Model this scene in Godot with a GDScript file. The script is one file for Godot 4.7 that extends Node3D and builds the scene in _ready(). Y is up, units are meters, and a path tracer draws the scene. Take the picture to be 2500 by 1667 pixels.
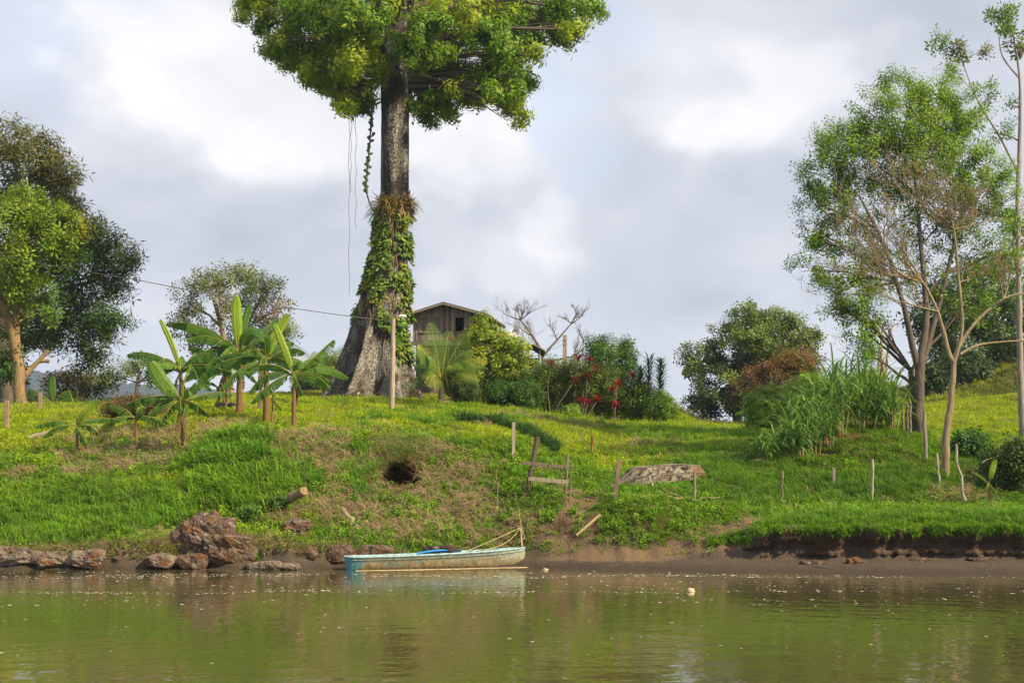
extends Node3D
# A river bank seen from a boat: big buttressed tree, banana plants, wooden house on the hill, a moored blue boat.
# Units are metres, y is up, the river surface is y = 0 and the boat with the camera floats at the origin.

const LENS := 3472.0
const EYE := Vector3(0, 2.45, 0)
const TILT := 0.11059
const TO_SUN := Vector3(0.69, 0.66, 0.40)

var rng := RandomNumberGenerator.new()
var n_low := FastNoiseLite.new()
var n_mid := FastNoiseLite.new()
var n_fine := FastNoiseLite.new()
var M := {}
var LEAF := {}
var used := {}


class Shape:
	# collects triangles for one mesh
	var v := PackedVector3Array()
	var n := PackedVector3Array()
	var c := PackedColorArray()
	var idx := PackedInt32Array()

	func vert(p: Vector3, nn: Vector3, col: Color) -> int:
		v.append(p)
		n.append(nn)
		c.append(col)
		return v.size() - 1

	func tri(a: Vector3, b: Vector3, d: Vector3, col: Color) -> void:
		var nn := (d - a).cross(b - a).normalized()
		var k := v.size()
		v.append(a); v.append(b); v.append(d)
		n.append(nn); n.append(nn); n.append(nn)
		c.append(col); c.append(col); c.append(col)
		idx.append(k); idx.append(k + 1); idx.append(k + 2)

	func quad(a: Vector3, b: Vector3, d: Vector3, e: Vector3, col: Color) -> void:
		tri(a, b, d, col)
		tri(a, d, e, col)

	func grid_faces(first: int, rows: int, cols: int, closed: bool, flip := false) -> void:
		var span := cols if closed else cols - 1
		for r in rows - 1:
			for k in span:
				var a := first + r * cols + k
				var b := first + r * cols + (k + 1) % cols
				if flip:
					idx.append(b); idx.append(a); idx.append(a + cols)
					idx.append(b); idx.append(a + cols); idx.append(b + cols)
					continue
				idx.append(a); idx.append(b); idx.append(a + cols)
				idx.append(b); idx.append(b + cols); idx.append(a + cols)

	func tube(pts: Array, radii: Array, sides: int, col: Color, rough := 0.0, caps := true) -> void:
		var first := v.size()
		var up := Vector3(0.31, 0.05, 0.95).normalized()
		var count := pts.size()
		for i in count:
			var t: Vector3 = ((pts[mini(i + 1, count - 1)] as Vector3) - (pts[maxi(i - 1, 0)] as Vector3)).normalized()
			if absf(t.dot(up)) > 0.97:
				up = Vector3(1, 0.1, 0).normalized()
			var s := t.cross(up).normalized()
			var u := s.cross(t).normalized()
			up = u
			for k in sides:
				var a := TAU * k / sides
				var o := s * cos(a) + u * sin(a)
				var rr: float = radii[i] * (1.0 + rough * sin(a * 3.0 + i * 1.7) + rough * 0.6 * sin(a * 5.0 - i * 2.9))
				vert((pts[i] as Vector3) + o * rr, o, col)
		grid_faces(first, count, sides, true)
		if caps:
			for e in 2:
				var i := 0 if e == 0 else count - 1
				var p: Vector3 = pts[i]
				var q: Vector3 = pts[1] if e == 0 else pts[count - 2]
				var nn := (p - q).normalized()
				var mid := vert(p, nn, col)
				var ring := v.size()
				for k in sides:
					vert(v[first + i * sides + k], nn, col)
				for k in sides:
					idx.append(mid); idx.append(ring + (k + (1 if e == 0 else 0)) % sides); idx.append(ring + (k + (0 if e == 0 else 1)) % sides)

	func box(at: Vector3, size: Vector3, basis := Basis(), col := Color.WHITE) -> void:
		# chamfered box
		var h := size * 0.5
		var ch := minf(0.012, minf(h.x, minf(h.y, h.z)) * 0.35)
		for axis in 3:
			for sgn in [-1.0, 1.0]:
				var a := Vector3.ZERO
				a[axis] = sgn
				var b1 := Vector3.ZERO
				b1[(axis + 1) % 3] = 1.0
				var b2 := Vector3.ZERO
				b2[(axis + 2) % 3] = 1.0
				var o := a * h[axis]
				var e1: Vector3 = b1 * (h[(axis + 1) % 3] - ch)
				var e2: Vector3 = b2 * (h[(axis + 2) % 3] - ch)
				var q := [o - e1 - e2, o + e1 - e2, o + e1 + e2, o - e1 + e2]
				var w := []
				for p in q:
					w.append(at + basis * (p as Vector3))
				quad(w[0], w[3], w[2], w[1], col) if sgn > 0 else quad(w[0], w[1], w[2], w[3], col)
				# chamfer strips toward the next axis
				for s2 in [-1.0, 1.0]:
					var c0: Vector3 = o + b1 * s2 * (h[(axis + 1) % 3] - ch)
					var c1: Vector3 = a * (h[axis] - ch) + b1 * s2 * h[(axis + 1) % 3]
					quad(at + basis * (c0 - e2), at + basis * (c0 + e2), at + basis * (c1 + e2), at + basis * (c1 - e2), col)

	func made() -> ArrayMesh:
		var arr := []
		arr.resize(Mesh.ARRAY_MAX)
		arr[Mesh.ARRAY_VERTEX] = v
		arr[Mesh.ARRAY_NORMAL] = n
		arr[Mesh.ARRAY_COLOR] = c
		arr[Mesh.ARRAY_INDEX] = idx
		var m := ArrayMesh.new()
		m.add_surface_from_arrays(Mesh.PRIMITIVE_TRIANGLES, arr)
		return m


# ---------------------------------------------------------------- measuring and naming

func at_view(px: float, py: float, d: float) -> Vector3:
	# the point d metres out on the river side whose sight line was measured as (px, py) on the 2500 px survey picture
	var x := (px - 1250.0) / LENS
	var y := (833.5 - py) / LENS
	var yy := y * cos(TILT) + sin(TILT)
	var zz := y * sin(TILT) - cos(TILT)
	var s := d / -zz
	return EYE + Vector3(x * s, yy * s, -d)


func on_ground(px: float, d: float) -> Vector3:
	var p := at_view(px, 1000.0, d)
	for k in 2:
		var h := ground(p.x, d)
		var depth := d * cos(TILT) + (h - EYE.y) * sin(TILT)
		p = Vector3((px - 1250.0) / LENS * depth, h, -d)
	p.y = ground(p.x, d)
	return p


func numbered(called: String) -> String:
	if not used.has(called):
		used[called] = 0
		return called
	used[called] += 1
	return "%s_%03d" % [called, used[called]]


func tag(o: Node, label: String, category: String, group := "") -> Node:
	o.set_meta("label", label)
	o.set_meta("category", category)
	if group != "":
		o.set_meta("group", group)
	return o


func thing(called: String, label: String, category: String, at := Vector3.ZERO, group := "") -> Node3D:
	var o := Node3D.new()
	o.name = numbered(called)
	add_child(o)
	o.position = at
	tag(o, label, category, group)
	return o


func part(called: String, mesh: Mesh, mat: Material, parent: Node, at := Transform3D()) -> MeshInstance3D:
	var o := MeshInstance3D.new()
	o.name = called if parent != self else numbered(called)
	o.mesh = mesh
	o.material_override = mat
	o.transform = at
	parent.add_child(o, true)
	return o


func scatter(called: String, mesh: Mesh, mat: Material, parent: Node, where: Array, tints: Array) -> MultiMeshInstance3D:
	var mm := MultiMesh.new()
	mm.transform_format = MultiMesh.TRANSFORM_3D
	mm.use_colors = true
	mm.mesh = mesh
	mm.instance_count = where.size()
	for i in where.size():
		mm.set_instance_transform(i, where[i])
		mm.set_instance_color(i, tints[i])
	var o := MultiMeshInstance3D.new()
	o.name = called if parent != self else numbered(called)
	o.multimesh = mm
	o.material_override = mat
	o.set_meta("kind", "stuff")
	parent.add_child(o, true)
	return o


func structure(o: Node) -> Node:
	o.set_meta("kind", "structure")
	return o


func rr(a: float, b: float) -> float:
	return rng.randf_range(a, b)


func rvec() -> Vector3:
	var z := rng.randf_range(-1, 1)
	var a := rng.randf_range(0, TAU)
	var r := sqrt(1.0 - z * z)
	return Vector3(r * cos(a), z, r * sin(a))


func jig(c: Color, amount: float) -> Color:
	var k := 1.0 + rr(-amount, amount)
	return Color(c.r * k * (1.0 + rr(-amount, amount) * 0.5), c.g * k, c.b * k * (1.0 + rr(-amount, amount) * 0.5))


func aim(y_axis: Vector3, roll: float, s: float, at: Vector3) -> Transform3D:
	var y := y_axis.normalized()
	var ref := Vector3(0, 0, 1) if absf(y.z) < 0.9 else Vector3(1, 0, 0)
	var x := y.cross(ref).normalized()
	var z := x.cross(y)
	var b := Basis(x, y, z) * Basis(Vector3.UP, roll)
	return Transform3D(b.scaled(Vector3.ONE * s), at)


func bez(a: Vector3, b: Vector3, c: Vector3, t: float) -> Vector3:
	return a * (1 - t) * (1 - t) + b * 2.0 * t * (1 - t) + c * t * t


# ---------------------------------------------------------------- materials

func noise_tex(freq: float, octaves: int, dark: float, light: float, stretch := 1.0, seed_ := 1, size := 512, kind := FastNoiseLite.TYPE_SIMPLEX_SMOOTH) -> ImageTexture:
	# grey grain between the tones dark and light; stretch > 1 draws it out along v
	var f := FastNoiseLite.new()
	f.seed = seed_
	f.noise_type = kind
	f.frequency = freq
	f.fractal_octaves = octaves
	f.fractal_gain = 0.6
	var im := f.get_seamless_image(size, int(size / stretch), false, false, 0.15, true)
	if stretch != 1.0:
		im.resize(size, size, Image.INTERPOLATE_CUBIC)
	im.convert(Image.FORMAT_L8)
	var data := im.get_data()
	var out := PackedByteArray()
	out.resize(data.size())
	var table := PackedByteArray()
	table.resize(256)
	for i in 256:
		table[i] = int(clampf(lerpf(dark, light, i / 255.0), 0.0, 1.0) * 255.0)
	for i in data.size():
		out[i] = table[data[i]]
	return ImageTexture.create_from_image(Image.create_from_data(size, size, false, Image.FORMAT_L8, out))


func lin(r: float, g: float, b: float) -> Color:
	return Color(r, g, b).linear_to_srgb()


func plain(col: Color, rough: float, spec := 0.4) -> StandardMaterial3D:
	var m := StandardMaterial3D.new()
	m.albedo_color = col
	m.roughness = rough
	m.metallic_specular = spec
	m.vertex_color_use_as_albedo = true
	m.cull_mode = BaseMaterial3D.CULL_DISABLED
	return m


func grained(col: Color, rough: float, tex: Texture2D, scale: Vector3, bump: Texture2D = null, relief := 0.0, world := false) -> StandardMaterial3D:
	var m := plain(col, rough, 0.35)
	m.albedo_texture = tex
	m.uv1_triplanar = true
	m.uv1_world_triplanar = world
	m.uv1_scale = scale
	if bump:
		m.heightmap_enabled = true
		m.heightmap_texture = bump
		m.heightmap_scale = relief
	return m


func leafy(glow: float, rough := 0.5, spec := 0.4) -> StandardMaterial3D:
	# leaves let part of the light through
	var m := plain(Color.WHITE, rough, spec)
	m.backlight_enabled = true
	m.backlight = lin(glow, glow, glow * 0.55)
	return m


func make_materials() -> void:
	var grain := noise_tex(0.03, 5, 0.45, 1.0, 1.0, 11)
	var speck := noise_tex(0.09, 4, 0.15, 1.1, 1.0, 12)
	var streak := noise_tex(0.05, 4, 0.5, 1.2, 8.0, 13)
	var cells := noise_tex(0.035, 3, 0.1, 1.0, 1.0, 14, 512, FastNoiseLite.TYPE_CELLULAR)
	M.ground = grained(Color.WHITE, 0.95, speck, Vector3.ONE * 0.5, grain, 6.0, true)
	M.ground.metallic_specular = 0.2
	M.ground.detail_enabled = false
	M.mud = grained(Color.WHITE, 0.45, grain, Vector3.ONE * 0.35, speck, 1.5, true)
	M.rock = grained(Color.WHITE, 0.85, speck, Vector3.ONE * 0.6, cells, 7.0, true)
	M.bark = grained(Color.WHITE, 0.95, streak, Vector3(1.1, 0.35, 1.1), streak, 3.0)
	M.old_bark = grained(Color.WHITE, 0.95, speck, Vector3(0.17, 0.10, 0.17), speck, 10.0)
	M.wood = grained(Color.WHITE, 0.9, streak, Vector3(1.6, 0.25, 1.6), streak, 0.6)
	M.worn = grained(Color.WHITE, 0.85, speck, Vector3.ONE * 0.8, grain, 1.0)
	M.paint = grained(Color.WHITE, 0.5, noise_tex(0.02, 5, 0.55, 1.05, 2.0, 21), Vector3(0.5, 0.9, 0.5))
	M.metal = plain(Color.WHITE, 0.45, 0.5)
	M.metal.metallic = 0.6
	M.plastic = plain(Color.WHITE, 0.4, 0.5)
	M.leaf = leafy(0.8)
	M.leaf_dull = leafy(0.6, 0.6, 0.35)
	M.broad = leafy(0.85, 0.55, 0.4)
	M.broad.albedo_texture = noise_tex(0.02, 3, 0.8, 1.05, 1.0, 31, 256)
	M.broad.uv1_triplanar = true
	M.broad.uv1_scale = Vector3.ONE * 1.5
	M.broad_tint = leafy(0.5, 0.45, 0.45)
	M.leaf_tint = leafy(0.6, 0.5, 0.4)
	M.leaf_tint_dark = leafy(0.5)
	M.leaf_tint_dark.albedo_color = lin(0.07, 0.11, 0.03)
	M.grass = leafy(0.8, 0.6, 0.3)
	M.dry = leafy(0.35, 0.85, 0.2)
	M.stem = plain(Color.WHITE, 0.6, 0.35)
	M.foam = plain(Color.WHITE, 0.8, 0.3)
	M.hill = grained(Color.WHITE, 0.95, speck, Vector3.ONE * 0.02, null, 0.0, true)
	# water: muddy, smooth, with low ripples drawn out across the view of the river's flow
	var f := FastNoiseLite.new()
	f.seed = 5
	f.frequency = 0.012
	f.fractal_octaves = 5
	f.fractal_gain = 0.58
	var im := f.get_seamless_image(1024, 512, false, false, 0.12, true)
	im.resize(1024, 1024, Image.INTERPOLATE_CUBIC)
	im.convert(Image.FORMAT_RF)
	im.resize(512, 1024, Image.INTERPOLATE_CUBIC)
	im.resize(1024, 1024, Image.INTERPOLATE_CUBIC)
	im.bump_map_to_normal_map(18.0)
	var w := StandardMaterial3D.new()
	w.albedo_color = lin(0.072, 0.066, 0.024)
	w.roughness = 0.025
	w.metallic_specular = 0.5
	w.normal_enabled = true
	w.normal_texture = ImageTexture.create_from_image(im)
	w.normal_scale = 0.05
	w.uv1_triplanar = true
	w.uv1_world_triplanar = true
	w.uv1_scale = Vector3(0.045, 0.045, 0.12)
	M.water = w


# ---------------------------------------------------------------- camera, sky, sun

func make_camera() -> void:
	var cam := Camera3D.new()
	cam.name = "camera"
	cam.position = EYE
	cam.rotation.x = TILT
	cam.fov = rad_to_deg(2.0 * atan(833.5 / LENS))
	cam.near = 0.2
	cam.far = 9000.0
	add_child(cam)
	cam.current = true


func make_sky() -> void:
	var env := Environment.new()
	env.background_mode = Environment.BG_SKY
	env.tonemap_mode = Environment.TONE_MAPPER_LINEAR
	env.tonemap_exposure = 2.0
	env.sdfgi_enabled = true
	env.ssao_enabled = true
	env.ssil_enabled = true
	env.fog_enabled = true
	env.fog_density = 0.00016
	env.fog_light_color = Color(0.72, 0.80, 0.92)
	var sky := Sky.new()
	var pano := PanoramaSkyMaterial.new()
	pano.panorama = ImageTexture.create_from_image(cloud_picture())
	pano.energy_multiplier = 1.0
	sky.sky_material = pano
	env.sky = sky
	var we := WorldEnvironment.new()
	we.name = "world_environment"
	we.environment = env
	add_child(we)
	var sun := DirectionalLight3D.new()
	sun.name = "sun"
	sun.light_color = Color(1.0, 0.92, 0.76)
	sun.light_energy = 1.4
	sun.light_angular_distance = 0.6
	sun.shadow_enabled = true
	sun.sky_mode = DirectionalLight3D.SKY_MODE_LIGHT_ONLY
	add_child(sun)
	sun.look_at_from_position(TO_SUN.normalized() * 50.0, Vector3.ZERO)


func cloud_picture() -> Image:
	# broken cloud: white heaps, grey undersides and pale blue gaps, computed for every direction
	var w := 3072
	var h := 1536
	var big := FastNoiseLite.new()
	big.seed = 42
	big.frequency = 2.2
	big.fractal_octaves = 3
	var det := FastNoiseLite.new()
	det.seed = 77
	det.frequency = 10.0
	det.fractal_octaves = 6
	det.fractal_gain = 0.5
	# heaps (white), undersides (grey) and gaps (blue): [degrees to the side, degrees up, half width, half height, how much]
	var heaps := [[-14.5, 18.4, 4.2, 2.2, 0.62], [-12.6, 16.2, 4.6, 2.4, 0.5], [-9.0, 14.0, 3.6, 1.7, 0.55], [-2.2, 14.0, 4.2, 2.0, 0.6], [0.2, 15.6, 3.0, 1.8, 0.42], [2.2, 10.8, 1.5, 2.1, 0.5], [0.3, 9.4, 2.9, 1.4, 0.36], [9.0, 14.8, 3.0, 1.2, 0.6], [11.6, 16.6, 3.4, 2.0, 0.55], [7.2, 18.0, 4.4, 1.4, 0.25], [-3.4, 8.5, 1.1, 0.8, 0.3], [-16.0, 8.0, 5.0, 1.2, 0.18], [10.0, 6.0, 5.0, 1.0, 0.15], [6.0, 16.2, 2.4, 1.6, 0.25]]
	var greys := [[-15.0, 10.2, 4.8, 2.2, 0.22], [-9.5, 9.6, 5.2, 2.2, 0.22], [6.8, 10.2, 4.6, 2.6, 0.26], [16.5, 18.4, 5.0, 1.9, 0.36], [4.6, 13.6, 2.2, 1.8, 0.12], [7.6, 7.9, 4.6, 1.1, 0.22], [14.0, 12.4, 3.0, 1.6, 0.16], [-19.0, 13.0, 3.0, 2.4, 0.1], [-5.0, 11.2, 3.2, 1.3, 0.2]]
	var gaps := [[-19.2, 17.6, 2.2, 3.6, 0.55], [2.2, 16.2, 1.1, 2.6, 0.75], [2.9, 13.6, 1.1, 1.5, 0.6], [4.4, 18.6, 1.9, 1.6, 0.6], [-16.5, 19.6, 3.0, 0.9, 0.4], [0.6, 19.0, 2.0, 1.2, 0.3]]
	var data := PackedByteArray()
	data.resize(w * h * 3)
	var grey := Color(0.545, 0.568, 0.612)
	var white := Color(0.765, 0.757, 0.765)
	var blue := Color(0.60, 0.66, 0.755)
	var k := 0
	for j in h:
		var el := PI * (0.5 - (j + 0.5) / h)
		if el < -0.02:
			for i in w * 3:
				data[k] = 168
				k += 1
			continue
		var ce := cos(el)
		var se := sin(el)
		var eld := rad_to_deg(el)
		for i in w:
			var az := wrapf(TAU * (i + 0.5) / w, -PI, PI)
			var dir := Vector3(sin(az) * ce, se * 1.6, -cos(az) * ce)
			var d1 := det.get_noise_3dv(dir)
			var b1 := big.get_noise_3dv(dir)
			var azd := rad_to_deg(az)
			var t := 0.40
			var gap := 0.0
			var inside := clampf((30.0 - absf(azd)) / 8.0, 0.0, 1.0) * clampf((27.0 - eld) / 6.0, 0.0, 1.0)
			if inside > 0.0:
				var qx := azd + 1.2 * b1 + 2.3 * d1
				var qy := eld + 0.9 * det.get_noise_3dv(dir * 1.3 + Vector3(5, 5, 5)) + 1.1 * d1
				var sum := 0.0
				for p in heaps:
					var a: float = (qx - p[0]) / p[2]
					var b: float = (qy - p[1]) / p[3]
					var r := a * a + b * b
					if r < 4.0:
						sum += p[4] * 0.78 * lerpf(exp(-r), smoothstep(0.2, 0.75, exp(-r)), 0.5)
				for p in greys:
					var a: float = (qx - p[0]) / p[2]
					var b: float = (qy - p[1]) / p[3]
					var r := a * a + b * b
					if r < 4.0:
						sum -= p[4] * 0.8 * exp(-r)
				for p in gaps:
					var a: float = (qx - p[0]) / p[2]
					var b: float = (qy - p[1]) / p[3]
					var r := a * a + b * b
					if r < 4.0:
						gap = maxf(gap, p[4] * 0.62 * smoothstep(0.05, 0.85, exp(-r)))
				t += (sum if sum < 0.45 else 0.45 + (sum - 0.45) * 0.4) * inside
				gap *= inside
			t += (1.0 - inside) * 0.55 * b1 + 0.22 * d1
			t = 0.42 + (t - 0.42) * 0.95
			gap = maxf(gap, (1.0 - inside) * clampf(b1 * -1.6 - 0.2, 0.0, 0.8))
			var c := grey.lerp(white, clampf(t, 0.0, 1.0)).lerp(blue, clampf(gap, 0.0, 1.0))
			data[k] = int(clampf(c.r, 0, 1) * 255.0)
			data[k + 1] = int(clampf(c.g, 0, 1) * 255.0)
			data[k + 2] = int(clampf(c.b, 0, 1) * 255.0)
			k += 3
	return Image.create_from_data(w, h, false, Image.FORMAT_RGB8, data)


# ---------------------------------------------------------------- lie of the land

# sight lines from the river: for each bearing (survey column) the distance out and the height read off there
var survey := [
	[-500, [52, 1325], [56, 1230], [60, 1140], [66, 1070], [75, 1020], [90, 990], [110, 1010]],
	[0, [51.5, 1335], [54, 1262], [57, 1180], [60, 1115], [64, 1068], [72, 1022], [82, 992], [90, 1000], [110, 1020]],
	[200, [51.5, 1330], [54, 1255], [57, 1165], [60, 1112], [62, 1080], [66, 1042], [72, 1012], [82, 992], [90, 1000], [110, 1020]],
	[400, [52, 1310], [54.5, 1232], [57, 1150], [59, 1107], [61, 1078], [64, 1040], [68, 1012], [75, 992], [85, 982], [92, 985], [110, 1000]],
	[600, [52, 1302], [54.5, 1215], [56.5, 1130], [58.5, 1070], [60.5, 1046], [65, 1028], [68, 1008], [72, 992], [80, 980], [92, 970], [115, 975]],
	[800, [52, 1325], [54.5, 1232], [57, 1135], [59, 1068], [61, 1048], [65, 1032], [72, 1008], [80, 986], [90, 970], [115, 965]],
	[1000, [52.5, 1330], [55, 1245], [57.5, 1140], [59.5, 1072], [61.5, 1050], [67, 1030], [76, 1006], [84, 988], [92, 974], [115, 960]],
	[1200, [53, 1325], [55, 1258], [57, 1180], [59, 1110], [61, 1066], [63, 1050], [70, 1030], [78, 1012], [86, 1000], [95, 980], [115, 965]],
	[1300, [52.5, 1325], [54, 1262], [55.5, 1200], [57.5, 1150], [60, 1105], [63, 1075], [70, 1042], [78, 1022], [86, 1008], [95, 980], [115, 960]],
	[1390, [52.5, 1320], [54, 1240], [55, 1204], [58, 1165], [62, 1118], [66, 1082], [74, 1044], [80, 1028], [88, 1014], [97, 978], [115, 955]],
	[1500, [52, 1318], [53, 1258], [54, 1222], [57, 1183], [60, 1152], [66, 1100], [74, 1056], [80, 1038], [88, 1024], [98, 968], [110, 960]],
	[1600, [52, 1312], [53, 1260], [54, 1226], [57, 1184], [60, 1148], [66, 1090], [74, 1058], [82, 1042], [90, 1034], [99, 982], [112, 990]],
	[1720, [52, 1300], [54, 1234], [57, 1188], [60, 1152], [66, 1092], [74, 1066], [82, 1052], [92, 1046], [100, 1036], [115, 1038]],
	[1850, [51, 1285], [53, 1255], [55.5, 1236], [58, 1190], [61, 1138], [65, 1092], [74, 1056], [85, 1046], [100, 1045], [115, 1045]],
	[2000, [50.5, 1284], [53, 1250], [55.5, 1236], [58, 1190], [60.5, 1145], [63, 1098], [66, 1062], [72, 1046], [85, 1042], [110, 1042]],
	[2200, [50.5, 1282], [53, 1248], [55.8, 1236], [58, 1192], [61, 1132], [64, 1086], [66, 1060], [70, 1045], [78, 1040], [95, 1005], [115, 985], [130, 955]],
	[2350, [50, 1284], [53, 1248], [55.8, 1236], [58, 1204], [61, 1160], [66, 1108], [74, 1062], [84, 1028], [96, 985], [115, 950], [130, 912]],
	[2500, [50, 1288], [53, 1248], [56, 1236], [58, 1210], [62, 1165], [70, 1095], [80, 1040], [92, 990], [104, 945], [118, 895], [130, 868]],
	[3000, [50, 1290], [53, 1245], [56, 1230], [62, 1150], [72, 1060], [84, 990], [100, 900], [120, 820], [135, 790]]]
var bearing := PackedFloat64Array()
var lines := []
var hollow := Vector3.ZERO


func prepare_land() -> void:
	n_low.seed = 3
	n_low.frequency = 0.16
	n_low.fractal_octaves = 3
	n_mid.seed = 4
	n_mid.frequency = 0.55
	n_mid.fractal_octaves = 3
	n_fine.seed = 6
	n_fine.frequency = 1.9
	n_fine.fractal_octaves = 2
	for line in survey:
		bearing.append((line[0] - 1250.0) / LENS)
		var ds := PackedFloat64Array()
		var hs := PackedFloat64Array()
		for k in range(1, line.size()):
			ds.append(line[k][0])
			hs.append(at_view(line[0], line[k][1], line[k][0]).y)
		var ms := PackedFloat64Array()
		for k in ds.size():
			if k == 0 or k == ds.size() - 1:
				ms.append(0.0 if k else (hs[1] - hs[0]) / (ds[1] - ds[0]))
				continue
			var a := (hs[k] - hs[k - 1]) / (ds[k] - ds[k - 1])
			var b := (hs[k + 1] - hs[k]) / (ds[k + 1] - ds[k])
			ms.append(0.0 if a * b <= 0.0 else 2.0 * a * b / (a + b))
		lines.append([ds, hs, ms])


func line_height(line: Array, d: float) -> float:
	var ds: PackedFloat64Array = line[0]
	var hs: PackedFloat64Array = line[1]
	var ms: PackedFloat64Array = line[2]
	var last := ds.size() - 1
	if d <= ds[0]:
		return hs[0]
	if d >= ds[last]:
		return hs[last]
	var k := 0
	while ds[k + 1] < d:
		k += 1
	var s := ds[k + 1] - ds[k]
	var t := (d - ds[k]) / s
	var t2 := t * t
	var t3 := t2 * t
	return hs[k] * (2 * t3 - 3 * t2 + 1) + ms[k] * s * (t3 - 2 * t2 + t) + hs[k + 1] * (3 * t2 - 2 * t3) + ms[k + 1] * s * (t3 - t2)


func ramp(x: float, table: Array) -> float:
	if x <= table[0][0]:
		return table[0][1]
	for k in range(1, table.size()):
		if x <= table[k][0]:
			var t: float = (x - table[k - 1][0]) / (table[k][0] - table[k - 1][0])
			return lerpf(table[k - 1][1], table[k][1], t * t * (3 - 2 * t))
	return table[-1][1]


const WATERLINE := [[-14, 50.6], [-6, 50.6], [-3.5, 50.8], [0.5, 52.3], [3.6, 49.6], [8, 47.6], [14, 46.4], [22, 46.0]]
const BANK := [[-14, 51.0], [-8, 51.1], [-5, 52.0], [1, 53.0], [4.5, 52.1], [7.5, 51.1], [9, 50.4], [13, 50.0], [18, 49.6], [24, 49.4]]
const SOFT := [[-14, 0.5], [-8, 0.6], [-4, 0.8], [1, 1.1], [5, 1.2], [7.5, 0.9], [9, 0.3], [11, 0.2], [24, 0.2]]


func ground(x: float, d: float) -> float:
	var b := x / maxf(d, 45.0)
	var count := bearing.size()
	b = clampf(b, bearing[0], bearing[count - 1] - 0.0001)
	var k := 0
	while bearing[k + 1] < b:
		k += 1
	var t := (b - bearing[k]) / (bearing[k + 1] - bearing[k])
	var h1 := line_height(lines[k], d)
	var h2 := line_height(lines[k + 1], d)
	var h0 := line_height(lines[maxi(k - 1, 0)], d)
	var h3 := line_height(lines[mini(k + 2, count - 1)], d)
	var e := t * t * (3 - 2 * t)
	var cr := 0.5 * (2.0 * h1 + (h2 - h0) * t + (2.0 * h0 - 5.0 * h1 + 4.0 * h2 - h3) * t * t + (3.0 * (h1 - h2) + h3 - h0) * t * t * t)
	var upper := lerpf(lerpf(h1, h2, e), cr, 0.55)
	var lowland := n_low.get_noise_2d(x, d)
	var middle := n_mid.get_noise_2d(x, d)
	upper += 0.22 * lowland * clampf((d - 51.0) / 6.0, 0.3, 1.0) + 0.10 * middle
	if d < 62.0:
		var rough := clampf((62.0 - d) / 4.0, 0.0, 1.0)
		upper += 0.06 * rough * n_fine.get_noise_2d(x, d)
	if d > 130.0:
		upper = lerpf(upper, 9.0, clampf((d - 130.0) / 90.0, 0.0, 1.0))
	var edge := ramp(x, WATERLINE)
	var bank := ramp(x, BANK) + 0.35 * n_mid.get_noise_2d(x * 1.3, 7.0) + 0.15 * n_fine.get_noise_2d(x, 3.0)
	var soft := ramp(x, SOFT)
	var beach := minf((d - edge) * 0.13, 0.8) + 0.03 * middle + 0.02 * n_fine.get_noise_2d(x, d)
	if d < edge:
		beach = maxf((d - edge) * 0.3, -2.5)
	var s := smoothstep(bank - soft, bank + soft, d)
	var h := lerpf(beach, maxf(upper, beach), s)
	# the washed-out hollow in the face of the nose
	if hollow != Vector3.ZERO:
		var ox := (x - hollow.x) / 0.75
		var oz := (d + hollow.z)
		if absf(ox) < 1.3 and oz > -0.6 and oz < 2.8:
			var floor_h := hollow.y + 0.06 * maxf(oz, 0.0) + 0.12 * n_fine.get_noise_2d(x * 2.0, d * 2.0)
			var wgt := smoothstep(1.25, 0.85, absf(ox)) * smoothstep(-0.5, 0.0, oz) * smoothstep(2.6, 2.35, oz + 0.5 * ox * ox)
			h = lerpf(h, minf(h, floor_h), wgt)
	return h


# what grows where: [survey column, distance, half width, half depth in metres]
const BARE := [[1400, 52.0, 1.5, 0.5], [1350, 51.9, 1.2, 0.5], [1385, 53.3, 0.9, 0.7], [1425, 54.4, 0.9, 0.55], [1395, 55.6, 0.8, 0.5], [1480, 55.2, 0.7, 0.35], [1560, 51.5, 2.2, 0.5], [1830, 52.0, 1.2, 0.6], [1780, 51.4, 1.5, 0.6], [2030, 55.4, 1.1, 0.22], [2160, 55.6, 1.0, 0.2], [2300, 55.6, 0.9, 0.2], [1100, 51.6, 2.2, 0.5], [1200, 84.5, 4.0, 0.8], [1330, 84.0, 3.0, 0.6], [1120, 86.0, 2.4, 0.8], [1610, 63.5, 1.3, 0.8], [1690, 67.5, 1.2, 0.6], [1445, 64.0, 0.7, 0.5], [1250, 71.5, 1.2, 0.4], [640, 76.0, 2.4, 0.6], [830, 88.5, 1.4, 0.4], [1960, 62.4, 1.6, 0.5], [2050, 65.0, 1.4, 0.5]]
const DRY := [[430, 61.5, 3.4, 2.0], [300, 62.5, 3.2, 1.2], [250, 59.8, 2.4, 1.1], [330, 58.2, 2.6, 0.9], [540, 62.5, 2.2, 1.2], [700, 59.0, 2.6, 0.9], [780, 57.2, 2.6, 1.2], [880, 54.6, 2.4, 1.3], [1060, 58.6, 1.6, 0.9], [1120, 57.3, 1.4, 1.4], [1150, 55.2, 1.6, 1.4], [1010, 56.4, 1.6, 1.2], [690, 54.0, 1.3, 1.0], [960, 53.6, 2.2, 0.8], [1230, 53.6, 1.4, 0.9], [200, 57.3, 1.3, 0.5], [60, 58.0, 1.0, 0.5], [1350, 76.0, 3.0, 1.4], [1580, 66.5, 2.0, 1.0], [2330, 57.5, 1.6, 0.9], [2450, 60.0, 1.6, 1.6], [400, 52.2, 1.0, 0.6], [840, 60.5, 2.2, 0.5], [1400, 51.5, 3.0, 0.8], [1650, 51.6, 3.0, 0.6]]
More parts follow.
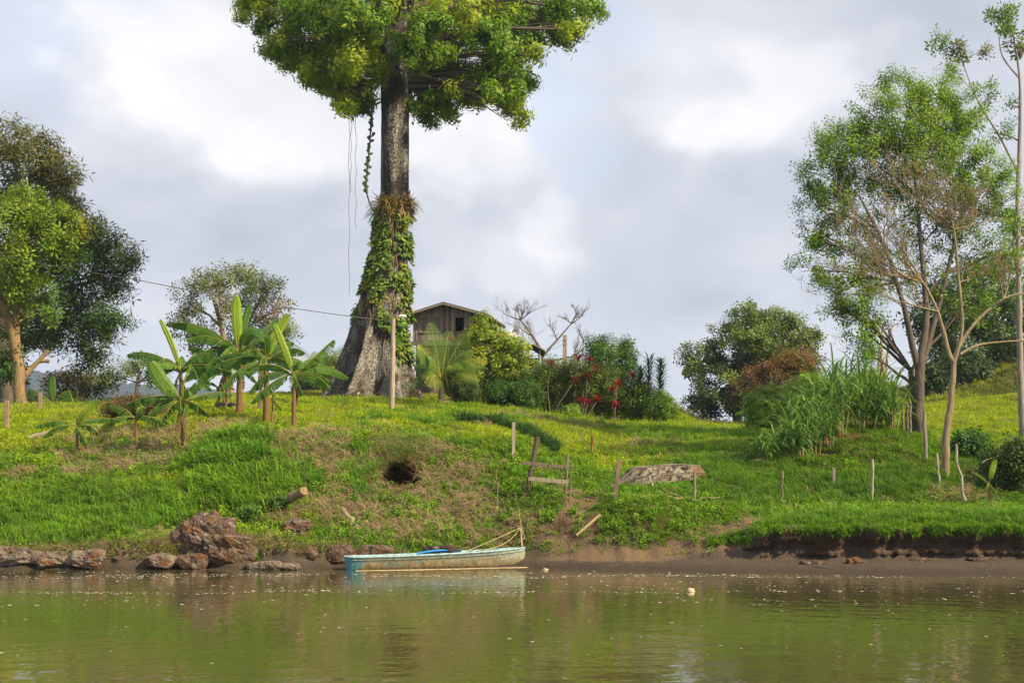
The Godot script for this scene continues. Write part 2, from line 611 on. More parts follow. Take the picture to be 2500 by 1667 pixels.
const LUSH := [[560, 57.8, 1.5, 1.2], [600, 56.0, 1.7, 1.3], [540, 55.2, 1.6, 1.1], [640, 54.6, 1.3, 1.0], [100, 54.0, 4.6, 2.2], [330, 54.0, 2.2, 1.6], [1780, 60.0, 2.4, 2.4], [1830, 57.5, 2.2, 1.2], [1570, 55.9, 1.7, 0.6], [1650, 56.0, 1.5, 0.6], [2100, 58.5, 2.6, 1.4], [2220, 59.0, 1.8, 1.3], [1900, 56.2, 3.0, 0.8], [2100, 51.3, 6.0, 0.8], [2380, 51.3, 4.0, 0.8], [980, 83.5, 4.2, 1.0], [1250, 82.0, 5.0, 0.9], [1690, 72.0, 3.0, 2.0], [1680, 80.0, 3.0, 2.0], [880, 57.0, 0.9, 0.5], [760, 56.4, 0.8, 0.5], [900, 55.6, 0.7, 0.5], [2350, 64.0, 1.5, 1.5]]
var patches := [[], [], []]


func prepare_cover() -> void:
	var all := [BARE, DRY, LUSH]
	for k in 3:
		for p in all[k]:
			patches[k].append([(p[0] - 1250.0) / LENS * p[1], p[1], p[2], p[3]])


func patch(kind: int, x: float, d: float) -> float:
	var best := 0.0
	for p in patches[kind]:
		var a: float = (x - p[0]) / p[2]
		if absf(a) > 1.5:
			continue
		var b: float = (d - p[1]) / p[3]
		var r := a * a + b * b
		if r < 2.2:
			best = maxf(best, 1.0 - r * 0.5)
	return best


func cover(x: float, d: float) -> Vector3:
	# x: bare earth, y: dry litter, z: lush grass, each 0 to 1
	var a := n_mid.get_noise_2d(x * 1.7 + 40.0, d * 1.7)
	var b := n_fine.get_noise_2d(x * 0.9 + 9.0, d * 0.9)
	var jag := 0.55 * a + 0.45 * b
	var bare := smoothstep(0.36, 0.66, patch(0, x, d) + jag * (0.7 if d < 52.6 else 1.25))
	var dry := smoothstep(0.28, 0.62, patch(1, x, d) * 0.66 + jag * 1.0)
	var lush := smoothstep(0.2, 0.6, patch(2, x, d) + jag * 0.5)
	return Vector3(bare, dry, lush)


func make_land() -> void:
	var hp := on_ground(972, 56.5)
	hollow = Vector3(hp.x, hp.y - 0.3, -56.5)
	var xs := PackedFloat64Array()
	var x := -160.0
	while x <= 160.0:
		xs.append(x)
		x += 0.17 if absf(x) < 21.0 else (0.5 if absf(x) < 36.0 else 6.0)
	var ds := PackedFloat64Array()
	var d := 40.0
	while d < 700.0:
		ds.append(d)
		d += 0.5 if d < 46 else (0.13 if d < 62.0 else (0.4 if d < 100.0 else (1.5 if d < 140.0 else 30.0)))
	var s := Shape.new()
	var cols := xs.size()
	var rows := ds.size()
	var hs := PackedFloat32Array()
	hs.resize(cols * rows)
	for r in rows:
		for k in cols:
			hs[r * cols + k] = ground(xs[k], ds[r])
	for r in rows:
		for k in cols:
			var h := hs[r * cols + k]
			var k0 := maxi(k - 1, 0)
			var k1 := mini(k + 1, cols - 1)
			var r0 := maxi(r - 1, 0)
			var r1 := mini(r + 1, rows - 1)
			var gx := (hs[r * cols + k1] - hs[r * cols + k0]) / (xs[k1] - xs[k0])
			var gd := (hs[r1 * cols + k] - hs[r0 * cols + k]) / (ds[r1] - ds[r0])
			s.vert(Vector3(xs[k], h, -ds[r]), Vector3(-gx, 1.0, gd).normalized(), earth(xs[k], ds[r], h, gd))
	s.grid_faces(0, rows, cols, false, true)
	var o := part("ground", s.made(), M.ground, self)
	structure(o)


func earth(x: float, d: float, h: float, steep: float) -> Color:
	var mud := Color(0.22, 0.17, 0.132)
	var wet := Color(0.15, 0.115, 0.09)
	var sand := Color(0.42, 0.285, 0.175)
	var clay := Color(0.27, 0.155, 0.075)
	var litter := Color(0.235, 0.165, 0.095)
	var turf := Color(0.12, 0.165, 0.02)
	var soil := Color(0.105, 0.066, 0.040)
	var j := n_mid.get_noise_2d(x * 2.0, d * 2.0 + 30.0)
	if d > 110.0:
		return turf.lerp(litter, 0.25 + 0.3 * j)
	var c := cover(x, d)
	var col := turf.lerp(litter, clampf(c.y + 0.15 * j, 0.0, 1.0)).lerp(sand if d < 62 else clay, c.x)
	if steep > 1.1:
		col = col.lerp(soil, clampf((steep - 1.1) * 2.0, 0.0, 1.0))
	var bank := ramp(x, BANK)
	if d < bank + 1.0:
		var shore := smoothstep(bank + 0.5, bank - 0.25, d + 0.6 * j)
		var beach_col := mud.lerp(wet, smoothstep(0.30, 0.05, h + 0.1 * j))
		if h > 0.25:
			beach_col = beach_col.lerp(sand, clampf(patch(0, x, d) * 1.3, 0.0, 0.85))
		col = col.lerp(beach_col, shore)
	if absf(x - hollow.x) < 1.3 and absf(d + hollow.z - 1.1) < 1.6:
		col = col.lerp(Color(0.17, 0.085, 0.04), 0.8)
	return col


func make_river() -> void:
	var s := Shape.new()
	var first := 0
	for r in 3:
		for k in 3:
			s.vert(Vector3(-260 + 260 * k, 0, 60 - 60 * r), Vector3.UP, Color.WHITE)
	s.grid_faces(first, 3, 3, false, true)
	structure(part("river_water", s.made(), M.water, self))


func make_hills() -> void:
	# forested ridges behind the valley: [name, survey column left, right, distance, tops along the way]
	var ridges := [["hill", -300, 700, 430.0, [985, 950, 936, 940, 950, 955, 965, 972, 980, 985, 990], 1.6, Color(0.05, 0.075, 0.022)],
		["mountain", -800, 1000, 1600.0, [905, 885, 880, 905, 893, 905, 885, 918, 922, 932, 948, 955, 965, 972], 8.0, Color(0.05, 0.07, 0.03)]]
	for r in ridges:
		var f := FastNoiseLite.new()
		f.seed = 91
		f.frequency = 0.09 if r[3] < 1000 else 0.03
		f.fractal_octaves = 3
		var s := Shape.new()
		var cols := 260
		var rows := 26
		var tops: Array = r[4]
		for j in rows:
			var v := j / (rows - 1.0)
			for i in cols:
				var u := i / (cols - 1.0)
				var q := u * (tops.size() - 1)
				var a := int(minf(q, tops.size() - 2))
				var ty := lerpf(tops[a], tops[a + 1], smoothstep(0, 1, q - a))
				var p := at_view(lerpf(r[1], r[2], u), ty, r[3])
				var shape_h := sin(v * PI * 0.5) if v < 0.6 else sin(0.3 * PI) + (v - 0.6) * 0.48
				var hh := p.y * clampf(shape_h, 0.0, 1.0)
				var z := p.z + (0.6 - v) * float(r[3]) * -0.25 * -1.0
				hh += float(r[5]) * (0.6 + f.get_noise_2d(p.x, z)) * v
				s.vert(Vector3(p.x, hh, z), Vector3.UP, jig(r[6], 0.25))
		s.grid_faces(0, rows, cols, false, true)
		# normals from the faces
		var st := SurfaceTool.new()
		st.create_from(s.made(), 0)
		st.generate_normals()
		structure(part(r[0], st.commit(), M.hill, self))


# ---------------------------------------------------------------- leaves and tufts

func small_leaf(s: Shape, at: Vector3, dir: Vector3, face: Vector3, long: float, wide: float, col: Color, fold := 0.25) -> void:
	var d := dir.normalized()
	var side := d.cross(face).normalized()
	var up := side.cross(d)
	var mid := at + d * long * 0.45
	var l := mid + side * wide * 0.5 - up * wide * fold
	var r := mid - side * wide * 0.5 - up * wide * fold
	var tip := at + d * long - up * long * 0.12
	s.tri(at, l, tip, col)
	s.tri(at, tip, r, col)


func sprig(count: int, twig: float, long: float, wide: float, droop: float, seed_: int, shade_range := 0.22) -> ArrayMesh:
	# a twig end with its leaves, pointing up +y
	rng.seed = seed_
	var s := Shape.new()
	s.tube([Vector3.ZERO, Vector3(rr(-0.05, 0.05), twig * 0.5, rr(-0.05, 0.05)), Vector3(0, twig, 0)], [0.012, 0.009, 0.004], 3, Color(0.5, 0.42, 0.28), 0.0, false)
	for i in count:
		var t := (i + rr(0, 0.8)) / count
		var a := i * 2.4 + rr(-0.4, 0.4)
		var lift := lerpf(-0.1, 0.8, t) - droop + rr(-0.3, 0.3)
		var dir := Vector3(cos(a), lift, sin(a)).normalized()
		var at := Vector3(0, twig * (0.1 + 0.9 * t), 0) + dir * twig * 0.22
		var k := rr(1.0 - shade_range, 1.0 + shade_range * 0.6)
		small_leaf(s, at, dir, Vector3(rr(-0.5, 0.5), 1, rr(-0.5, 0.5)), long * rr(0.7, 1.2), wide * rr(0.75, 1.2), Color(k * rr(0.92, 1.08), k, k * rr(0.8, 1.1)))
	return s.made()


func feather(fronds: int, pairs: int, long: float, wide: float, seed_: int) -> ArrayMesh:
	# a twig end with pinnate leaves
	rng.seed = seed_
	var s := Shape.new()
	for f in fronds:
		var a := f * 2.4 + rr(-0.3, 0.3)
		var d := Vector3(cos(a), rr(-0.1, 0.7), sin(a)).normalized()
		var p := Vector3(0, rr(0, 0.25), 0)
		var bend := rr(0.5, 1.2)
		var k := rr(0.8, 1.12)
		var side := d.cross(Vector3(rr(-0.3, 0.3), 1, rr(-0.3, 0.3))).normalized()
		for i in pairs:
			var q := p + d * (long / pairs)
			d = (d + Vector3(0, -bend / pairs, 0)).normalized()
			var lw := wide * sin(PI * (0.12 + 0.8 * i / pairs))
			var col := Color(k * rr(0.9, 1.1), k, k * 0.95)
			var step := d * (long / pairs) * 0.75
			for sgn in [-1.0, 1.0]:
				var o: Vector3 = side * sgn * lw * rr(0.8, 1.15) + d * lw * 0.3 + Vector3(0, -lw * rr(0.1, 0.5), 0)
				s.tri(p, p + o, p + step * 0.9, col) if sgn > 0 else s.tri(p, p + step * 0.9, p + o, col)
			p = q
	return s.made()


func tuft(blades: int, tall: float, wide: float, lean: float, seed_: int, spread := 0.1) -> ArrayMesh:
	rng.seed = seed_
	var s := Shape.new()
	for i in blades:
		var a := rr(0, TAU)
		var out := Vector3(cos(a), 0, sin(a))
		var base := Vector3(rr(-spread, spread), -0.03, rr(-spread, spread))
		var h := tall * rr(0.55, 1.15)
		var ln := lean * rr(0.3, 1.3)
		var side := out.cross(Vector3.UP) * wide * 0.5 * rr(0.7, 1.3)
		var mid := base + Vector3.UP * h * 0.6 + out * h * ln * 0.35
		var tip := base + Vector3.UP * h * (1.0 - 0.35 * ln) + out * h * ln
		var k := rr(0.75, 1.15)
		var col := Color(k * rr(0.9, 1.12), k, k * rr(0.8, 1.1))
		s.quad(base - side, mid - side * 0.8, mid + side * 0.8, base + side, col)
		s.tri(mid - side * 0.8, tip, mid + side * 0.8, col)
	return s.made()


func heart_leaf(s: Shape, long: float) -> void:
	var w := long * 0.42
	var pts := [Vector3(0, 0, 0), Vector3(-w * 0.7, long * 0.12, -0.03), Vector3(-w, -long * 0.2, -0.04), Vector3(-w * 0.6, -long * 0.62, -0.02), Vector3(0, -long, 0.05)]
	for k in range(1, 4):
		s.tri(pts[0] if k == 1 else Vector3(0, lerpf(0, -long, (k - 1) / 3.0), 0), pts[k], pts[k + 1], Color.WHITE)
		var ma: Vector3 = pts[k] * Vector3(-1, 1, 1)
		var mb: Vector3 = pts[k + 1] * Vector3(-1, 1, 1)
		s.tri(pts[0] if k == 1 else Vector3(0, lerpf(0, -long, (k - 1) / 3.0), 0), mb, ma, Color.WHITE)
	s.tri(pts[0], pts[2], pts[3], Color.WHITE)
	s.tri(pts[0], pts[3] * Vector3(-1, 1, 1), pts[2] * Vector3(-1, 1, 1), Color.WHITE)
	s.tri(pts[0], pts[3], pts[4], Color.WHITE)
	s.tri(pts[0], pts[4], pts[3] * Vector3(-1, 1, 1), Color.WHITE)


func make_leaves() -> void:
	LEAF.broad = sprig(15, 0.55, 0.26, 0.115, 0.25, 101)
	LEAF.hang = sprig(17, 0.5, 0.34, 0.12, 0.85, 102)
	LEAF.small = sprig(18, 0.5, 0.17, 0.085, 0.1, 103)
	LEAF.long = sprig(13, 0.5, 0.36, 0.085, 0.35, 104)
	LEAF.fine = feather(6, 6, 0.55, 0.2, 105)
	LEAF.leaflet = sprig(22, 0.6, 0.21, 0.08, 0.35, 107)
	LEAF.round = sprig(14, 0.45, 0.2, 0.14, 0.15, 106)
	LEAF.lawn = tuft(16, 0.2, 0.022, 0.7, 111, 0.14)
	LEAF.lush = tuft(20, 0.42, 0.024, 0.75, 112, 0.15)
	LEAF.flat = tuft(13, 0.32, 0.014, 1.5, 113, 0.16)
	LEAF.blade = tuft(16, 0.75, 0.034, 0.7, 114, 0.12)
	LEAF.weed = sprig(12, 0.2, 0.11, 0.07, 0.1, 115)
	var s := Shape.new()
	heart_leaf(s, 0.25)
	LEAF.heart = s.made()


# ---------------------------------------------------------------- trees and shrubs

func limb(s: Shape, a: Vector3, c: Vector3, ra: float, rb: float, sag: float, col: Color, sides := 5) -> Array:
	var m := (a + c) * 0.5 + Vector3(rr(-0.12, 0.12), sag, rr(-0.12, 0.12)) * a.distance_to(c)
	var pts := []
	var rad := []
	var n := 6
	for i in n:
		var t := i / (n - 1.0)
		pts.append(bez(a, m, c, t) + Vector3(rr(-1, 1), rr(-1, 1), rr(-1, 1)) * 0.02 * a.distance_to(c) * sin(PI * t))
		rad.append(lerpf(ra, rb, t))
	s.tube(pts, rad, sides, col, 0.06, false)
	return pts


func tree(called: String, label: String, category: String, group: String, d: float, stems: Array, lobes: Array, k: Dictionary) -> Node3D:
	# stems: each a list of [survey x, y, depth offset, radius]; lobes: [x, y, half width, half height (survey px), depth offset, leaf clumps, tint]
	rng.seed = hash(label)
	var px: float = LENS / d
	var first: Array = stems[0][0]
	var base := at_view(first[0], first[1], d + first[2])
	base.y = ground(base.x, -base.z) if k.get("rooted", true) else base.y
	var root := thing(called, label, category, base, group)
	var bark: Color = k.get("bark", Color(0.2, 0.16, 0.12))
	var s := Shape.new()
	var holds := []
	for st in stems:
		var pts := []
		var rad := []
		for q in st.size():
			var p := at_view(st[q][0], st[q][1], d + st[q][2]) - base
			if q == 0 and k.get("rooted", true) and absf(st[0][1] - first[1]) < 30.0:
				p.y = ground(p.x + base.x, -(p.z + base.z)) - base.y - 0.25
			pts.append(p)
			rad.append(st[q][3])
		var fine := []
		var fr := []
		for q in pts.size() - 1:
			for j in 4:
				var t := j / 4.0
				var p0: Vector3 = pts[maxi(q - 1, 0)]
				var p3: Vector3 = pts[mini(q + 2, pts.size() - 1)]
				fine.append((pts[q] as Vector3).cubic_interpolate(pts[q + 1], p0, p3, t) + Vector3(rr(-1, 1), 0, rr(-1, 1)) * rad[q] * 0.12)
				fr.append(lerpf(rad[q], rad[q + 1], t) * (1.0 + (0.5 if q == 0 and j == 0 and st == stems[0] else 0.0)))
		fine.append(pts[-1])
		fr.append(rad[-1])
		s.tube(fine, fr, 9, bark, 0.07)
		for q in fine.size():
			if q > fine.size() * k.get("clear", 0.35):
				holds.append([fine[q], fr[q]])
	var where := []
	var tints := []
	var gap := FastNoiseLite.new()
	gap.seed = int(rng.randi() % 1000)
	gap.frequency = k.get("gap_size", 0.9)
	var droop: float = k.get("droop", 0.0)
	var size: float = k.get("size", 1.0)
	for lo in lobes:
		var c := at_view(lo[0], lo[1], d + lo[4]) - base
		var rx: float = lo[2] / px * k.get("swell", 1.0)
		var ry: float = lo[3] / px * k.get("swell", 1.0)
		var rz: float = lo[7] if lo.size() > 7 else (rx + ry) * 0.5
		var best: Array = holds[0]
		var cost := 1e9
		for hd in holds:
			var hp: Vector3 = hd[0]
			var flat := Vector2(c.x - hp.x, c.z - hp.z).length()
			var q := absf((c.y - hp.y) - flat * 0.7) + 0.35 * c.distance_to(hp)
			if q < cost:
				cost = q
				best = hd
		var lr: float = minf(best[1] * 0.6, 0.035 + 0.022 * c.distance_to(best[0]))
		var path := limb(s, best[0], c, lr, lr * 0.35, 0.1, bark)
		for b in int(k.get("branches", 5)):
			var from: Vector3 = path[2 + (b % 4)]
			var dir := rvec()
			dir.y = absf(dir.y) * 0.8 - droop * 0.6
			var to := c + Vector3(dir.x * rx, dir.y * ry, dir.z * rz) * 0.9
			var pp := limb(s, from, to, lr * 0.4, 0.012, 0.08, bark, 4)
			if k.has("twigs"):
				for w in int(k.twigs):
					var f2: Vector3 = pp[1 + (w % 5)]
					var d2 := (rvec() + Vector3(0, 0.35, 0) + (to - from).normalized() * 0.8).normalized()
					limb(s, f2, f2 + d2 * rr(0.35, 0.9) * maxf(rx, ry) * 0.55, k.get("twig_r", 0.02), 0.008, 0.05, bark, 3)
		var made := 0
		var tries := 0
		var want: int = int(lo[5] * k.get("more", 1.0))
		while made < want and tries < want * 4:
			tries += 1
			var u := rvec()
			var r := pow(rng.randf(), 0.42) * (1.0 if rng.randf() < 0.88 else rr(1.0, 1.3))
			var p := c + Vector3(u.x * rx, u.y * ry, u.z * rz) * r
			if gap.get_noise_3dv(p) < k.get("gaps", -0.04) + rr(-0.1, 0.1):
				continue
			made += 1
			var y := (u * 0.9 + Vector3(0, 0.5 - droop, 0) + rvec() * 0.5)
			where.append(aim(y, rr(0, TAU), size * rr(0.6, 1.3), p))
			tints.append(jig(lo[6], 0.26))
	part("trunk", s.made(), k.get("bark_mat", M.bark), root)
	if where.size():
		scatter("crown", k.leaf, k.get("mat", M.leaf), root, where, tints)
	return root


func shrub(called: String, label: String, group: String, px: float, py_top: float, half: float, d: float, lobes: int, clumps: int, leaf: Mesh, tint: Color, size := 1.0, category := "shrub", flowers := 0) -> Node3D:
	# a bush that stands on the ground and reaches up to the sight line py_top
	rng.seed = hash(label)
	var base := on_ground(px, d)
	var root := thing(called, label, category, base, group)
	var tall := at_view(px, py_top, d).y - base.y
	var wide := half * d / LENS
	var s := Shape.new()
	var where := []
	var tints := []
	for k in lobes:
		var a := k * 2.4 + rr(-0.4, 0.4)
		var rad := wide * 0.62 * sqrt((k + 0.3) / lobes)
		var hh := tall * clampf(1.05 - 0.5 * rad / wide + rr(-0.18, 0.06), 0.35, 1.05)
		var c := Vector3(cos(a) * rad, hh * 0.72, sin(a) * rad * 0.8)
		var r := Vector3(wide * rr(0.3, 0.45), tall * rr(0.2, 0.3), wide * rr(0.3, 0.42))
		limb(s, Vector3(cos(a) * 0.12, -0.1, sin(a) * 0.12), c, 0.03, 0.012, 0.0, Color(0.2, 0.15, 0.1), 4)
		var lt := jig(tint, 0.14)
		for q in clumps / lobes:
			var u := rvec()
			var p := c + u * r * pow(rng.randf(), 0.4)
			if p.y < 0.05:
				p.y = rr(0.05, 0.4)
			where.append(aim(u + Vector3(0, 0.5, 0) + rvec() * 0.4, rr(0, TAU), size * rr(0.7, 1.25), p))
			tints.append(jig(lt, 0.2))
		# skirts down to the ground
		for q in clumps / lobes / 4:
			var p := Vector3(c.x, 0, c.z) + Vector3(rr(-1, 1) * r.x, rr(0.1, 0.9) * hh * 0.6, rr(-1, 1) * r.z)
			where.append(aim(rvec() + Vector3(0, 0.6, 0.3), rr(0, TAU), size * rr(0.6, 1.1), p))
			tints.append(jig(lt, 0.2))
	part("stem", s.made(), M.bark, root)
	scatter("crown", leaf, M.leaf, root, where, tints)
	if flowers > 0:
		var fs := Shape.new()
		for q in 5:
			var a := TAU * q / 5.0
			fs.tri(Vector3.ZERO, Vector3(cos(a - 0.4), 0.3, sin(a - 0.4)), Vector3(cos(a + 0.4), 0.3, sin(a + 0.4)), Color.WHITE)
		var w := []
		var t := []
		for q in flowers:
			var spot: Transform3D = where[rng.randi() % where.size()]
			w.append(aim(rvec() + Vector3(0, 0.4, 0.7), rr(0, TAU), rr(0.04, 0.07), spot.origin + rvec() * 0.25))
			t.append(jig(Color(0.75, 0.66, 0.25), 0.2))
		scatter("flowers", fs.made(), M.leaf, root, w, t)
	return root


# ---------------------------------------------------------------- grass

func make_grass() -> void:
	rng.seed = 77
	var kinds := {"lawn": [[], []], "lush": [[], []], "flat": [[], []], "weed": [[], []]}
	var yellow := Color(0.37, 0.46, 0.018)
	var green := Color(0.175, 0.335, 0.02)
	var deep := Color(0.125, 0.27, 0.026)
	var straw := Color(0.30, 0.235, 0.135)
	var bands := [[50.2, 55.0, 46.0], [55.0, 63.0, 40.0], [63.0, 76.0, 24.0], [76.0, 100.0, 16.0], [100.0, 134.0, 3.5]]
	for b in bands:
		var half: float = b[1] * 0.40
		var count := int((b[1] - b[0]) * 2.0 * half * b[2])
		for i in count:
			var d := rr(b[0], b[1])
			var x := rr(-1, 1) * d * 0.39
			if b[0] > 99.0 and x < 12.0:
				continue
			var bank := ramp(x, BANK)
			if d < bank + (0.15 if x > 7.0 else (-0.1 if x < -5.0 else rr(-0.5, 0.3))):
				continue
			var c := cover(x, d)
			if rng.randf() < c.x * 0.93:
				continue
			var h := ground(x, d)
			if h < (0.55 if x > 7.0 else 0.3) or absf(x - hollow.x) < 0.8 and d > -hollow.z - 0.25 and d < -hollow.z + 2.5:
				continue
			var slope_d := (ground(x, d + 0.3) - h) / 0.3
			var p := Vector3(x, h, -d)
			var up := Vector3(rr(-0.25, 0.25), 1.0, slope_d * 0.45 + rr(-0.2, 0.2))
			var tone := n_low.get_noise_2d(x * 1.4 + 90.0, d * 1.4)
			var fine := n_mid.get_noise_2d(x * 1.5 - 50.0, d * 1.5)
			var far := smoothstep(58.0, 64.0, d + 2.0 * tone)
			if x > 6.0 and d < 75.0:
				far *= 0.35
			if d < 56.5 and x < -7.0:
				far = 0.25 + 0.3 * tone
			var col := green.lerp(yellow, clampf(far * (1.0 + 0.7 * tone) + 0.35 * fine, 0.0, 1.0))
			col = col.lerp(deep, clampf(c.z * 0.75 - far * 0.25, 0.0, 1.0))
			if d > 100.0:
				col = Color(0.12, 0.14, 0.03).lerp(yellow, clampf(0.15 + 2.2 * n_low.get_noise_2d(x * 0.5 + d * 0.4, d * 2.2), 0, 0.85))  # raking sun streaks across the far hill, painted into its olive grass colour
			if x > 7.0 and d > 55.5 and d < 68.0:
				# creeping weeds on the mound under the cane
				col = col.lerp(Color(0.10, 0.20, 0.02), 0.55)
			var mottle := 1.0 + 0.28 * n_low.get_noise_2d(x * 1.9 - 33.0, d * 1.9) + 0.2 * n_mid.get_noise_2d(x * 1.1 + 61.0, d * 1.1)
			col = Color(col.r * mottle, col.g * mottle, col.b)
			var big := 1.0 if d < 63.0 else (1.1 if d < 76.0 else (1.2 if d < 100.0 else 2.2))
			var kind := "lawn"
			if rng.randf() < c.y * 0.6 or rng.randf() < 0.02:
				kind = "flat"
				col = straw
				up = Vector3(rr(-0.7, 0.7), 0.7, 0.5 + slope_d * 0.6)
				if rng.randf() < 0.25:
					continue
			elif rng.randf() < c.z * 0.85:
				kind = "lush"
				if x > -12.5 and x < -8.0 and d < 59.0:
					big *= 1.5
			elif d < 63.0 and rng.randf() < 0.22:
				kind = "weed"
			big *= rr(0.7, 1.3) * (1.0 + 0.35 * fine)
			if kind == "lawn" and c.y > 0.4:
				big *= 0.8
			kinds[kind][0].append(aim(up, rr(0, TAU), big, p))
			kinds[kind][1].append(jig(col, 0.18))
	# taller tussocks on the lawn and the slope
	for i in 260:
		var d := rr(57.0, 86.0)
		var x := rr(-0.12, 0.22) * d if i % 3 else rr(-0.3, 0.3) * d
		var c := cover(x, d)
		if c.x > 0.5 or n_low.get_noise_2d(x * 2.0, d * 2.0) < 0.05:
			continue
		for q in 7:
			var x2 := x + rr(-0.4, 0.4)
			var d2 := d + rr(-0.3, 0.3)
			kinds.lush[0].append(aim(Vector3((x2 - x) * 0.8, 1, (d - d2) * 0.8), rr(0, TAU), rr(0.9, 1.5), Vector3(x2, ground(x2, d2), -d2)))
			kinds.lush[1].append(jig(deep.lerp(green, 0.5), 0.2))
	# roots and dead grass hanging over the broken bank
	for i in 2800:
		var x := rr(7.0, 21.0) if i % 3 else rr(-20.0, -6.0)
		var bank := ramp(x, BANK) + 0.35 * n_mid.get_noise_2d(x * 1.3, 7.0) + 0.15 * n_fine.get_noise_2d(x, 3.0)
		var d := bank + rr(0.0, 0.35) - (0.42 if x > 8.4 else 0.0)
		if n_mid.get_noise_2d(x * 2.0, 77.0) < -0.1 and i % 4:
			continue
		var p := Vector3(x, ground(x, d) + 0.02, -d + rr(0.0, 0.1))
		if x > 8.4:
			p.y = lerpf(ground(x, bank - 0.47), ground(x, bank + 0.35), rr(0.8, 1.0)) + 0.03
		var kind := "flat" if i % 3 == 0 else "lawn"
		kinds[kind][0].append(aim(Vector3(rr(-0.4, 0.4), rr(-0.9, 0.1), 0.8), rr(0, TAU), rr(0.5, 1.1), p))
		kinds[kind][1].append(jig(straw if kind == "flat" else green, 0.25))
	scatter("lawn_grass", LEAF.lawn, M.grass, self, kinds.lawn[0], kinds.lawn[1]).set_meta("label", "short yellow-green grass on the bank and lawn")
	scatter("tall_grass", LEAF.lush, M.grass, self, kinds.lush[0], kinds.lush[1]).set_meta("label", "taller deep green grass in tussocks on the bank")
	scatter("dry_grass", LEAF.flat, M.dry, self, kinds.flat[0], kinds.flat[1]).set_meta("label", "straw coloured dead grass lying on the slope")
	scatter("weeds", LEAF.weed, M.grass, self, kinds.weed[0], kinds.weed[1]).set_meta("label", "low leafy weeds among the grass of the bank")
	# the dark strip of clumped border plants running down behind the nose
	rng.seed = 78
	var line := [[1115, 66.0], [1160, 66.5], [1210, 66.5], [1250, 65.8], [1285, 64.5], [1310, 63.2], [1335, 62.0], [1355, 61.0]]
	var w := []
	var t := []
	for k in line.size() - 1:
		for q in 46:
			var f := rng.randf()
			var d := lerpf(line[k][1], line[k + 1][1], f) + rr(-0.5, 0.5)
			var p := on_ground(lerpf(line[k][0], line[k + 1][0], f), d)
			w.append(aim(Vector3(rr(-0.4, 0.4), 1, rr(-0.3, 0.4)), rr(0, TAU), rr(0.7, 1.15), p))
			t.append(jig(Color(0.055, 0.125, 0.035), 0.2))
	scatter("border_grass", LEAF.blade, M.grass, self, w, t).set_meta("label", "dark green strip of clumped border grass behind the nose")


# ---------------------------------------------------------------- banana plants

func banana_leaf(tip: Vector3, arch: float, wide: float, face: Vector3, col: Color, torn: float, flat := false) -> ArrayMesh:
	# one leaf from its foot at the origin: stalk, midrib and a blade that wind has split along its veins
	var s := Shape.new()
	var mid := tip * 0.55 + Vector3(0, arch * 1.25, 0)
	var n := 26
	var rib := []
	var rad := []
	var sway := rr(-0.06, 0.06) * tip.length()
	for i in n + 1:
		var t := i / float(n)
		rib.append(bez(Vector3.ZERO, mid, tip, t) + Vector3(sway * sin(t * 4.0), 0, 0.06 * sin(t * 5.0)))
		rad.append(lerpf(0.045, 0.006, pow(t, 0.6)))
	s.tube(rib, rad, 4, Color(0.34, 0.36, 0.07), 0.0, false)
	var start := 4
	for sgn in [-1.0, 1.0]:
		var hang := 0.0
		var prev_out := Vector3.ZERO
		var joined := false
		for i in range(start, n):
			var t0 := (i - start) / float(n - start)
			var t1 := (i + 1 - start) / float(n - start)
			var w0 := wide * (0.42 if flat else 0.74) * pow(sin(PI * clampf(0.06 + 0.92 * t0, 0, 1)), 0.3 if flat else 0.42)
			var w1 := wide * (0.42 if flat else 0.74) * pow(sin(PI * clampf(0.06 + 0.92 * t1, 0, 1)), 0.3 if flat else 0.42) * rr(0.92, 1.06)
			var p0: Vector3 = rib[i]
			var p1: Vector3 = rib[i + 1]
			var tg := (p1 - p0).normalized()
			var side: Vector3 = tg.cross(face).normalized() * sgn
			var up := (face - tg * face.dot(tg)).normalized()
			if rng.randf() < torn:
				hang = rr(0.0, 0.6) * minf(torn * 2.0, 1.0)
				joined = false
			var drop := 0.18 + hang + (0.0 if flat else 0.45 + 0.35 * t0)
			var o0 := (side * cos(drop) - up * sin(drop)) * w0 + tg * w0 * 0.25
			var o1 := (side * cos(drop) - up * sin(drop)) * w1 + tg * w1 * 0.25
			if not joined and torn > 0.05:
				o0 += tg * 0.035
			var e0: Vector3 = prev_out if joined else p0 + o0
			var e1 := p1 + o1
			var k := rr(0.93, 1.06)
			var cc := Color(col.r * k, col.g * k, col.b * k)
			var m0 := (p0 + e0) * 0.5 + up * 0.03
			var m1 := (p1 + e1) * 0.5 + up * 0.03
			if sgn > 0:
				s.quad(p0, p1, m1, m0, cc)
				s.quad(m0, m1, e1, e0, cc)
			else:
				s.quad(p0, m0, m1, p1, cc)
				s.quad(m0, e0, e1, m1, cc)
			prev_out = e1
			joined = true
	return s.made()


const DARK_LEAF := Color(0.085, 0.195, 0.030)
const MID_LEAF := Color(0.13, 0.26, 0.030)
const NEW_LEAF := Color(0.31, 0.45, 0.035)


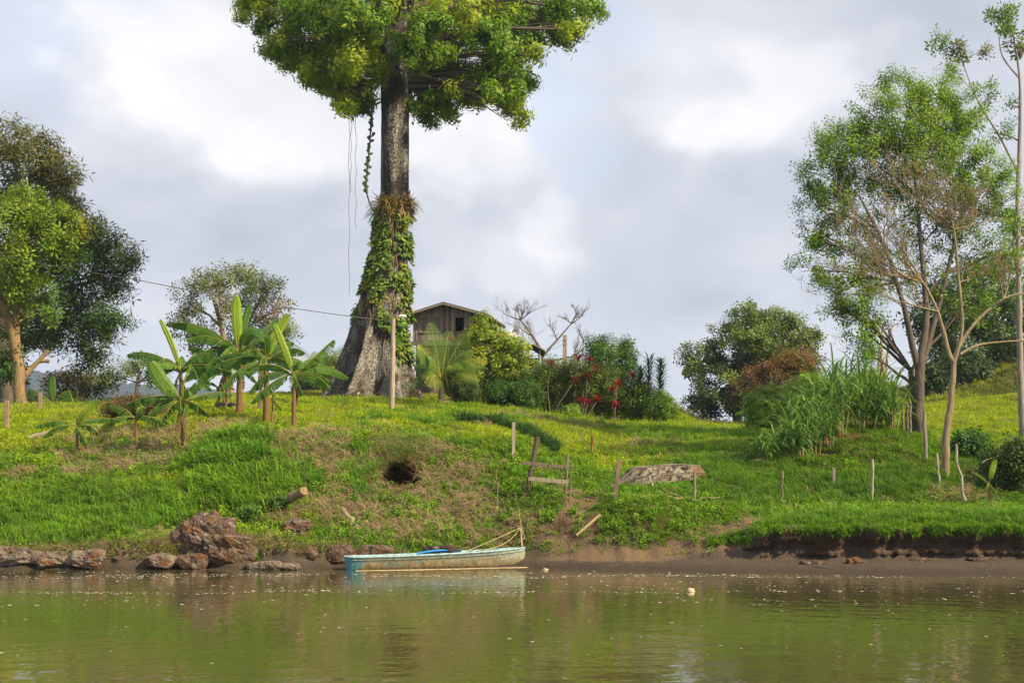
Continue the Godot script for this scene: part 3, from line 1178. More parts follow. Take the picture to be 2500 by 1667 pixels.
func banana(label: String, px: float, d: float, crown_px: float, crown_py: float, thick: float, leaves: Array, extra: int, group := "banana plants on the slope", spread := 1.0) -> void:
	# leaves: [tip dx, dy in survey px from the crown, depth m, arch m, width m, kind 0 dark 1 mid 2 new, faces viewer, torn]
	rng.seed = hash(label)
	var base := on_ground(px, d)
	var root := thing("banana_plant", label, "banana plant", base, group)
	var crown := at_view(crown_px, crown_py, d) - base
	var s := Shape.new()
	var pts := []
	var rad := []
	for i in 8:
		var t := i / 7.0
		pts.append(Vector3(crown.x * t, -0.12 + (crown.y + 0.12) * t, 0))
		rad.append(thick * 0.82 * lerpf(1.15, 0.62, t) * (1.0 + 0.05 * sin(i * 2.3)))
	s.tube(pts, rad, 10, Color(0.27, 0.15, 0.07), 0.06)
	part("stem", s.made(), M.wood, root)
	var all := leaves.duplicate()
	for i in extra + (7 if spread >= 1.0 else 0):
		var a := i * 2.4 + rr(-0.4, 0.4)
		var reach := rr(60, 125) * spread
		all.append([cos(a) * reach, rr(-25, 45) * spread, sin(a) * 1.3 * spread, rr(0.35, 0.8) * spread, rr(0.34, 0.5) * spread, 0 if i % 3 else 1, false, rr(0.15, 0.5)])
	if spread >= 1.0:
		# withered leaves hanging along the stem
		for i in 3:
			all.append([rr(-20, 20), rr(-85, -55), rr(-0.1, 0.35), 0.25, rr(0.16, 0.26), 3, true, 0.5])
	for lf in all:
		var tip := Vector3(lf[0], lf[1], 0) * 1.1 * d / LENS + Vector3(0, 0 if lf[6] else -0.2, lf[2])
		var face := Vector3(0.1, 0.25, 1.0) if lf[6] else Vector3(0.1, 0.8, rr(0.3, 0.8))
		var col: Color = jig([DARK_LEAF, MID_LEAF, NEW_LEAF, Color(0.24, 0.16, 0.075)][lf[5]], 0.15)
		var mesh := banana_leaf(tip, lf[3], lf[4], face.normalized(), col, lf[7] if lf[6] else maxf(lf[7], 0.42), lf[6])
		part("leaf", mesh, M.broad, root, Transform3D(Basis(), crown + Vector3(0, rr(-0.12, 0.05), 0)))


func make_bananas() -> void:
	banana("small banana plant with one upright pale leaf, nearest the left edge", 188, 60.0, 187, 1038, 0.085, [[45, 55, 0.3, 0.1, 0.42, 2, true, 0.02], [-88, 8, 0.2, 0.35, 0.36, 1, false, 0.05], [-70, -16, 0.5, 0.3, 0.34, 0, false, 0.1], [86, 24, -0.4, 0.3, 0.3, 0, false, 0.4], [-20, 76, 0.0, 0.0, 0.07, 2, true, 0.0], [32, -28, 0.9, 0.3, 0.4, 0, false, 0.1], [60, -8, 0.7, 0.35, 0.34, 0, false, 0.15]], 0, "banana plants on the slope", 0.7)
	banana("low banana plant with spreading drooping leaves, second from the left edge", 331, 61.0, 331, 1022, 0.09, [[-60, 46, 0.0, 0.3, 0.42, 1, false, 0.05], [-76, -12, 0.4, 0.3, 0.4, 0, false, 0.2], [62, -4, 0.3, 0.3, 0.38, 0, false, 0.3], [24, 26, 0.3, 0.2, 0.36, 1, true, 0.05], [18, 42, 0, 0.1, 0.35, 2, true, 0.0], [-50, 20, -0.6, 0.3, 0.35, 0, false, 0.1]], 1, "banana plants on the slope", 0.6)
	banana("banana plant with slim orange stem and spear leaf, front of the slope", 446, 59.0, 445, 980, 0.1, [[-122, 4, 0.2, 0.5, 0.5, 0, false, 0.08], [-72, -18, 0.6, 0.35, 0.4, 0, false, 0.15], [-42, -36, 0.7, 0.3, 0.38, 0, false, 0.5], [14, 92, 0.1, 0.0, 0.1, 2, true, 0.0], [58, 52, 0.5, 0.1, 0.5, 1, true, 0.1], [62, -24, 0.5, 0.35, 0.36, 0, false, 0.6], [-72, 84, 0.4, -0.15, 0.75, 1, true, 0.03], [16, -20, 1.0, 0.3, 0.36, 0, false, 0.2]], 0)
	banana("tall banana plant with long yellow furled leaf leaning left", 440, 62.0, 441, 905, 0.12, [[-122, 44, 0.1, 0.55, 0.52, 0, false, 0.3], [-46, 118, 0.2, 0.15, 0.3, 2, true, 0.02], [-60, 6, 0.4, 0.5, 0.5, 0, false, 0.1], [72, 44, 0.3, 0.4, 0.5, 0, false, 0.3], [90, 14, 0.5, 0.45, 0.5, 0, false, 0.4], [30, 60, -0.5, 0.3, 0.5, 0, false, 0.3]], 2)
	banana("banana plant with dark red stem, farthest back in the row", 549, 72.0, 549, 905, 0.16, [[-84, 62, 0.0, 0.6, 0.55, 0, false, 0.35], [-70, 24, 0.2, 0.5, 0.5, 0, false, 0.3], [60, 40, -0.5, 0.5, 0.5, 0, false, 0.3], [-95, -10, 0.4, 0.6, 0.5, 0, false, 0.3], [40, 70, -0.6, 0.4, 0.5, 1, false, 0.2]], 2)
	banana("tallest banana plant, one broad upright yellow leaf at its top", 584, 68.0, 584, 865, 0.19, [[-8, 128, 0.4, 0.0, 0.62, 2, true, 0.02], [16, 118, -0.3, 0.0, 0.5, 0, true, 0.1], [-156, 82, 0.2, 0.75, 0.6, 1, false, 0.4], [-112, 40, 0.7, 0.7, 0.55, 0, false, 0.3], [76, 92, -0.5, 0.2, 0.45, 0, false, 0.5], [50, 34, 0.6, 0.9, 0.7, 0, true, 0.05], [-110, -10, 0.5, 0.6, 0.55, 0, false, 0.1], [-96, -44, 0.8, 0.5, 0.5, 0, false, 0.2], [96, 6, 0.3, 0.5, 0.5, 0, false, 0.25]], 0)
	banana("thick stemmed banana plant with one upright yellow leaf leaning right", 650, 65.0, 649, 880, 0.19, [[44, 108, 0.2, 0.0, 0.55, 2, true, 0.02], [-2, 44, 0.8, 0.7, 0.75, 0, true, 0.3], [-140, -30, 0.4, 0.75, 0.6, 0, false, 0.1], [-98, -60, 0.8, 0.6, 0.5, 0, false, 0.15], [90, -20, 0.2, 0.6, 0.5, 0, false, 0.5], [58, 50, -0.4, 0.5, 0.5, 0, false, 0.4], [-60, 36, -0.5, 0.6, 0.5, 1, false, 0.2], [84, 30, -0.6, 0.5, 0.5, 0, false, 0.5]], 0)
	banana("banana plant with tattered leaf reaching right, nearest the big tree", 717, 62.0, 717, 915, 0.13, [[92, 92, 0.0, 0.25, 0.45, 1, false, 0.75], [-44, 118, 0.2, 0.05, 0.42, 2, true, 0.04], [-102, -32, 0.4, 0.65, 0.5, 0, false, 0.25], [-86, -54, 0.7, 0.5, 0.5, 0, false, 0.3], [88, -10, 0.3, 0.45, 0.4, 0, false, 0.6], [20, 10, 0.8, 0.4, 0.5, 0, true, 0.2], [-50, 8, 0.2, 0.5, 0.4, 0, false, 0.3], [24, -38, 0.9, 0.35, 0.4, 0, false, 0.4]], 0)
	banana("young banana sucker with thin brown stem beside the thick stem", 664, 65.4, 664, 972, 0.05, [[-14, 12, 0.1, 0.15, 0.2, 0, false, 0.2], [22, -12, 0.2, 0.2, 0.2, 0, false, 0.3], [10, 14, 0.1, 0.1, 0.18, 1, true, 0.1]], 1, "young banana suckers", 0.35)
	banana("young banana sucker with thin stem beside the dark red stem", 530, 73.0, 530, 945, 0.05, [[-18, 22, 0.1, 0.2, 0.22, 0, false, 0.2], [20, 16, 0.2, 0.2, 0.22, 0, false, 0.3]], 2, "young banana suckers", 0.4)
	banana("small banana plant with one bright upright leaf near the right edge", 2422, 55.8, 2415, 1182, 0.045, [[14, 52, 0.2, 0.0, 0.3, 2, true, 0.05], [-32, 26, 0.1, 0.1, 0.16, 1, true, 0.0], [-12, -24, 0.3, 0.1, 0.14, 1, true, 0.1], [16, -22, 0.2, 0.12, 0.12, 1, false, 0.4]], 0, "lone banana plants", 0.4)
	banana("dark leaved banana plant in shade beneath the left tree", 128, 84.0, 130, 985, 0.12, [[-6, 62, 0.2, 0.1, 0.6, 0, true, 0.02], [-66, 34, 0.0, 0.5, 0.6, 0, false, 0.05], [40, 36, 0.1, 0.5, 0.7, 0, false, 0.05], [72, 8, 0.2, 0.6, 0.6, 0, false, 0.1], [-24, 10, 0.7, 0.4, 0.6, 0, false, 0.05]], 0, "lone banana plants", 0.7)
	banana("banana plant with withered brown leaf behind the cane", 1840, 84.0, 1838, 1006, 0.12, [[-18, 24, 0.2, 0.1, 0.4, 1, true, 0.1], [22, 30, 0.2, 0.2, 0.35, 0, true, 0.5], [-40, 6, 0.1, 0.3, 0.3, 1, false, 0.1], [14, -6, 0.5, 0.2, 0.5, 0, false, 0.1]], 0, "lone banana plants", 0.6)


# ---------------------------------------------------------------- the big buttressed tree

var kapok := Vector3.ZERO
# fins: [angle from +x toward the river (+z), reach at the foot, height where it dies out, angular half width]
const FINS := [[2.95, 2.2, 10.5, 0.27], [2.08, 2.1, 8.0, 0.15], [1.05, 1.9, 5.0, 0.24], [0.3, 1.6, 5.5, 0.32], [-0.75, 2.2, 7.0, 0.3], [-1.9, 2.4, 8.0, 0.28], [-2.6, 2.0, 6.0, 0.2]]


func kapok_radius(a: float, h: float) -> float:
	var r := 0.90 + 0.46 * smoothstep(13.5, 4.5, h) + 0.2 * exp(-maxf(h, 0.0) / 1.6)
	if h > 19.0:
		r += 0.05 * (h - 19.0)
	var out := 0.0
	for f in FINS:
		var da := absf(wrapf(a - f[0], -PI, PI))
		var up: float = clampf(1.0 - h / f[2], 0.0, 1.0)
		if up <= 0.0:
			continue
		var w: float = f[3] * (1.0 + 0.9 * (1.0 - up))
		out = maxf(out, f[1] * pow(up, 1.9) * exp(-pow(da / w, 1.6)))
	r += out
	r *= 1.0 + 0.035 * n_fine.get_noise_3d(cos(a) * 1.2, h * 0.35, sin(a) * 1.2) + 0.02 * sin(a * 7.0 + h * 0.2)
	return r


func kapok_at(a: float, h: float, out := 0.0) -> Vector3:
	var r := kapok_radius(a, h) + out
	var lean := -0.07 * maxf(0.0, 13.0 - h)
	return Vector3(cos(a) * r + lean, h, sin(a) * r)


func make_kapok() -> void:
	rng.seed = 300
	var d := 90.0
	kapok = on_ground(958, d)
	var root := thing("buttressed_tree", "giant pale grey tree with buttress roots and wide green crown", "tree", kapok)
	var s := Shape.new()
	var sides := 150
	var rows := 110
	var patchy := FastNoiseLite.new()
	patchy.seed = 8
	patchy.frequency = 0.55
	patchy.fractal_octaves = 4
	for r in rows:
		var h := -0.6 + 27.5 * pow(r / (rows - 1.0), 1.25)
		for k in sides:
			var a := TAU * k / sides
			var p := kapok_at(a, h)
			var e := 0.03
			var ta := kapok_at(a + e, h) - kapok_at(a - e, h)
			var th := kapok_at(a, h + 0.15) - kapok_at(a, h - 0.15)
			var nn := th.cross(ta).normalized()
			# lichen, algae and bare bark in patches, with shade painted into the left flank
			var q := patchy.get_noise_3d(p.x * 1.3, p.y * 0.6, p.z * 1.3)
			var q2 := patchy.get_noise_3d(p.x * 3.5 + 20.0, p.y * 1.6, p.z * 3.5)
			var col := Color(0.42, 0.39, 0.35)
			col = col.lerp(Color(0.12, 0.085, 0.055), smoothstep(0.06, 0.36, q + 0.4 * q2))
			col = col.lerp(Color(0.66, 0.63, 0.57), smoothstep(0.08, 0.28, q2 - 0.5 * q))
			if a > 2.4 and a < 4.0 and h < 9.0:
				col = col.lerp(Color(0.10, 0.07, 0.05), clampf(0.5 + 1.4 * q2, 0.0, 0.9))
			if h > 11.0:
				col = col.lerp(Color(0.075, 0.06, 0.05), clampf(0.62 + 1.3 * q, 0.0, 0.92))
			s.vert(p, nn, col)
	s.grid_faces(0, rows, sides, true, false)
	# limbs of the crown
	var bark := Color(0.2, 0.165, 0.13)
	var lobes := []
	# lobes seen from the river: [x, y, half width, half height in survey px, depth offset, clumps]
	var seen := [[640, 12, 62, 40, 2, 90], [705, 48, 80, 48, 3, 150], [690, 118, 58, 26, 1, 80], [770, 110, 80, 46, 4, 170], [735, 155, 56, 26, 2, 80], [800, 175, 66, 40, 0, 140], [845, 215, 58, 40, 2, 130], [880, 150, 60, 60, -3, 150], [875, 255, 34, 28, 1, 55], [860, 60, 90, 60, -4, 200], [905, 110, 50, 60, 4, 120], [990, 30, 90, 60, 5, 190], [1030, 100, 70, 60, -4, 170], [1020, 190, 48, 48, 1, 110], [1035, 258, 36, 28, 0, 60], [1085, 250, 36, 28, 1, 60], [1130, 232, 50, 22, -1, 60], [1085, 150, 74, 50, 4, 160], [1130, 200, 66, 30, 3, 120], [1165, 212, 36, 18, 4, 45], [1120, 60, 90, 60, 0, 190], [1215, 110, 66, 60, -2, 150], [1225, 190, 56, 54, -1, 130], [1245, 250, 34, 32, 0, 60], [1270, 150, 44, 40, 1, 80], [1290, 50, 90, 50, 2, 170], [1370, 60, 60, 38, 1, 110], [1400, 20, 56, 34, 0, 90], [780, 30, 90, 50, -2, 170], [930, 20, 60, 50, 0, 110], [1200, 20, 90, 50, 3, 150]]
	for q in seen:
		lobes.append([at_view(q[0], q[1], d + q[4]) - kapok, q[2] * d / LENS, q[3] * d / LENS, q[5]])
	for q in [[660, 100], [700, 140], [640, 60], [760, 175], [800, 215], [850, 262], [820, 240], [900, 240], [1010, 250], [1050, 285], [1100, 275], [1075, 225], [1180, 235], [1210, 240], [1265, 225], [1255, 280], [1290, 185], [1310, 130], [1350, 110], [1400, 70], [1440, 30], [610, 30]]:
		lobes.append([at_view(q[0] + rr(-10, 10), q[1] + rr(-8, 8), d + rr(-3, 3)) - kapok, rr(0.5, 0.9), rr(0.5, 0.8), 16])
	# and the dome of the crown above
	for i in 20:
		var a := i * 2.4
		var rad := 10.5 * sqrt((i + 0.5) / 20.0)
		var y := 26.5 + 8.0 * (1.0 - pow(rad / 11.5, 2.0)) + rr(-1, 1)
		lobes.append([Vector3(cos(a) * rad, y, sin(a) * rad), rr(1.7, 2.4), rr(1.1, 1.6), 60])
	var where := []
	var tints := []
	var gap := FastNoiseLite.new()
	gap.seed = 12
	gap.frequency = 0.55
	var limbs := Shape.new()
	for lo in lobes:
		var c: Vector3 = lo[0]
		var hgt := clampf(c.y + 0.6 - 0.1 * Vector2(c.x, c.z).length(), 20.3 + rr(0, 1.2), 26.5)
		var start := Vector3(0, hgt, 0) + Vector3(c.x, 0, c.z).normalized() * 0.6
		var lr := 0.055 + 0.009 * c.distance_to(start)
		var path := limb(limbs, start, c, lr * 1.5, lr * 0.3, 0.12, bark, 6)
		for b in 6:
			var u := rvec()
			var to := c + Vector3(u.x * lo[1], u.y * lo[2] * 0.9, u.z * lo[1])
			limb(limbs, path[1 + b % 5], to, lr * 0.35, 0.015, 0.06, bark, 4)
		var fresh := rng.randf() < 0.4
		var want: int = int(lo[3] * 1.35)
		var tries := 0
		var made := 0
		while made < want and tries < want * 4:
			tries += 1
			var u := rvec()
			var p := c + Vector3(u.x * lo[1], u.y * lo[2], u.z * lo[1]) * pow(rng.randf(), 0.45) * (1.1 if rng.randf() < 0.85 else rr(1.1, 1.45))
			if gap.get_noise_3dv(p) < 0.12 + rr(-0.1, 0.1):
				continue
			made += 1
			where.append(aim(u + Vector3(0, 0.1, 0) + rvec() * 0.6, rr(0, TAU), rr(0.7, 1.5), p))
			var leaf_col := Color(0.17, 0.30, 0.02)
			if fresh or rng.randf() < 0.12:
				leaf_col = Color(0.33, 0.42, 0.022)
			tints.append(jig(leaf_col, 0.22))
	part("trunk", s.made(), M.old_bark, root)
	part("limbs", limbs.made(), M.bark, root)
	scatter("crown", LEAF.hang, M.leaf, root, where, tints)


func make_climbers() -> void:
	# leafy climber wrapping the trunk
	rng.seed = 310
	var root := thing("climbing_vine", "heart-leaved climbing vine wrapping the giant tree's trunk", "vine", kapok)
	var where := []
	var tints := []
	var mask := FastNoiseLite.new()
	mask.seed = 17
	mask.frequency = 0.45
	mask.fractal_octaves = 3
	for i in 9000:
		var a := rr(-0.6, 3.7)
		var h := rr(2.2, 12.4)
		var p := kapok_at(a, h)
		# thins out on the bare grey face low on the left and on the bare strip at the right of the middle
		var lo := 6.2 if a > 1.75 else (3.2 if a > 1.2 else 2.2)
		if a > 2.75:
			lo = 5.0
		if h < lo + 0.7 * mask.get_noise_2d(a * 4.0, h):
			continue
		if h > 8.0 and h < 10.2 and a > 0.75 and a < 1.35 and rng.randf() < 0.85:
			continue
		if mask.get_noise_3d(p.x * 1.6, h * 1.2, p.z * 1.6) < -0.02 + rr(-0.1, 0.1):
			continue
		var out := Vector3(cos(a), 0, sin(a))
		var pos := kapok_at(a, h, rr(0.03, 0.3) + 0.4 * maxf(0.0, mask.get_noise_3d(p.x * 2.0 + 7.0, h * 2.0, p.z * 2.0)))
		var y := Vector3(rr(-0.3, 0.3), 1.0, rr(-0.3, 0.3))
		var zz := (out + rvec() * 0.55 + Vector3(0, 0.35, 0)).normalized()
		var xx := y.cross(zz).normalized()
		var b := (Basis(xx, zz.cross(xx).normalized(), zz) * Basis(Vector3.BACK, rr(-0.8, 0.8))).scaled(Vector3.ONE * rr(0.6, 1.35))
		where.append(Transform3D(b, pos))
		var col := Color(0.10, 0.19, 0.02) if rng.randf() < 0.62 else (Color(0.19, 0.28, 0.025) if rng.randf() < 0.7 else Color(0.32, 0.35, 0.03))
		if rng.randf() < 0.02:
			col = Color(0.5, 0.3, 0.03)
		tints.append(jig(col, 0.25))
	var st := Shape.new()
	for i in 34:
		var a := rr(-0.4, 3.4)
		var pts := []
		var rad := []
		var top := rr(7.0, 12.5)
		var low := rr(0.5, 4.0) if a < 1.3 else rr(4.0, 6.5)
		for k in 12:
			var h := lerpf(low, top, k / 11.0)
			pts.append(kapok_at(a + 0.25 * sin(k * 0.7 + i), h, 0.05))
			rad.append(rr(0.012, 0.03))
		st.tube(pts, rad, 4, jig(Color(0.25, 0.19, 0.1), 0.3), 0.0, false)
	var stem := part("stem", st.made(), M.stem, root)
	stem.set_meta("kind", "stuff")
	scatter("foliage", LEAF.heart, M.leaf, root, where, tints)
	# bromeliads in a collar above it
	rng.seed = 320
	for i in 16:
		var a := -0.5 + i * 0.28 + rr(-0.08, 0.08)
		var h := 12.3 + rr(-0.35, 0.5)
		var side := "left" if cos(a) < -0.3 else ("right" if cos(a) > 0.3 else "front")
		var b := tag(thing("bromeliad", "x", "bromeliad", kapok + kapok_at(a, h)), "spiky bromeliad rosette in the collar around the giant trunk", "bromeliad", "bromeliads in a collar round the giant trunk")
		var s := Shape.new()
		var out := Vector3(cos(a), 0, sin(a))
		for k in 26:
			var dir := (out * rr(0.3, 1.0) + rvec() * 0.75 + Vector3(0, rr(-0.3, 0.7), 0)).normalized()
			var long := rr(0.7, 1.35)
			var side_v := dir.cross(Vector3.UP).normalized() * 0.036
			var p1 := dir * long * 0.55
			var p2 := dir * long - Vector3(0, long * rr(0.1, 0.5), 0)
			var c := jig(Color(0.19, 0.20, 0.05) if k % 5 < 2 else Color(0.27, 0.17, 0.07), 0.25)
			s.quad(-side_v, p1 - side_v, p1 + side_v, side_v, c)
			s.tri(p1 - side_v, p2, p1 + side_v, c)
		# old leaves hanging below
		for k in 14:
			var p0 := out.cross(Vector3.UP) * rr(-0.3, 0.3) + out * rr(0.0, 0.2)
			var p1 := p0 + out * rr(0.1, 0.35) - Vector3(0, rr(0.7, 1.7), 0)
			var sv := out.cross(Vector3.UP) * 0.025
			s.quad(p0 - sv, p0 + sv, p1 + sv * 0.5, p1 - sv * 0.5, jig(Color(0.30, 0.21, 0.11), 0.25))
		part("leaf_rosette", s.made(), M.leaf_dull, b).set_meta("kind", "stuff")
		if i in [7, 4, 5]:
			var fs := Shape.new()
			fs.tube([Vector3.ZERO, out * 0.3 + Vector3(0, 0.5, 0)], [0.012, 0.01], 4, Color(0.5, 0.1, 0.12))
			fs.tube([out * 0.3 + Vector3(0, 0.5, 0), out * 0.32 + Vector3(0, 0.68, 0)], [0.05, 0.01], 5, Color(0.6, 0.07, 0.14))
			part("flower_spike", fs.made(), M.stem, b)
	# the hanging liana with its row of big heart leaves left of the trunk
	rng.seed = 330
	var top := at_view(908, 255, 88.6)
	var l := thing("hanging_liana", "dark liana with a row of heart leaves hanging left of the giant trunk", "vine", top)
	var path := [[908, 255], [905, 300], [903, 345], [899, 385], [895, 425], [893, 465], [900, 490], [910, 515]]
	var pts := []
	var rad := []
	for p in path:
		pts.append(at_view(p[0], p[1], 88.6) - top)
		rad.append(0.05)
	var sh := Shape.new()
	sh.tube(pts, rad, 6, Color(0.08, 0.06, 0.045), 0.1)
	part("stem", sh.made(), M.bark, l)
	for i in 26:
		var t := i / 26.0 * 5.2
		var k := int(t)
		var p: Vector3 = (pts[k] as Vector3).lerp(pts[k + 1], t - k)
		var sg := -1.0 if i % 2 else 1.0
		var b := Basis(Vector3.FORWARD, sg * rr(0.2, 0.9)) * Basis(Vector3.UP, rr(-0.7, 0.7))
		part("leaf", LEAF.heart, M.leaf_tint_dark, l, Transform3D(b.scaled(Vector3.ONE * rr(1.1, 1.7)), p + Vector3(sg * rr(0.05, 0.22), 0.1, rr(0.0, 0.15))))
	# thin hanging roots
	var roots := [[852, 255, 852, 720, "long"], [858, 270, 855, 470, "short"], [868, 262, 868, 560, "faint"]]
	for r in roots:
		var t0 := at_view(r[0], r[1], 88.0)
		var t1 := at_view(r[2], r[3], 88.0)
		var q := []
		var w := []
		for k in 14:
			q.append(t0.lerp(t1, k / 13.0) - t0 + Vector3(0.05 * sin(k * 1.9 + r[0]), 0, 0))
			w.append(0.016)
		var hs := Shape.new()
		hs.tube(q, w, 4, Color(0.2, 0.16, 0.12))
		var o := part("hanging_root", hs.made(), M.stem, self, Transform3D(Basis(), t0))
		tag(o, "%s thin aerial root hanging free left of the giant trunk" % {"long": "longest", "short": "kinked short", "faint": "middle-length"}[r[4]], "root", "aerial roots")


# ---------------------------------------------------------------- other trees

func make_trees() -> void:
	var dk := Color(0.085, 0.125, 0.025)
	var ru := Color(0.12, 0.125, 0.03)
	var lt := Color(0.20, 0.30, 0.02)
	# left: dark brownish tree behind
	tree("dark_tree", "large dark olive-brown tree at the left edge, behind the yellow-green one", "tree", "", 92.0,
		[[[20, 985, 0, 0.5], [5, 800, 0, 0.42], [20, 620, 1, 0.34], [60, 480, 1, 0.2]], [[5, 800, 0, 0.3], [110, 720, 2, 0.2], [220, 690, 3, 0.1]]],
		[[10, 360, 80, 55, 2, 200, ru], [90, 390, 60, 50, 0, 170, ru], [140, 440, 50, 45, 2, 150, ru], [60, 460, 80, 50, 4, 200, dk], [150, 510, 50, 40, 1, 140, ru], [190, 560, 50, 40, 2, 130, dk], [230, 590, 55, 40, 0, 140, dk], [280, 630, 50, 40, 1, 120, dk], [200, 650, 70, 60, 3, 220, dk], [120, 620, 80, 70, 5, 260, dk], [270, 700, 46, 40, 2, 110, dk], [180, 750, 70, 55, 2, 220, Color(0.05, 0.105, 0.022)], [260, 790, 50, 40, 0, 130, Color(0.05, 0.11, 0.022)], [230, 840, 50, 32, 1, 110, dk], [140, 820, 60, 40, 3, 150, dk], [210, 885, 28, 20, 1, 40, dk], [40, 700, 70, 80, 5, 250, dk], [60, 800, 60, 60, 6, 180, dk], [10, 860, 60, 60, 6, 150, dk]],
		{"leaf": LEAF.long, "mat": M.leaf_dull, "size": 1.15, "branches": 6, "swell": 1.12, "gap_size": 0.6, "gaps": 0.02, "bark": Color(0.16, 0.13, 0.10)})
	tree("yellow_green_tree", "yellow-green leafy tree with forked brown trunk at the left edge", "tree", "", 82.0,
		[[[48, 992, 0, 0.36], [44, 900, 0, 0.34], [28, 820, 0, 0.24], [4, 740, -1, 0.2], [-30, 680, -1, 0.14]], [[46, 905, 0, 0.26], [38, 800, 0.4, 0.2], [42, 720, 0.5, 0.16], [60, 600, 0.5, 0.1]], [[52, 930, 0.2, 0.16], [80, 895, 0.4, 0.13], [118, 855, 0.6, 0.12]], [[60, 915, 0.2, 0.14], [90, 884, 0.5, 0.12], [119, 882, 0.6, 0.11]]],
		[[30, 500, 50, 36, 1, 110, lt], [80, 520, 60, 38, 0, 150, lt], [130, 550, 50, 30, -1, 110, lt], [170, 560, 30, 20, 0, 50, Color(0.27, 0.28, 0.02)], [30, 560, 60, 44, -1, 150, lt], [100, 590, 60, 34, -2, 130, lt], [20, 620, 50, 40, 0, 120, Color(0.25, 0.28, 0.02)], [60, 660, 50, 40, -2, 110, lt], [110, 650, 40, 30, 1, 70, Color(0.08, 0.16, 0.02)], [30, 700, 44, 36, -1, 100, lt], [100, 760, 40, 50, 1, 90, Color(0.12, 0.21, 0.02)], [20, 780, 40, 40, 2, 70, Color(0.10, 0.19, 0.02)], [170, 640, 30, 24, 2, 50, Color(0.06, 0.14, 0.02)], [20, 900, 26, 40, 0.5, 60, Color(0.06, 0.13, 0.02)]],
		{"leaf": LEAF.broad, "size": 1.0, "bark": Color(0.34, 0.23, 0.12), "clear": 0.4, "swell": 1.15, "gaps": 0.08, "gap_size": 0.6})
	tree("thinly_leaved_tree", "round tree with bare pinkish twigs behind the banana plants", "tree", "", 118.0,
		[[[560, 985, 0, 0.4], [555, 900, 0, 0.34], [540, 800, 0, 0.2], [520, 730, 0, 0.1]], [[557, 900, 0, 0.2], [600, 800, 1, 0.14], [630, 740, 1, 0.08]]],
		[[500, 700, 46, 34, 0, 70, Color(0.17, 0.21, 0.03)], [570, 690, 56, 34, 1, 110, Color(0.19, 0.23, 0.03)], [640, 705, 48, 30, 0, 80, Color(0.14, 0.20, 0.03)], [460, 740, 40, 34, 1, 40, Color(0.17, 0.19, 0.06)], [530, 750, 60, 40, -1, 60, Color(0.2, 0.2, 0.06)], [610, 760, 56, 40, 2, 60, Color(0.24, 0.2, 0.09)], [675, 760, 34, 36, 0, 30, Color(0.3, 0.22, 0.12)], [690, 800, 30, 30, 1, 50, Color(0.16, 0.22, 0.03)], [450, 790, 34, 34, 0, 50, Color(0.15, 0.2, 0.05)], [480, 820, 30, 24, 1, 40, Color(0.13, 0.19, 0.03)], [600, 830, 60, 40, 2, 80, Color(0.1, 0.17, 0.03)], [520, 860, 60, 50, 4, 110, Color(0.08, 0.15, 0.025)], [660, 860, 50, 50, 3, 110, Color(0.08, 0.15, 0.025)]],
		{"leaf": LEAF.small, "size": 1.5, "twigs": 6, "branches": 7, "bark": Color(0.34, 0.26, 0.21), "gap_size": 0.6})
	tree("umbrella_tree", "flat-topped pale tree far behind at the left", "tree", "", 150.0,
		[[[330, 990, 0, 0.3], [335, 935, 0, 0.22], [345, 905, 0, 0.12]]],
		[[310, 905, 30, 16, 0, 45, Color(0.2, 0.26, 0.05)], [350, 892, 32, 18, 1, 60, Color(0.18, 0.27, 0.04)], [385, 905, 24, 18, 0, 40, Color(0.17, 0.26, 0.04)], [290, 925, 20, 12, 1, 20, Color(0.2, 0.24, 0.07)], [375, 930, 24, 16, 2, 30, Color(0.14, 0.2, 0.04)]],
		{"leaf": LEAF.small, "size": 1.5, "twigs": 4, "bark": Color(0.2, 0.17, 0.15)})
	tree("reddish_young_tree", "slim bush with orange young leaves below the left trees", "tree", "", 96.0,
		[[[200, 990, 0, 0.1], [200, 930, 0, 0.07], [195, 905, 0, 0.04]]],
		[[190, 925, 22, 22, 0, 40, Color(0.15, 0.15, 0.03)], [140, 940, 30, 20, 0, 40, Color(0.25, 0.15, 0.04)], [235, 935, 30, 20, 0, 45, Color(0.14, 0.17, 0.03)], [165, 965, 40, 16, 0, 40, Color(0.1, 0.13, 0.03)], [225, 960, 30, 16, 1, 30, Color(0.1, 0.14, 0.03)], [265, 925, 18, 18, 0, 30, Color(0.06, 0.11, 0.03)]],
		{"leaf": LEAF.broad, "size": 0.95})
	for q in [[-20, 870, 90, 96.0, "dark mass of leaves low at the left edge, behind the forked trunk"], [90, 965, 60, 130.0, "dense far bush under the left trees, with the first fence post before it"], [800, 870, 26, 112.0, "small olive bush peeping out left of the giant buttress"], [760, 905, 36, 110.0, "low olive bush farther left of the giant buttress"]]:
		shrub("background_bush", q[4], "far bushes", q[0], q[1], q[2], q[3], 7, 240, LEAF.broad, Color(0.075, 0.12, 0.035), 1.3)
	# middle right: grey-green tree and the brown bush before it
	var gg := Color(0.17, 0.235, 0.055)
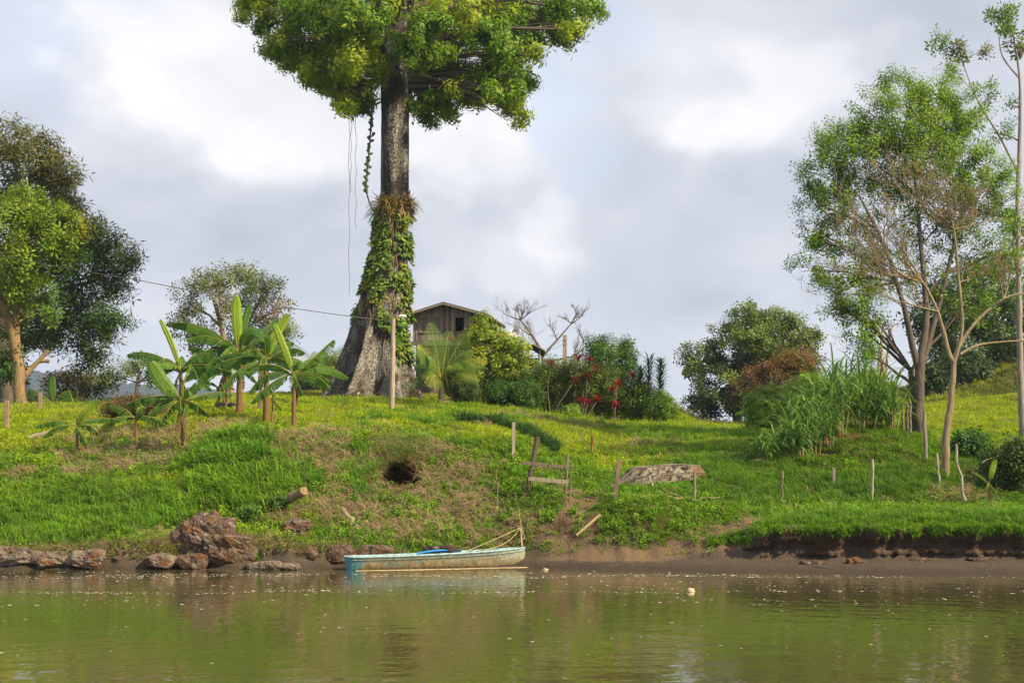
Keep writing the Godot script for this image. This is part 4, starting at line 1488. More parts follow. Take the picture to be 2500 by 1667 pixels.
	tree("round_grey_green_tree", "broad grey-green tree on the skyline left of the cane", "tree", "", 125.0,
		[[[1800, 1030, 0, 0.45], [1800, 950, 0, 0.4], [1805, 880, 0, 0.3], [1815, 820, 0, 0.15]], [[1800, 960, 0, 0.25], [1760, 880, 1, 0.16], [1725, 830, 1, 0.09]]],
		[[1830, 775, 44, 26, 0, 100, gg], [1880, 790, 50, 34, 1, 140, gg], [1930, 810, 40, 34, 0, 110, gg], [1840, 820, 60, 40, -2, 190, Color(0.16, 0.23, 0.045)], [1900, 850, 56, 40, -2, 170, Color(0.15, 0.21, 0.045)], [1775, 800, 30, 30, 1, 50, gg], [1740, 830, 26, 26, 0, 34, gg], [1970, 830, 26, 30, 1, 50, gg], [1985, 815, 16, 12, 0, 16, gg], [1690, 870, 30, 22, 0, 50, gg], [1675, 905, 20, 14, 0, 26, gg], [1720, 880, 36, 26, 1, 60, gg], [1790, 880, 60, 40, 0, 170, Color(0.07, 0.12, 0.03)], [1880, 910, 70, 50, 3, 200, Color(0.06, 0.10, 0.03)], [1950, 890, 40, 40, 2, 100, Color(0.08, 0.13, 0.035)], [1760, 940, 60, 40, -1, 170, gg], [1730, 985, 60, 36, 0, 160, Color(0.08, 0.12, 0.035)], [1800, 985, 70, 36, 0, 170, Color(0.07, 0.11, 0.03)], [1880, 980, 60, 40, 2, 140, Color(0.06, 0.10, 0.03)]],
		{"leaf": LEAF.round, "size": 1.35, "twigs": 3, "bark": Color(0.24, 0.2, 0.16), "gaps": 0.04, "gap_size": 0.5})
	tree("brown_bush", "rusty brown feathery bush before the grey-green tree", "bush", "", 105.0,
		[[[1880, 1030, 0, 0.2], [1890, 960, 0, 0.14], [1900, 900, 0, 0.07]]],
		[[1860, 925, 50, 20, 0, 90, Color(0.20, 0.115, 0.03)], [1910, 905, 50, 24, 1, 110, Color(0.22, 0.125, 0.03)], [1950, 885, 40, 20, 0, 70, Color(0.24, 0.135, 0.03)], [1880, 960, 70, 30, -1, 150, Color(0.11, 0.075, 0.025)], [1960, 945, 50, 26, 1, 90, Color(0.13, 0.10, 0.025)], [1990, 935, 26, 16, 0, 30, Color(0.15, 0.12, 0.03)], [1840, 975, 40, 20, 0, 60, Color(0.1, 0.08, 0.025)]],
		{"leaf": LEAF.small, "size": 1.2, "bark": Color(0.16, 0.11, 0.07), "swell": 1.25, "more": 1.5})
	# right: the feathery tree on several stems
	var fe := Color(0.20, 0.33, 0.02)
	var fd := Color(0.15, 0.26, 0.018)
	tree("feathery_tree", "tall feathery bright green tree on several dark stems at the right", "tree", "", 68.0,
		[[[2245, 1060, 0, 0.34], [2242, 980, 0, 0.28], [2250, 880, 0, 0.2], [2262, 760, 0.3, 0.15], [2250, 600, 0.5, 0.11], [2235, 440, 0.6, 0.06], [2220, 300, 0.6, 0.03]], [[2250, 930, 0, 0.2], [2230, 850, 0, 0.16], [2200, 720, -0.3, 0.12], [2160, 600, -0.5, 0.09], [2100, 480, -0.8, 0.05]], [[2255, 880, 0, 0.16], [2290, 760, 0.4, 0.12], [2330, 600, 0.6, 0.09], [2370, 450, 0.8, 0.05]], [[2235, 1050, 0.3, 0.2], [2232, 960, 0.4, 0.2], [2225, 905, 0.5, 0.16]]],
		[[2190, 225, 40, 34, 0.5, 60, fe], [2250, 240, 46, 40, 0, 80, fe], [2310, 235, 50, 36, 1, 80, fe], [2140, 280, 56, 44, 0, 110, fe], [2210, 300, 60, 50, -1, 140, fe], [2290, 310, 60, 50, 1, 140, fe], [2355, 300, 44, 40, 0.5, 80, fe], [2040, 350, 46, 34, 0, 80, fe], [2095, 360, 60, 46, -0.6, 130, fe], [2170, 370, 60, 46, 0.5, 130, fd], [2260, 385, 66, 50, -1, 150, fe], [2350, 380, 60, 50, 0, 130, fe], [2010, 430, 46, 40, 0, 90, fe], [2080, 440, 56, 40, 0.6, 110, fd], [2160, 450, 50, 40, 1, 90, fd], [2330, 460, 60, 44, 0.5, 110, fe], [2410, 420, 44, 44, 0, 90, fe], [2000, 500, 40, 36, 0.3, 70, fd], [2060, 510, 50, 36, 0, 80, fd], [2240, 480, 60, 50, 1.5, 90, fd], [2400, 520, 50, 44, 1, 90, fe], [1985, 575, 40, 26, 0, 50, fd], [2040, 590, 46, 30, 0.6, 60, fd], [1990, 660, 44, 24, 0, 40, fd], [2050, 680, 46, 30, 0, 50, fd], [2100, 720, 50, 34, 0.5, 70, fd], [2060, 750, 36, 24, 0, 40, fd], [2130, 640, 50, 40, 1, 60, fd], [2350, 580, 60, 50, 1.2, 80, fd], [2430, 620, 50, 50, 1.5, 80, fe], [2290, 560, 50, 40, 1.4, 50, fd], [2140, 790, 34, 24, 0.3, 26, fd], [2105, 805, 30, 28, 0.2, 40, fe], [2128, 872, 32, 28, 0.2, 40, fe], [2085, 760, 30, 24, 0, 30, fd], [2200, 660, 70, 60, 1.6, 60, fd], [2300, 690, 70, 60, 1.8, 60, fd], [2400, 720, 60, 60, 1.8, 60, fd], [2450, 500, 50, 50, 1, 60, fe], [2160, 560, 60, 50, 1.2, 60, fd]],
		{"leaf": LEAF.leaflet, "size": 0.85, "branches": 6, "bark": Color(0.17, 0.14, 0.115), "gap_size": 0.9, "clear": 0.5, "swell": 1.32, "more": 1.05, "gaps": 0.1})
	# the nearly bare pale tree in front of it
	var bl := Color(0.34, 0.25, 0.04)
	var pale := Color(0.36, 0.285, 0.18)
	tree("bare_pale_tree", "nearly leafless pale-barked tree with forked trunk before the feathery one", "tree", "", 60.0,
		[[[2308, 1140, 0, 0.184], [2312, 1060, 0, 0.153], [2322, 980, 0, 0.134], [2330, 890, 0, 0.116], [2318, 865, 0, 0.104], [2290, 760, 0.2, 0.073], [2255, 690, 0.3, 0.049], [2200, 600, 0.3, 0.031]], [[2330, 885, 0, 0.104], [2350, 800, -0.1, 0.080], [2342, 690, -0.2, 0.061], [2330, 560, -0.3, 0.037], [2300, 470, -0.3, 0.019]], [[2340, 850, 0, 0.080], [2380, 790, 0.2, 0.061], [2450, 730, 0.4, 0.049], [2510, 715, 0.5, 0.037]], [[2345, 865, 0, 0.061], [2400, 840, 0.3, 0.049], [2520, 830, 0.5, 0.031]]],
		[], {"leaf": LEAF.weed, "bark": pale})
	bare_crown(get_node("bare_pale_tree") as Node3D, pale, bl, 60.0, [[2290, 760], [2255, 690], [2342, 690], [2330, 560], [2380, 790], [2450, 730], [2318, 830]], [[2040, 590], [2080, 520], [2120, 460], [2170, 440], [2220, 420], [2270, 440], [2320, 430], [2370, 440], [2420, 480], [2460, 540], [2010, 660], [2060, 700], [2110, 650], [2160, 580], [2220, 540], [2290, 530], [2380, 560], [2440, 620], [2490, 660], [2340, 500], [2150, 720], [2200, 660], [2400, 660], [2030, 630]], 0.045, 0.13)
	# slender pale trees at the right edge
	tree("slender_tree", "slender white-trunked tree with sparse leaf tufts at the right edge", "tree", "", 75.0,
		[[[2500, 1060, 0, 0.2], [2492, 900, 0, 0.17], [2488, 700, 0, 0.15], [2486, 500, 0, 0.13], [2492, 300, 0, 0.10], [2490, 180, 0, 0.07], [2470, 60, 0, 0.03]], [[2490, 190, 0, 0.06], [2450, 140, 0, 0.04], [2440, 90, 0, 0.02]], [[2486, 420, 0, 0.07], [2440, 330, 0.3, 0.06], [2390, 250, 0.3, 0.04], [2350, 150, 0.3, 0.02]]],
		[[2450, 35, 34, 24, 0, 34, fd], [2480, 80, 34, 24, 0.3, 34, fd], [2440, 60, 20, 20, 0, 14, fd], [2470, 118, 34, 18, 0, 20, Color(0.16, 0.19, 0.03)], [2300, 100, 26, 14, 0, 16, fd], [2340, 130, 30, 18, 0.2, 22, Color(0.17, 0.19, 0.04)], [2390, 130, 22, 10, 0, 12, Color(0.18, 0.18, 0.04)], [2320, 175, 20, 14, 0, 14, fd], [2400, 215, 30, 22, 0.3, 14, fd], [2420, 250, 24, 20, 0, 10, fd], [2468, 255, 10, 10, 0, 5, fd], [2450, 330, 30, 26, 0.3, 18, fd], [2380, 300, 24, 20, 0, 10, fd], [2490, 560, 40, 60, 1, 60, fd], [2480, 660, 50, 50, 1, 70, fd]],
		{"leaf": LEAF.broad, "size": 0.8, "branches": 4, "bark": Color(0.40, 0.36, 0.31), "clear": 0.45})
	# trees on the far hill at the right
	var hd := Color(0.07, 0.125, 0.03)
	var far := [[2300, 1000, 690, 112.0, "slim dark tree on the far hill, directly behind the pale fork"], [2390, 960, 640, 118.0, "tall tree on the far hill, between pale fork and right edge"], [2470, 930, 700, 122.0, "leafy tree on the far hill, at the right edge"]]
	for q in far:
		tree("hill_tree", q[4], "tree", "trees on the far hill", q[3], [[[q[0], q[1], 0, 0.22], [q[0] + 4, q[1] - 100, 0, 0.18], [q[0] - 2, q[2] + 60, 0, 0.09]]],
			[[q[0], q[2] + 40, 40, 30, 0, 60, hd], [q[0] - 40, q[2] + 100, 40, 30, 1, 60, hd], [q[0] + 40, q[2] + 90, 40, 34, -1, 70, hd], [q[0] - 10, q[2] + 150, 50, 30, 1, 80, Color(0.10, 0.16, 0.03)], [q[0] + 30, q[2] + 180, 50, 24, 0, 60, hd]],
			{"leaf": LEAF.broad, "size": 1.5, "bark": Color(0.36, 0.3, 0.24)})
	for q in [[2130, 925, 40, 108.0, "dark bluish bush in the gap left of the feathery tree's stems"], [2370, 870, 60, 116.0, "bush on the far hill's edge, behind the pale fork"], [2460, 850, 60, 124.0, "bush on the far hill's edge, at the right edge"], [2290, 890, 40, 112.0, "bush on the far hill's edge, right of the dark stems"]]:
		shrub("hill_bush", q[4], "bushes on the far hill", q[0], q[1], q[2], q[3], 8, 260, LEAF.broad, Color(0.065, 0.11, 0.04), 1.4)
	tree("dead_trunk", "bare forked pale dead trunk standing behind the cane", "dead tree", "", 82.0,
		[[[2165, 1010, 0, 0.14], [2160, 920, 0, 0.13], [2152, 860, 0, 0.10], [2158, 792, 0, 0.07]], [[2150, 1000, 0, 0.12], [2146, 920, 0, 0.10], [2150, 840, 0, 0.08]], [[2160, 930, 0, 0.1], [2170, 850, 0, 0.08], [2178, 800, 0, 0.06], [2196, 788, 0, 0.03]]],
		[], {"leaf": LEAF.broad, "bark": Color(0.50, 0.40, 0.30)})
	tree("bare_spreading_tree", "leafless grey tree with spreading branches right of the house", "tree", "", 112.0,
		[[[1330, 930, 0, 0.210], [1325, 870, 0, 0.140], [1300, 820, 0, 0.091], [1270, 780, 0, 0.049]], [[1325, 870, 0, 0.105], [1360, 830, 0, 0.077], [1395, 790, 0, 0.042]], [[1330, 880, 0, 0.098], [1400, 870, 0.6, 0.056], [1425, 830, 0.6, 0.028]]],
		[], {"leaf": LEAF.weed, "bark": Color(0.25, 0.205, 0.17)})
	bare_crown(get_node("bare_spreading_tree") as Node3D, Color(0.25, 0.205, 0.17), bl, 112.0, [[1325, 870], [1300, 820], [1270, 780], [1360, 830], [1395, 790], [1400, 870], [1425, 830]], [[1215, 765], [1235, 800], [1262, 755], [1290, 750], [1320, 762], [1345, 790], [1375, 770], [1415, 755], [1440, 768], [1400, 805], [1425, 838], [1450, 835], [1250, 825], [1290, 790], [1440, 880]], 0.06, 0.03)



func fork(s: Shape, p: Vector3, dir: Vector3, long: float, r: float, depth: int, col: Color, ends: Array) -> void:
	var pts := [p]
	var rad := [r]
	var d := dir
	for i in 4:
		d = (d + rvec() * 0.16 + Vector3(0, 0.05, 0)).normalized()
		pts.append((pts[-1] as Vector3) + d * long * 0.25)
		rad.append(maxf(r * (1.0 - 0.17 * (i + 1)), 0.009))
	s.tube(pts, rad, 5 if depth > 1 else 3, col, 0.05, false)
	if depth == 0:
		ends.append(pts[-1])
		return
	for k in 4 if depth > 1 else 3:
		var from: Vector3 = pts[1 + (k + 1) % 4]
		var nd := (d + rvec() * 0.75 + Vector3(0, 0.2, 0)).normalized()
		fork(s, from, nd, long * rr(0.5, 0.8), maxf(r * 0.5, 0.012), depth - 1, col, ends)


func bare_crown(root: Node3D, col: Color, leaf_col: Color, d: float, starts: Array, goals: Array, thick: float, leaves: float) -> void:
	# the fine leafless branching of the pale tree, with a few dry leaves left at the tips
	rng.seed = 471
	var s := Shape.new()
	var ends := []
	for g in goals:
		var to := at_view(g[0], g[1], d + rr(-1.2, 1.2)) - root.position
		var best := Vector3.ZERO
		var cost := 1e9
		for q in starts:
			var p := at_view(q[0], q[1], d + 0.1) - root.position
			var c := p.distance_to(to) + (0.0 if p.y < to.y else 3.0)
			if c < cost:
				cost = c
				best = p
		fork(s, best, (to - best).normalized(), best.distance_to(to) * 0.62, thick, 3, col, ends)
	part("branches", s.made(), M.bark, root)
	var where := []
	var tints := []
	for i in ends.size():
		if rng.randf() < leaves:
			where.append(aim(rvec() + Vector3(0, 0.4, 0), rr(0, TAU), rr(0.5, 1.0), ends[i]))
			tints.append(jig(leaf_col if rng.randf() < 0.6 else Color(0.2, 0.25, 0.03), 0.25))
	scatter("crown", LEAF.weed, M.leaf, root, where, tints)


# ---------------------------------------------------------------- the garden before the house

func strap_head(s: Shape, at: Vector3, count: int, long: float, wide: float, col: Color, up_bias: float, droop: float) -> void:
	for i in count:
		var a := i * 2.4 + rr(-0.3, 0.3)
		var dir := Vector3(cos(a), lerpf(up_bias, 1.6, float(i) / count), sin(a)).normalized()
		var l := long * rr(0.75, 1.15)
		var side := dir.cross(Vector3.UP).normalized() * wide * 0.5
		var p1 := at + dir * l * 0.5
		var p2 := at + dir * l - Vector3(0, droop * l, 0)
		var c := jig(col, 0.25)
		s.quad(at - side * 0.5, p1 - side, p1 + side, at + side * 0.5, c)
		s.tri(p1 - side, p2, p1 + side, c)


func cordyline(label: String, px: float, py: float, d: float, heads: Array, col := Color(0.24, 0.02, 0.035)) -> void:
	# heads: offsets in survey px from (px, py)
	rng.seed = hash(label)
	var base := on_ground(px, d)
	var root := thing("red_cordyline", label, "cordyline", base, "red-leaved cordylines in the garden")
	for hd in heads:
		var top := at_view(px + hd[0], py + hd[1], d + rr(-0.3, 0.3)) - base
		var st := Shape.new()
		limb(st, Vector3(rr(-0.1, 0.1), -0.1, rr(-0.1, 0.1)), top, 0.035, 0.022, 0.0, Color(0.26, 0.2, 0.15), 5)
		part("stem", st.made(), M.bark, root)
		var s := Shape.new()
		strap_head(s, top - Vector3(0, 0.14, 0), 26, 0.62, 0.085, col, -0.3, 0.14)
		part("leaf_rosette", s.made(), M.broad_tint, root)


func palm(label: String, px: float, d: float, crown_py: float, tips: Array) -> void:
	rng.seed = hash(label)
	var base := on_ground(px, d)
	var root := thing("coconut_palm", label, "palm", base)
	var crown := at_view(px, crown_py, d) - base
	var s := Shape.new()
	s.tube([Vector3(0, -0.1, 0), crown * 0.5, crown], [0.22, 0.2, 0.12], 8, Color(0.24, 0.19, 0.11), 0.1)
	part("trunk", s.made(), M.bark, root)
	var all := tips.duplicate()
	for i in 9:
		var a := i * 2.4
		all.append([cos(a) * rr(50, 95), rr(-20, 95), sin(a) * 2.0, rr(0.6, 1.2)])
	for tp in all:
		var tip := Vector3(tp[0], tp[1], 0) * 1.12 * d / LENS + Vector3(0, 0, tp[2])
		var mid := tip * 0.5 + Vector3(0, tp[3], 0)
		var f := Shape.new()
		var n := 30
		var rib := []
		var rad := []
		for i in n + 1:
			rib.append(bez(Vector3.ZERO, mid, tip, i / float(n)))
			rad.append(lerpf(0.035, 0.008, i / float(n)))
		f.tube(rib, rad, 4, Color(0.35, 0.36, 0.06), 0.0, false)
		var col := jig(Color(0.11, 0.20, 0.03) if rng.randf() < 0.7 else Color(0.24, 0.29, 0.035), 0.12)
		for i in range(5, n):
			var t := i / float(n)
			var p: Vector3 = rib[i]
			var tg := ((rib[i + 1] as Vector3) - p).normalized()
			var ll := 0.95 * sin(PI * clampf(0.18 + 0.8 * t, 0, 1)) + 0.1
			for sgn in [-1.0, 1.0]:
				var side: Vector3 = tg.cross(Vector3(0.15, 0.8, 0.5).normalized()).normalized() * sgn
				var dir := (side * 0.75 + tg * 0.7 + Vector3(0, -0.35, 0)).normalized()
				var w := tg * 0.019
				var q := p + dir * ll * 0.6
				var e := p + dir * ll - Vector3(0, 0.22 * ll, 0)
				var c := jig(col, 0.14)
				f.quad(p - w, q - w, q + w, p + w, c)
				f.tri(q - w, e, q + w, c)
		part("frond", f.made(), M.leaf_tint, root, Transform3D(Basis(), crown))


func cane(label: String, px: float, d: float, tall_px: float, stalks: int, blades: int) -> void:
	rng.seed = hash(label)
	var base := on_ground(px, d)
	var root := thing("sugar_cane_clump", label, "sugar cane", base, "sugar cane clumps along the mound")
	var tall := tall_px * d / LENS
	for i in stalks:
		var a := rr(0, TAU)
		var foot := Vector3(cos(a), 0, sin(a)) * rr(0.05, 0.3)
		var lean := Vector3(cos(a), 0, sin(a)) * rr(0.1, 0.42)
		var hh := tall * rr(0.26, 0.46)
		var top := foot + lean * hh * 0.5 + Vector3(0, hh, 0)
		var s := Shape.new()
		s.tube([foot - Vector3(0, 0.1, 0), foot.lerp(top, 0.5), top], [0.024, 0.022, 0.014], 5, jig(Color(0.36, 0.28, 0.12), 0.2))
		part("stalk", s.made(), M.stem, root)
		for k in blades:
			var b := rr(0, TAU)
			var out := Vector3(cos(b), 0, sin(b))
			var from := foot.lerp(top, rr(0.2, 1.0))
			var l := tall * rr(0.55, 0.95)
			var up := rr(0.55, 1.5)
			var mid := from + out * l * 0.22 + Vector3(0, l * 0.42 * up, 0)
			var tip := from + out * l * rr(0.45, 0.75) + Vector3(0, l * (0.62 * up - 0.5), 0)
			var bl := Shape.new()
			var side := out.cross(Vector3.UP)
			var n := 7
			var c := jig(Color(0.16, 0.29, 0.06), 0.25)
			for q in n:
				var t0 := q / float(n)
				var t1 := (q + 1) / float(n)
				var p0 := bez(from, mid, tip, t0)
				var p1 := bez(from, mid, tip, t1)
				var w0 := 0.042 * (1.0 - pow(t0, 2.2))
				var w1 := 0.042 * (1.0 - pow(t1, 2.2))
				bl.quad(p0 - side * w0, p1 - side * w1, p1 + side * w1, p0 + side * w0, c)
			part("leaf", bl.made(), M.leaf_tint, root)


func make_garden() -> void:
	palm("young coconut palm with feathery arching fronds right of the giant tree", 1077, 83.0, 930, [[-24, 128, 0.2, 0.3], [16, 112, -0.4, 0.3], [-50, 78, 0.6, 0.8], [58, 108, 0.0, 0.6], [98, 26, 0.6, 1.3], [84, -4, 0.9, 1.3], [72, 66, 0.5, 1.0], [100, 44, -0.4, 1.2], [-42, 8, 0.5, 0.9], [-30, 50, 0.9, 0.9], [30, 20, 1.4, 1.1], [-60, 36, -0.3, 1.0]])
	palm("second low palm half hidden left of the giant buttress", 792, 96.0, 930, [[-40, 40, 0.2, 0.5], [20, 46, 0.1, 0.5], [-24, 62, 0.4, 0.4], [-56, 6, 0.5, 0.8], [30, 10, 0.8, 0.8]])
	var yg := Color(0.27, 0.35, 0.022)
	tree("leafy_garden_tree", "dense bright yellow-green tree before the house's right corner", "tree", "", 88.0,
		[[[1185, 985, 0, 0.16], [1185, 900, 0, 0.12], [1188, 820, 0, 0.07]], [[1215, 985, 0, 0.1], [1225, 900, 0, 0.08], [1230, 850, 0, 0.05]]],
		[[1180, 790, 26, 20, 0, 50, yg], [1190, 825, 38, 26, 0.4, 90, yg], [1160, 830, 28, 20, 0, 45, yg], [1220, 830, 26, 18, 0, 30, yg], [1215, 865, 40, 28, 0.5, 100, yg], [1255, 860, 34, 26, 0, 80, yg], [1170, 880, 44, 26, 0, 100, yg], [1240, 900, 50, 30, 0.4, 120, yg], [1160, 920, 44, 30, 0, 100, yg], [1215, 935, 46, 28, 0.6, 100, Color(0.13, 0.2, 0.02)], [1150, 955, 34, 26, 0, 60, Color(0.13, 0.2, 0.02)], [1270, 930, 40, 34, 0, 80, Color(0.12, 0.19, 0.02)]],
		{"leaf": LEAF.hang, "size": 0.75, "bark": Color(0.26, 0.2, 0.14), "clear": 0.2, "swell": 1.25, "more": 1.4})
	shrub("garden_shrub", "low dark green shrub at the foot of the bright garden tree", "shrubs before the house", 1225, 935, 46, 84.5, 8, 460, LEAF.small, Color(0.068, 0.162, 0.024), 0.75)
	shrub("garden_shrub", "low dark green shrub right of the garden tree's foot", "shrubs before the house", 1285, 925, 48, 84.0, 8, 460, LEAF.small, Color(0.081, 0.176, 0.024), 0.75)
	shrub("garden_shrub", "dark shrub between the palm and the garden tree", "shrubs before the house", 1135, 930, 44, 85.0, 7, 360, LEAF.small, Color(0.081, 0.135, 0.028), 0.75)
	shrub("garden_shrub", "olive shrub under the small lean-to roof", "shrubs before the house", 1335, 865, 56, 86.5, 9, 520, LEAF.long, Color(0.142, 0.216, 0.033), 0.75)
	shrub("garden_shrub", "tall olive shrub with thin twigs in the middle of the garden", "shrubs before the house", 1395, 868, 60, 86.0, 9, 560, LEAF.small, Color(0.162, 0.223, 0.039), 0.85)
	shrub("garden_shrub", "yellowish shrub among the red cordylines", "shrubs before the house", 1455, 885, 60, 85.5, 9, 560, LEAF.small, Color(0.176, 0.257, 0.033), 0.8, "shrub", 70)
	shrub("garden_shrub", "leafy shrub behind the three low red cordyline heads", "shrubs before the house", 1500, 905, 56, 85.0, 8, 500, LEAF.small, Color(0.149, 0.243, 0.033), 0.8, "shrub", 70)
	shrub("garden_shrub", "shrub at the foot of the spiky dark dracaena", "shrubs before the house", 1556, 930, 52, 84.4, 8, 460, LEAF.small, Color(0.108, 0.203, 0.033), 0.8, "shrub", 50)
	shrub("garden_shrub", "bright rounded shrub at the garden's right end", "shrubs before the house", 1618, 962, 44, 83.0, 8, 420, LEAF.small, Color(0.162, 0.284, 0.024), 0.8, "shrub", 40)
	shrub("garden_shrub", "small pale shrub on the lawn edge before the red cordylines", "shrubs before the house", 1395, 988, 24, 82.6, 5, 120, LEAF.fine, Color(0.189, 0.311, 0.033), 0.6)
	tree("round_garden_tree", "round dense dark green small tree behind the red cordylines", "tree", "", 90.0,
		[[[1490, 985, 0, 0.16], [1490, 920, 0, 0.12], [1488, 870, 0, 0.06]]],
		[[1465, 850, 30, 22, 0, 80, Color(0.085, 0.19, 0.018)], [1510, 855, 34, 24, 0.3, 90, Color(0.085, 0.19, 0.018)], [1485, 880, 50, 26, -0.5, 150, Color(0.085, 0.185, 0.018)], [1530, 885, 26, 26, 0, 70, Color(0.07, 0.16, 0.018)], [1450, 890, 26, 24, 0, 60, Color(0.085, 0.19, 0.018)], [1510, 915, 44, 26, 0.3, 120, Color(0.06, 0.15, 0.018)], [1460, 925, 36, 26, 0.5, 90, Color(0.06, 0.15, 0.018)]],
		{"leaf": LEAF.small, "size": 0.95, "clear": 0.3})
	cordyline("red cordyline with high heads left of the round dark tree", 1412, 872, 84.6, [[0, 0], [28, 4], [42, 28], [22, 44]])
	cordyline("red cordyline with small heads under the lean-to roof", 1346, 886, 84.2, [[0, 0], [58, 40]], Color(0.22, 0.035, 0.04))
	cordyline("bright crimson cordyline with three low heads at the lawn edge", 1430, 976, 82.6, [[-10, 0], [8, 4], [30, -4]], Color(0.33, 0.014, 0.04))
	cordyline("red cordyline beside the dracaena, two heads one above the other", 1500, 946, 82.8, [[-4, 4], [8, -12], [4, 40]], Color(0.30, 0.018, 0.035))
	cordyline("red cordyline with one head at the dracaena's left side", 1546, 916, 84.0, [[0, 0]])
	cordyline("red cordyline showing above the palm, before the house wall", 1101, 826, 92.0, [[0, 0], [10, 8], [-58, 30]], Color(0.30, 0.03, 0.05))
	# dracaena: columns of dark strappy leaves
	rng.seed = 500
	var base := on_ground(1585, 84.0)
	var dr := thing("dracaena", "spiky dark green dracaena with three leafy columns at the garden's right", "dracaena", base)
	for q in [[1585, 880, 985], [1614, 888, 970], [1564, 908, 980]]:
		var top := at_view(q[0], q[1], 84.0 + rr(-0.2, 0.2)) - base
		var low := at_view(q[0] - 2, q[2], 84.0) - base
		var st := Shape.new()
		st.tube([Vector3(low.x * 0.5, -0.1, 0), low, top], [0.05, 0.045, 0.03], 6, Color(0.25, 0.2, 0.14))
		part("stem", st.made(), M.bark, dr)
		var s := Shape.new()
		for k in 11:
			strap_head(s, low.lerp(top, k / 10.0), 18, 0.78, 0.085, Color(0.05, 0.12, 0.035), -0.35, 0.14)
		var o := part("leaf_column", s.made(), M.broad_tint, dr)
	# sugar cane along the mound, and the feathery crop behind it
	var rows := [[1872, 61.2, 100, "lowest cane clump, nearest the upturned boat"], [1915, 62.0, 130, "second cane clump up from the lowest"], [1950, 61.6, 145, "third cane clump, leaning to the left"], [1990, 62.6, 165, "fourth cane clump with reddish stalk feet"], [2022, 63.6, 170, "fifth cane clump, among the tallest"], [2055, 65.4, 185, "sixth cane clump, spear tips above the others"], [2105, 66.5, 185, "seventh cane clump, standing straight"], [2140, 67.0, 160, "eighth cane clump, second from the weathered posts"], [2178, 66.6, 150, "last cane clump, nearest the weathered posts"], [1965, 65.0, 175, "cane clump in the second row, left"], [2020, 67.0, 190, "cane clump in the second row, middle"], [2085, 69.0, 190, "cane clump in the second row, right"], [1930, 63.6, 150, "cane clump in the second row, beside the lowest clumps"], [2060, 67.6, 190, "cane clump in the second row, behind the sixth"], [2125, 69.0, 180, "cane clump in the second row, behind the eighth"], [2165, 68.6, 165, "cane clump in the second row, nearest the posts"]]
	for q in rows:
		cane(q[3], q[0], q[1], q[2] * 1.4, 8, 10)
	for q in [[1880, 945, 70, 74.0, "feathery yellow-green crop bush, left of three behind the cane"], [1985, 900, 80, 76.0, "feathery yellow-green crop bush, middle of three behind the cane"], [2120, 890, 70, 77.0, "feathery yellow-green crop bush, right of three behind the cane"]]:
		shrub("crop_bush", q[4], "crop bushes behind the cane", q[0], q[1], q[2], q[3], 10, 420, LEAF.fine, Color(0.22, 0.34, 0.03), 0.8)
	# undergrowth in the gully at the right edge
	shrub("gully_bush", "dark leafy bush in the gully at the right edge", "gully bushes", 2480, 1075, 70, 58.5, 8, 300, LEAF.broad, Color(0.06, 0.115, 0.02), 0.7)
	shrub("gully_bush", "small dark bush below the big gully bush", "gully bushes", 2430, 1100, 34, 60.5, 6, 140, LEAF.broad, Color(0.07, 0.14, 0.02), 0.6)
	shrub("gully_bush", "broad-leaved weed bush right of the pale trunk", "gully bushes", 2370, 1060, 40, 64.0, 6, 160, LEAF.round, Color(0.06, 0.15, 0.025), 0.9)
	shrub("bank_bush", "small green bush hanging above the big rock", "bank bushes", 610, 1262, 26, 52.9, 5, 160, LEAF.weed, Color(0.12, 0.23, 0.025), 0.9)
	shrub("bank_bush", "dark little bush beside the log stub on the bank", "bank bushes", 672, 1215, 26, 53.6, 5, 140, LEAF.weed, Color(0.07, 0.15, 0.025), 0.9)
	shrub("hedge_bank", "dry brown brush heap along the left lawn edge", "brush heaps", 330, 983, 90, 67.5, 12, 500, LEAF.small, Color(0.17, 0.12, 0.05), 0.8, "brush heap")


# ---------------------------------------------------------------- the house

func plank(parent: Node, called: String, at: Vector3, size: Vector3, col: Color, basis := Basis(), mat: Material = null) -> MeshInstance3D:
	var s := Shape.new()
	s.box(Vector3.ZERO, size, Basis(), col)
	return part(called, s.made(), mat if mat else M.wood, parent, Transform3D(basis, at))


func grey_wood(k := 0.2) -> Color:
	var c := jig(Color(0.37, 0.30, 0.24), k)
	return c if rng.randf() < 0.75 else Color(c.r * 0.6, c.g * 0.6, c.b * 0.62)


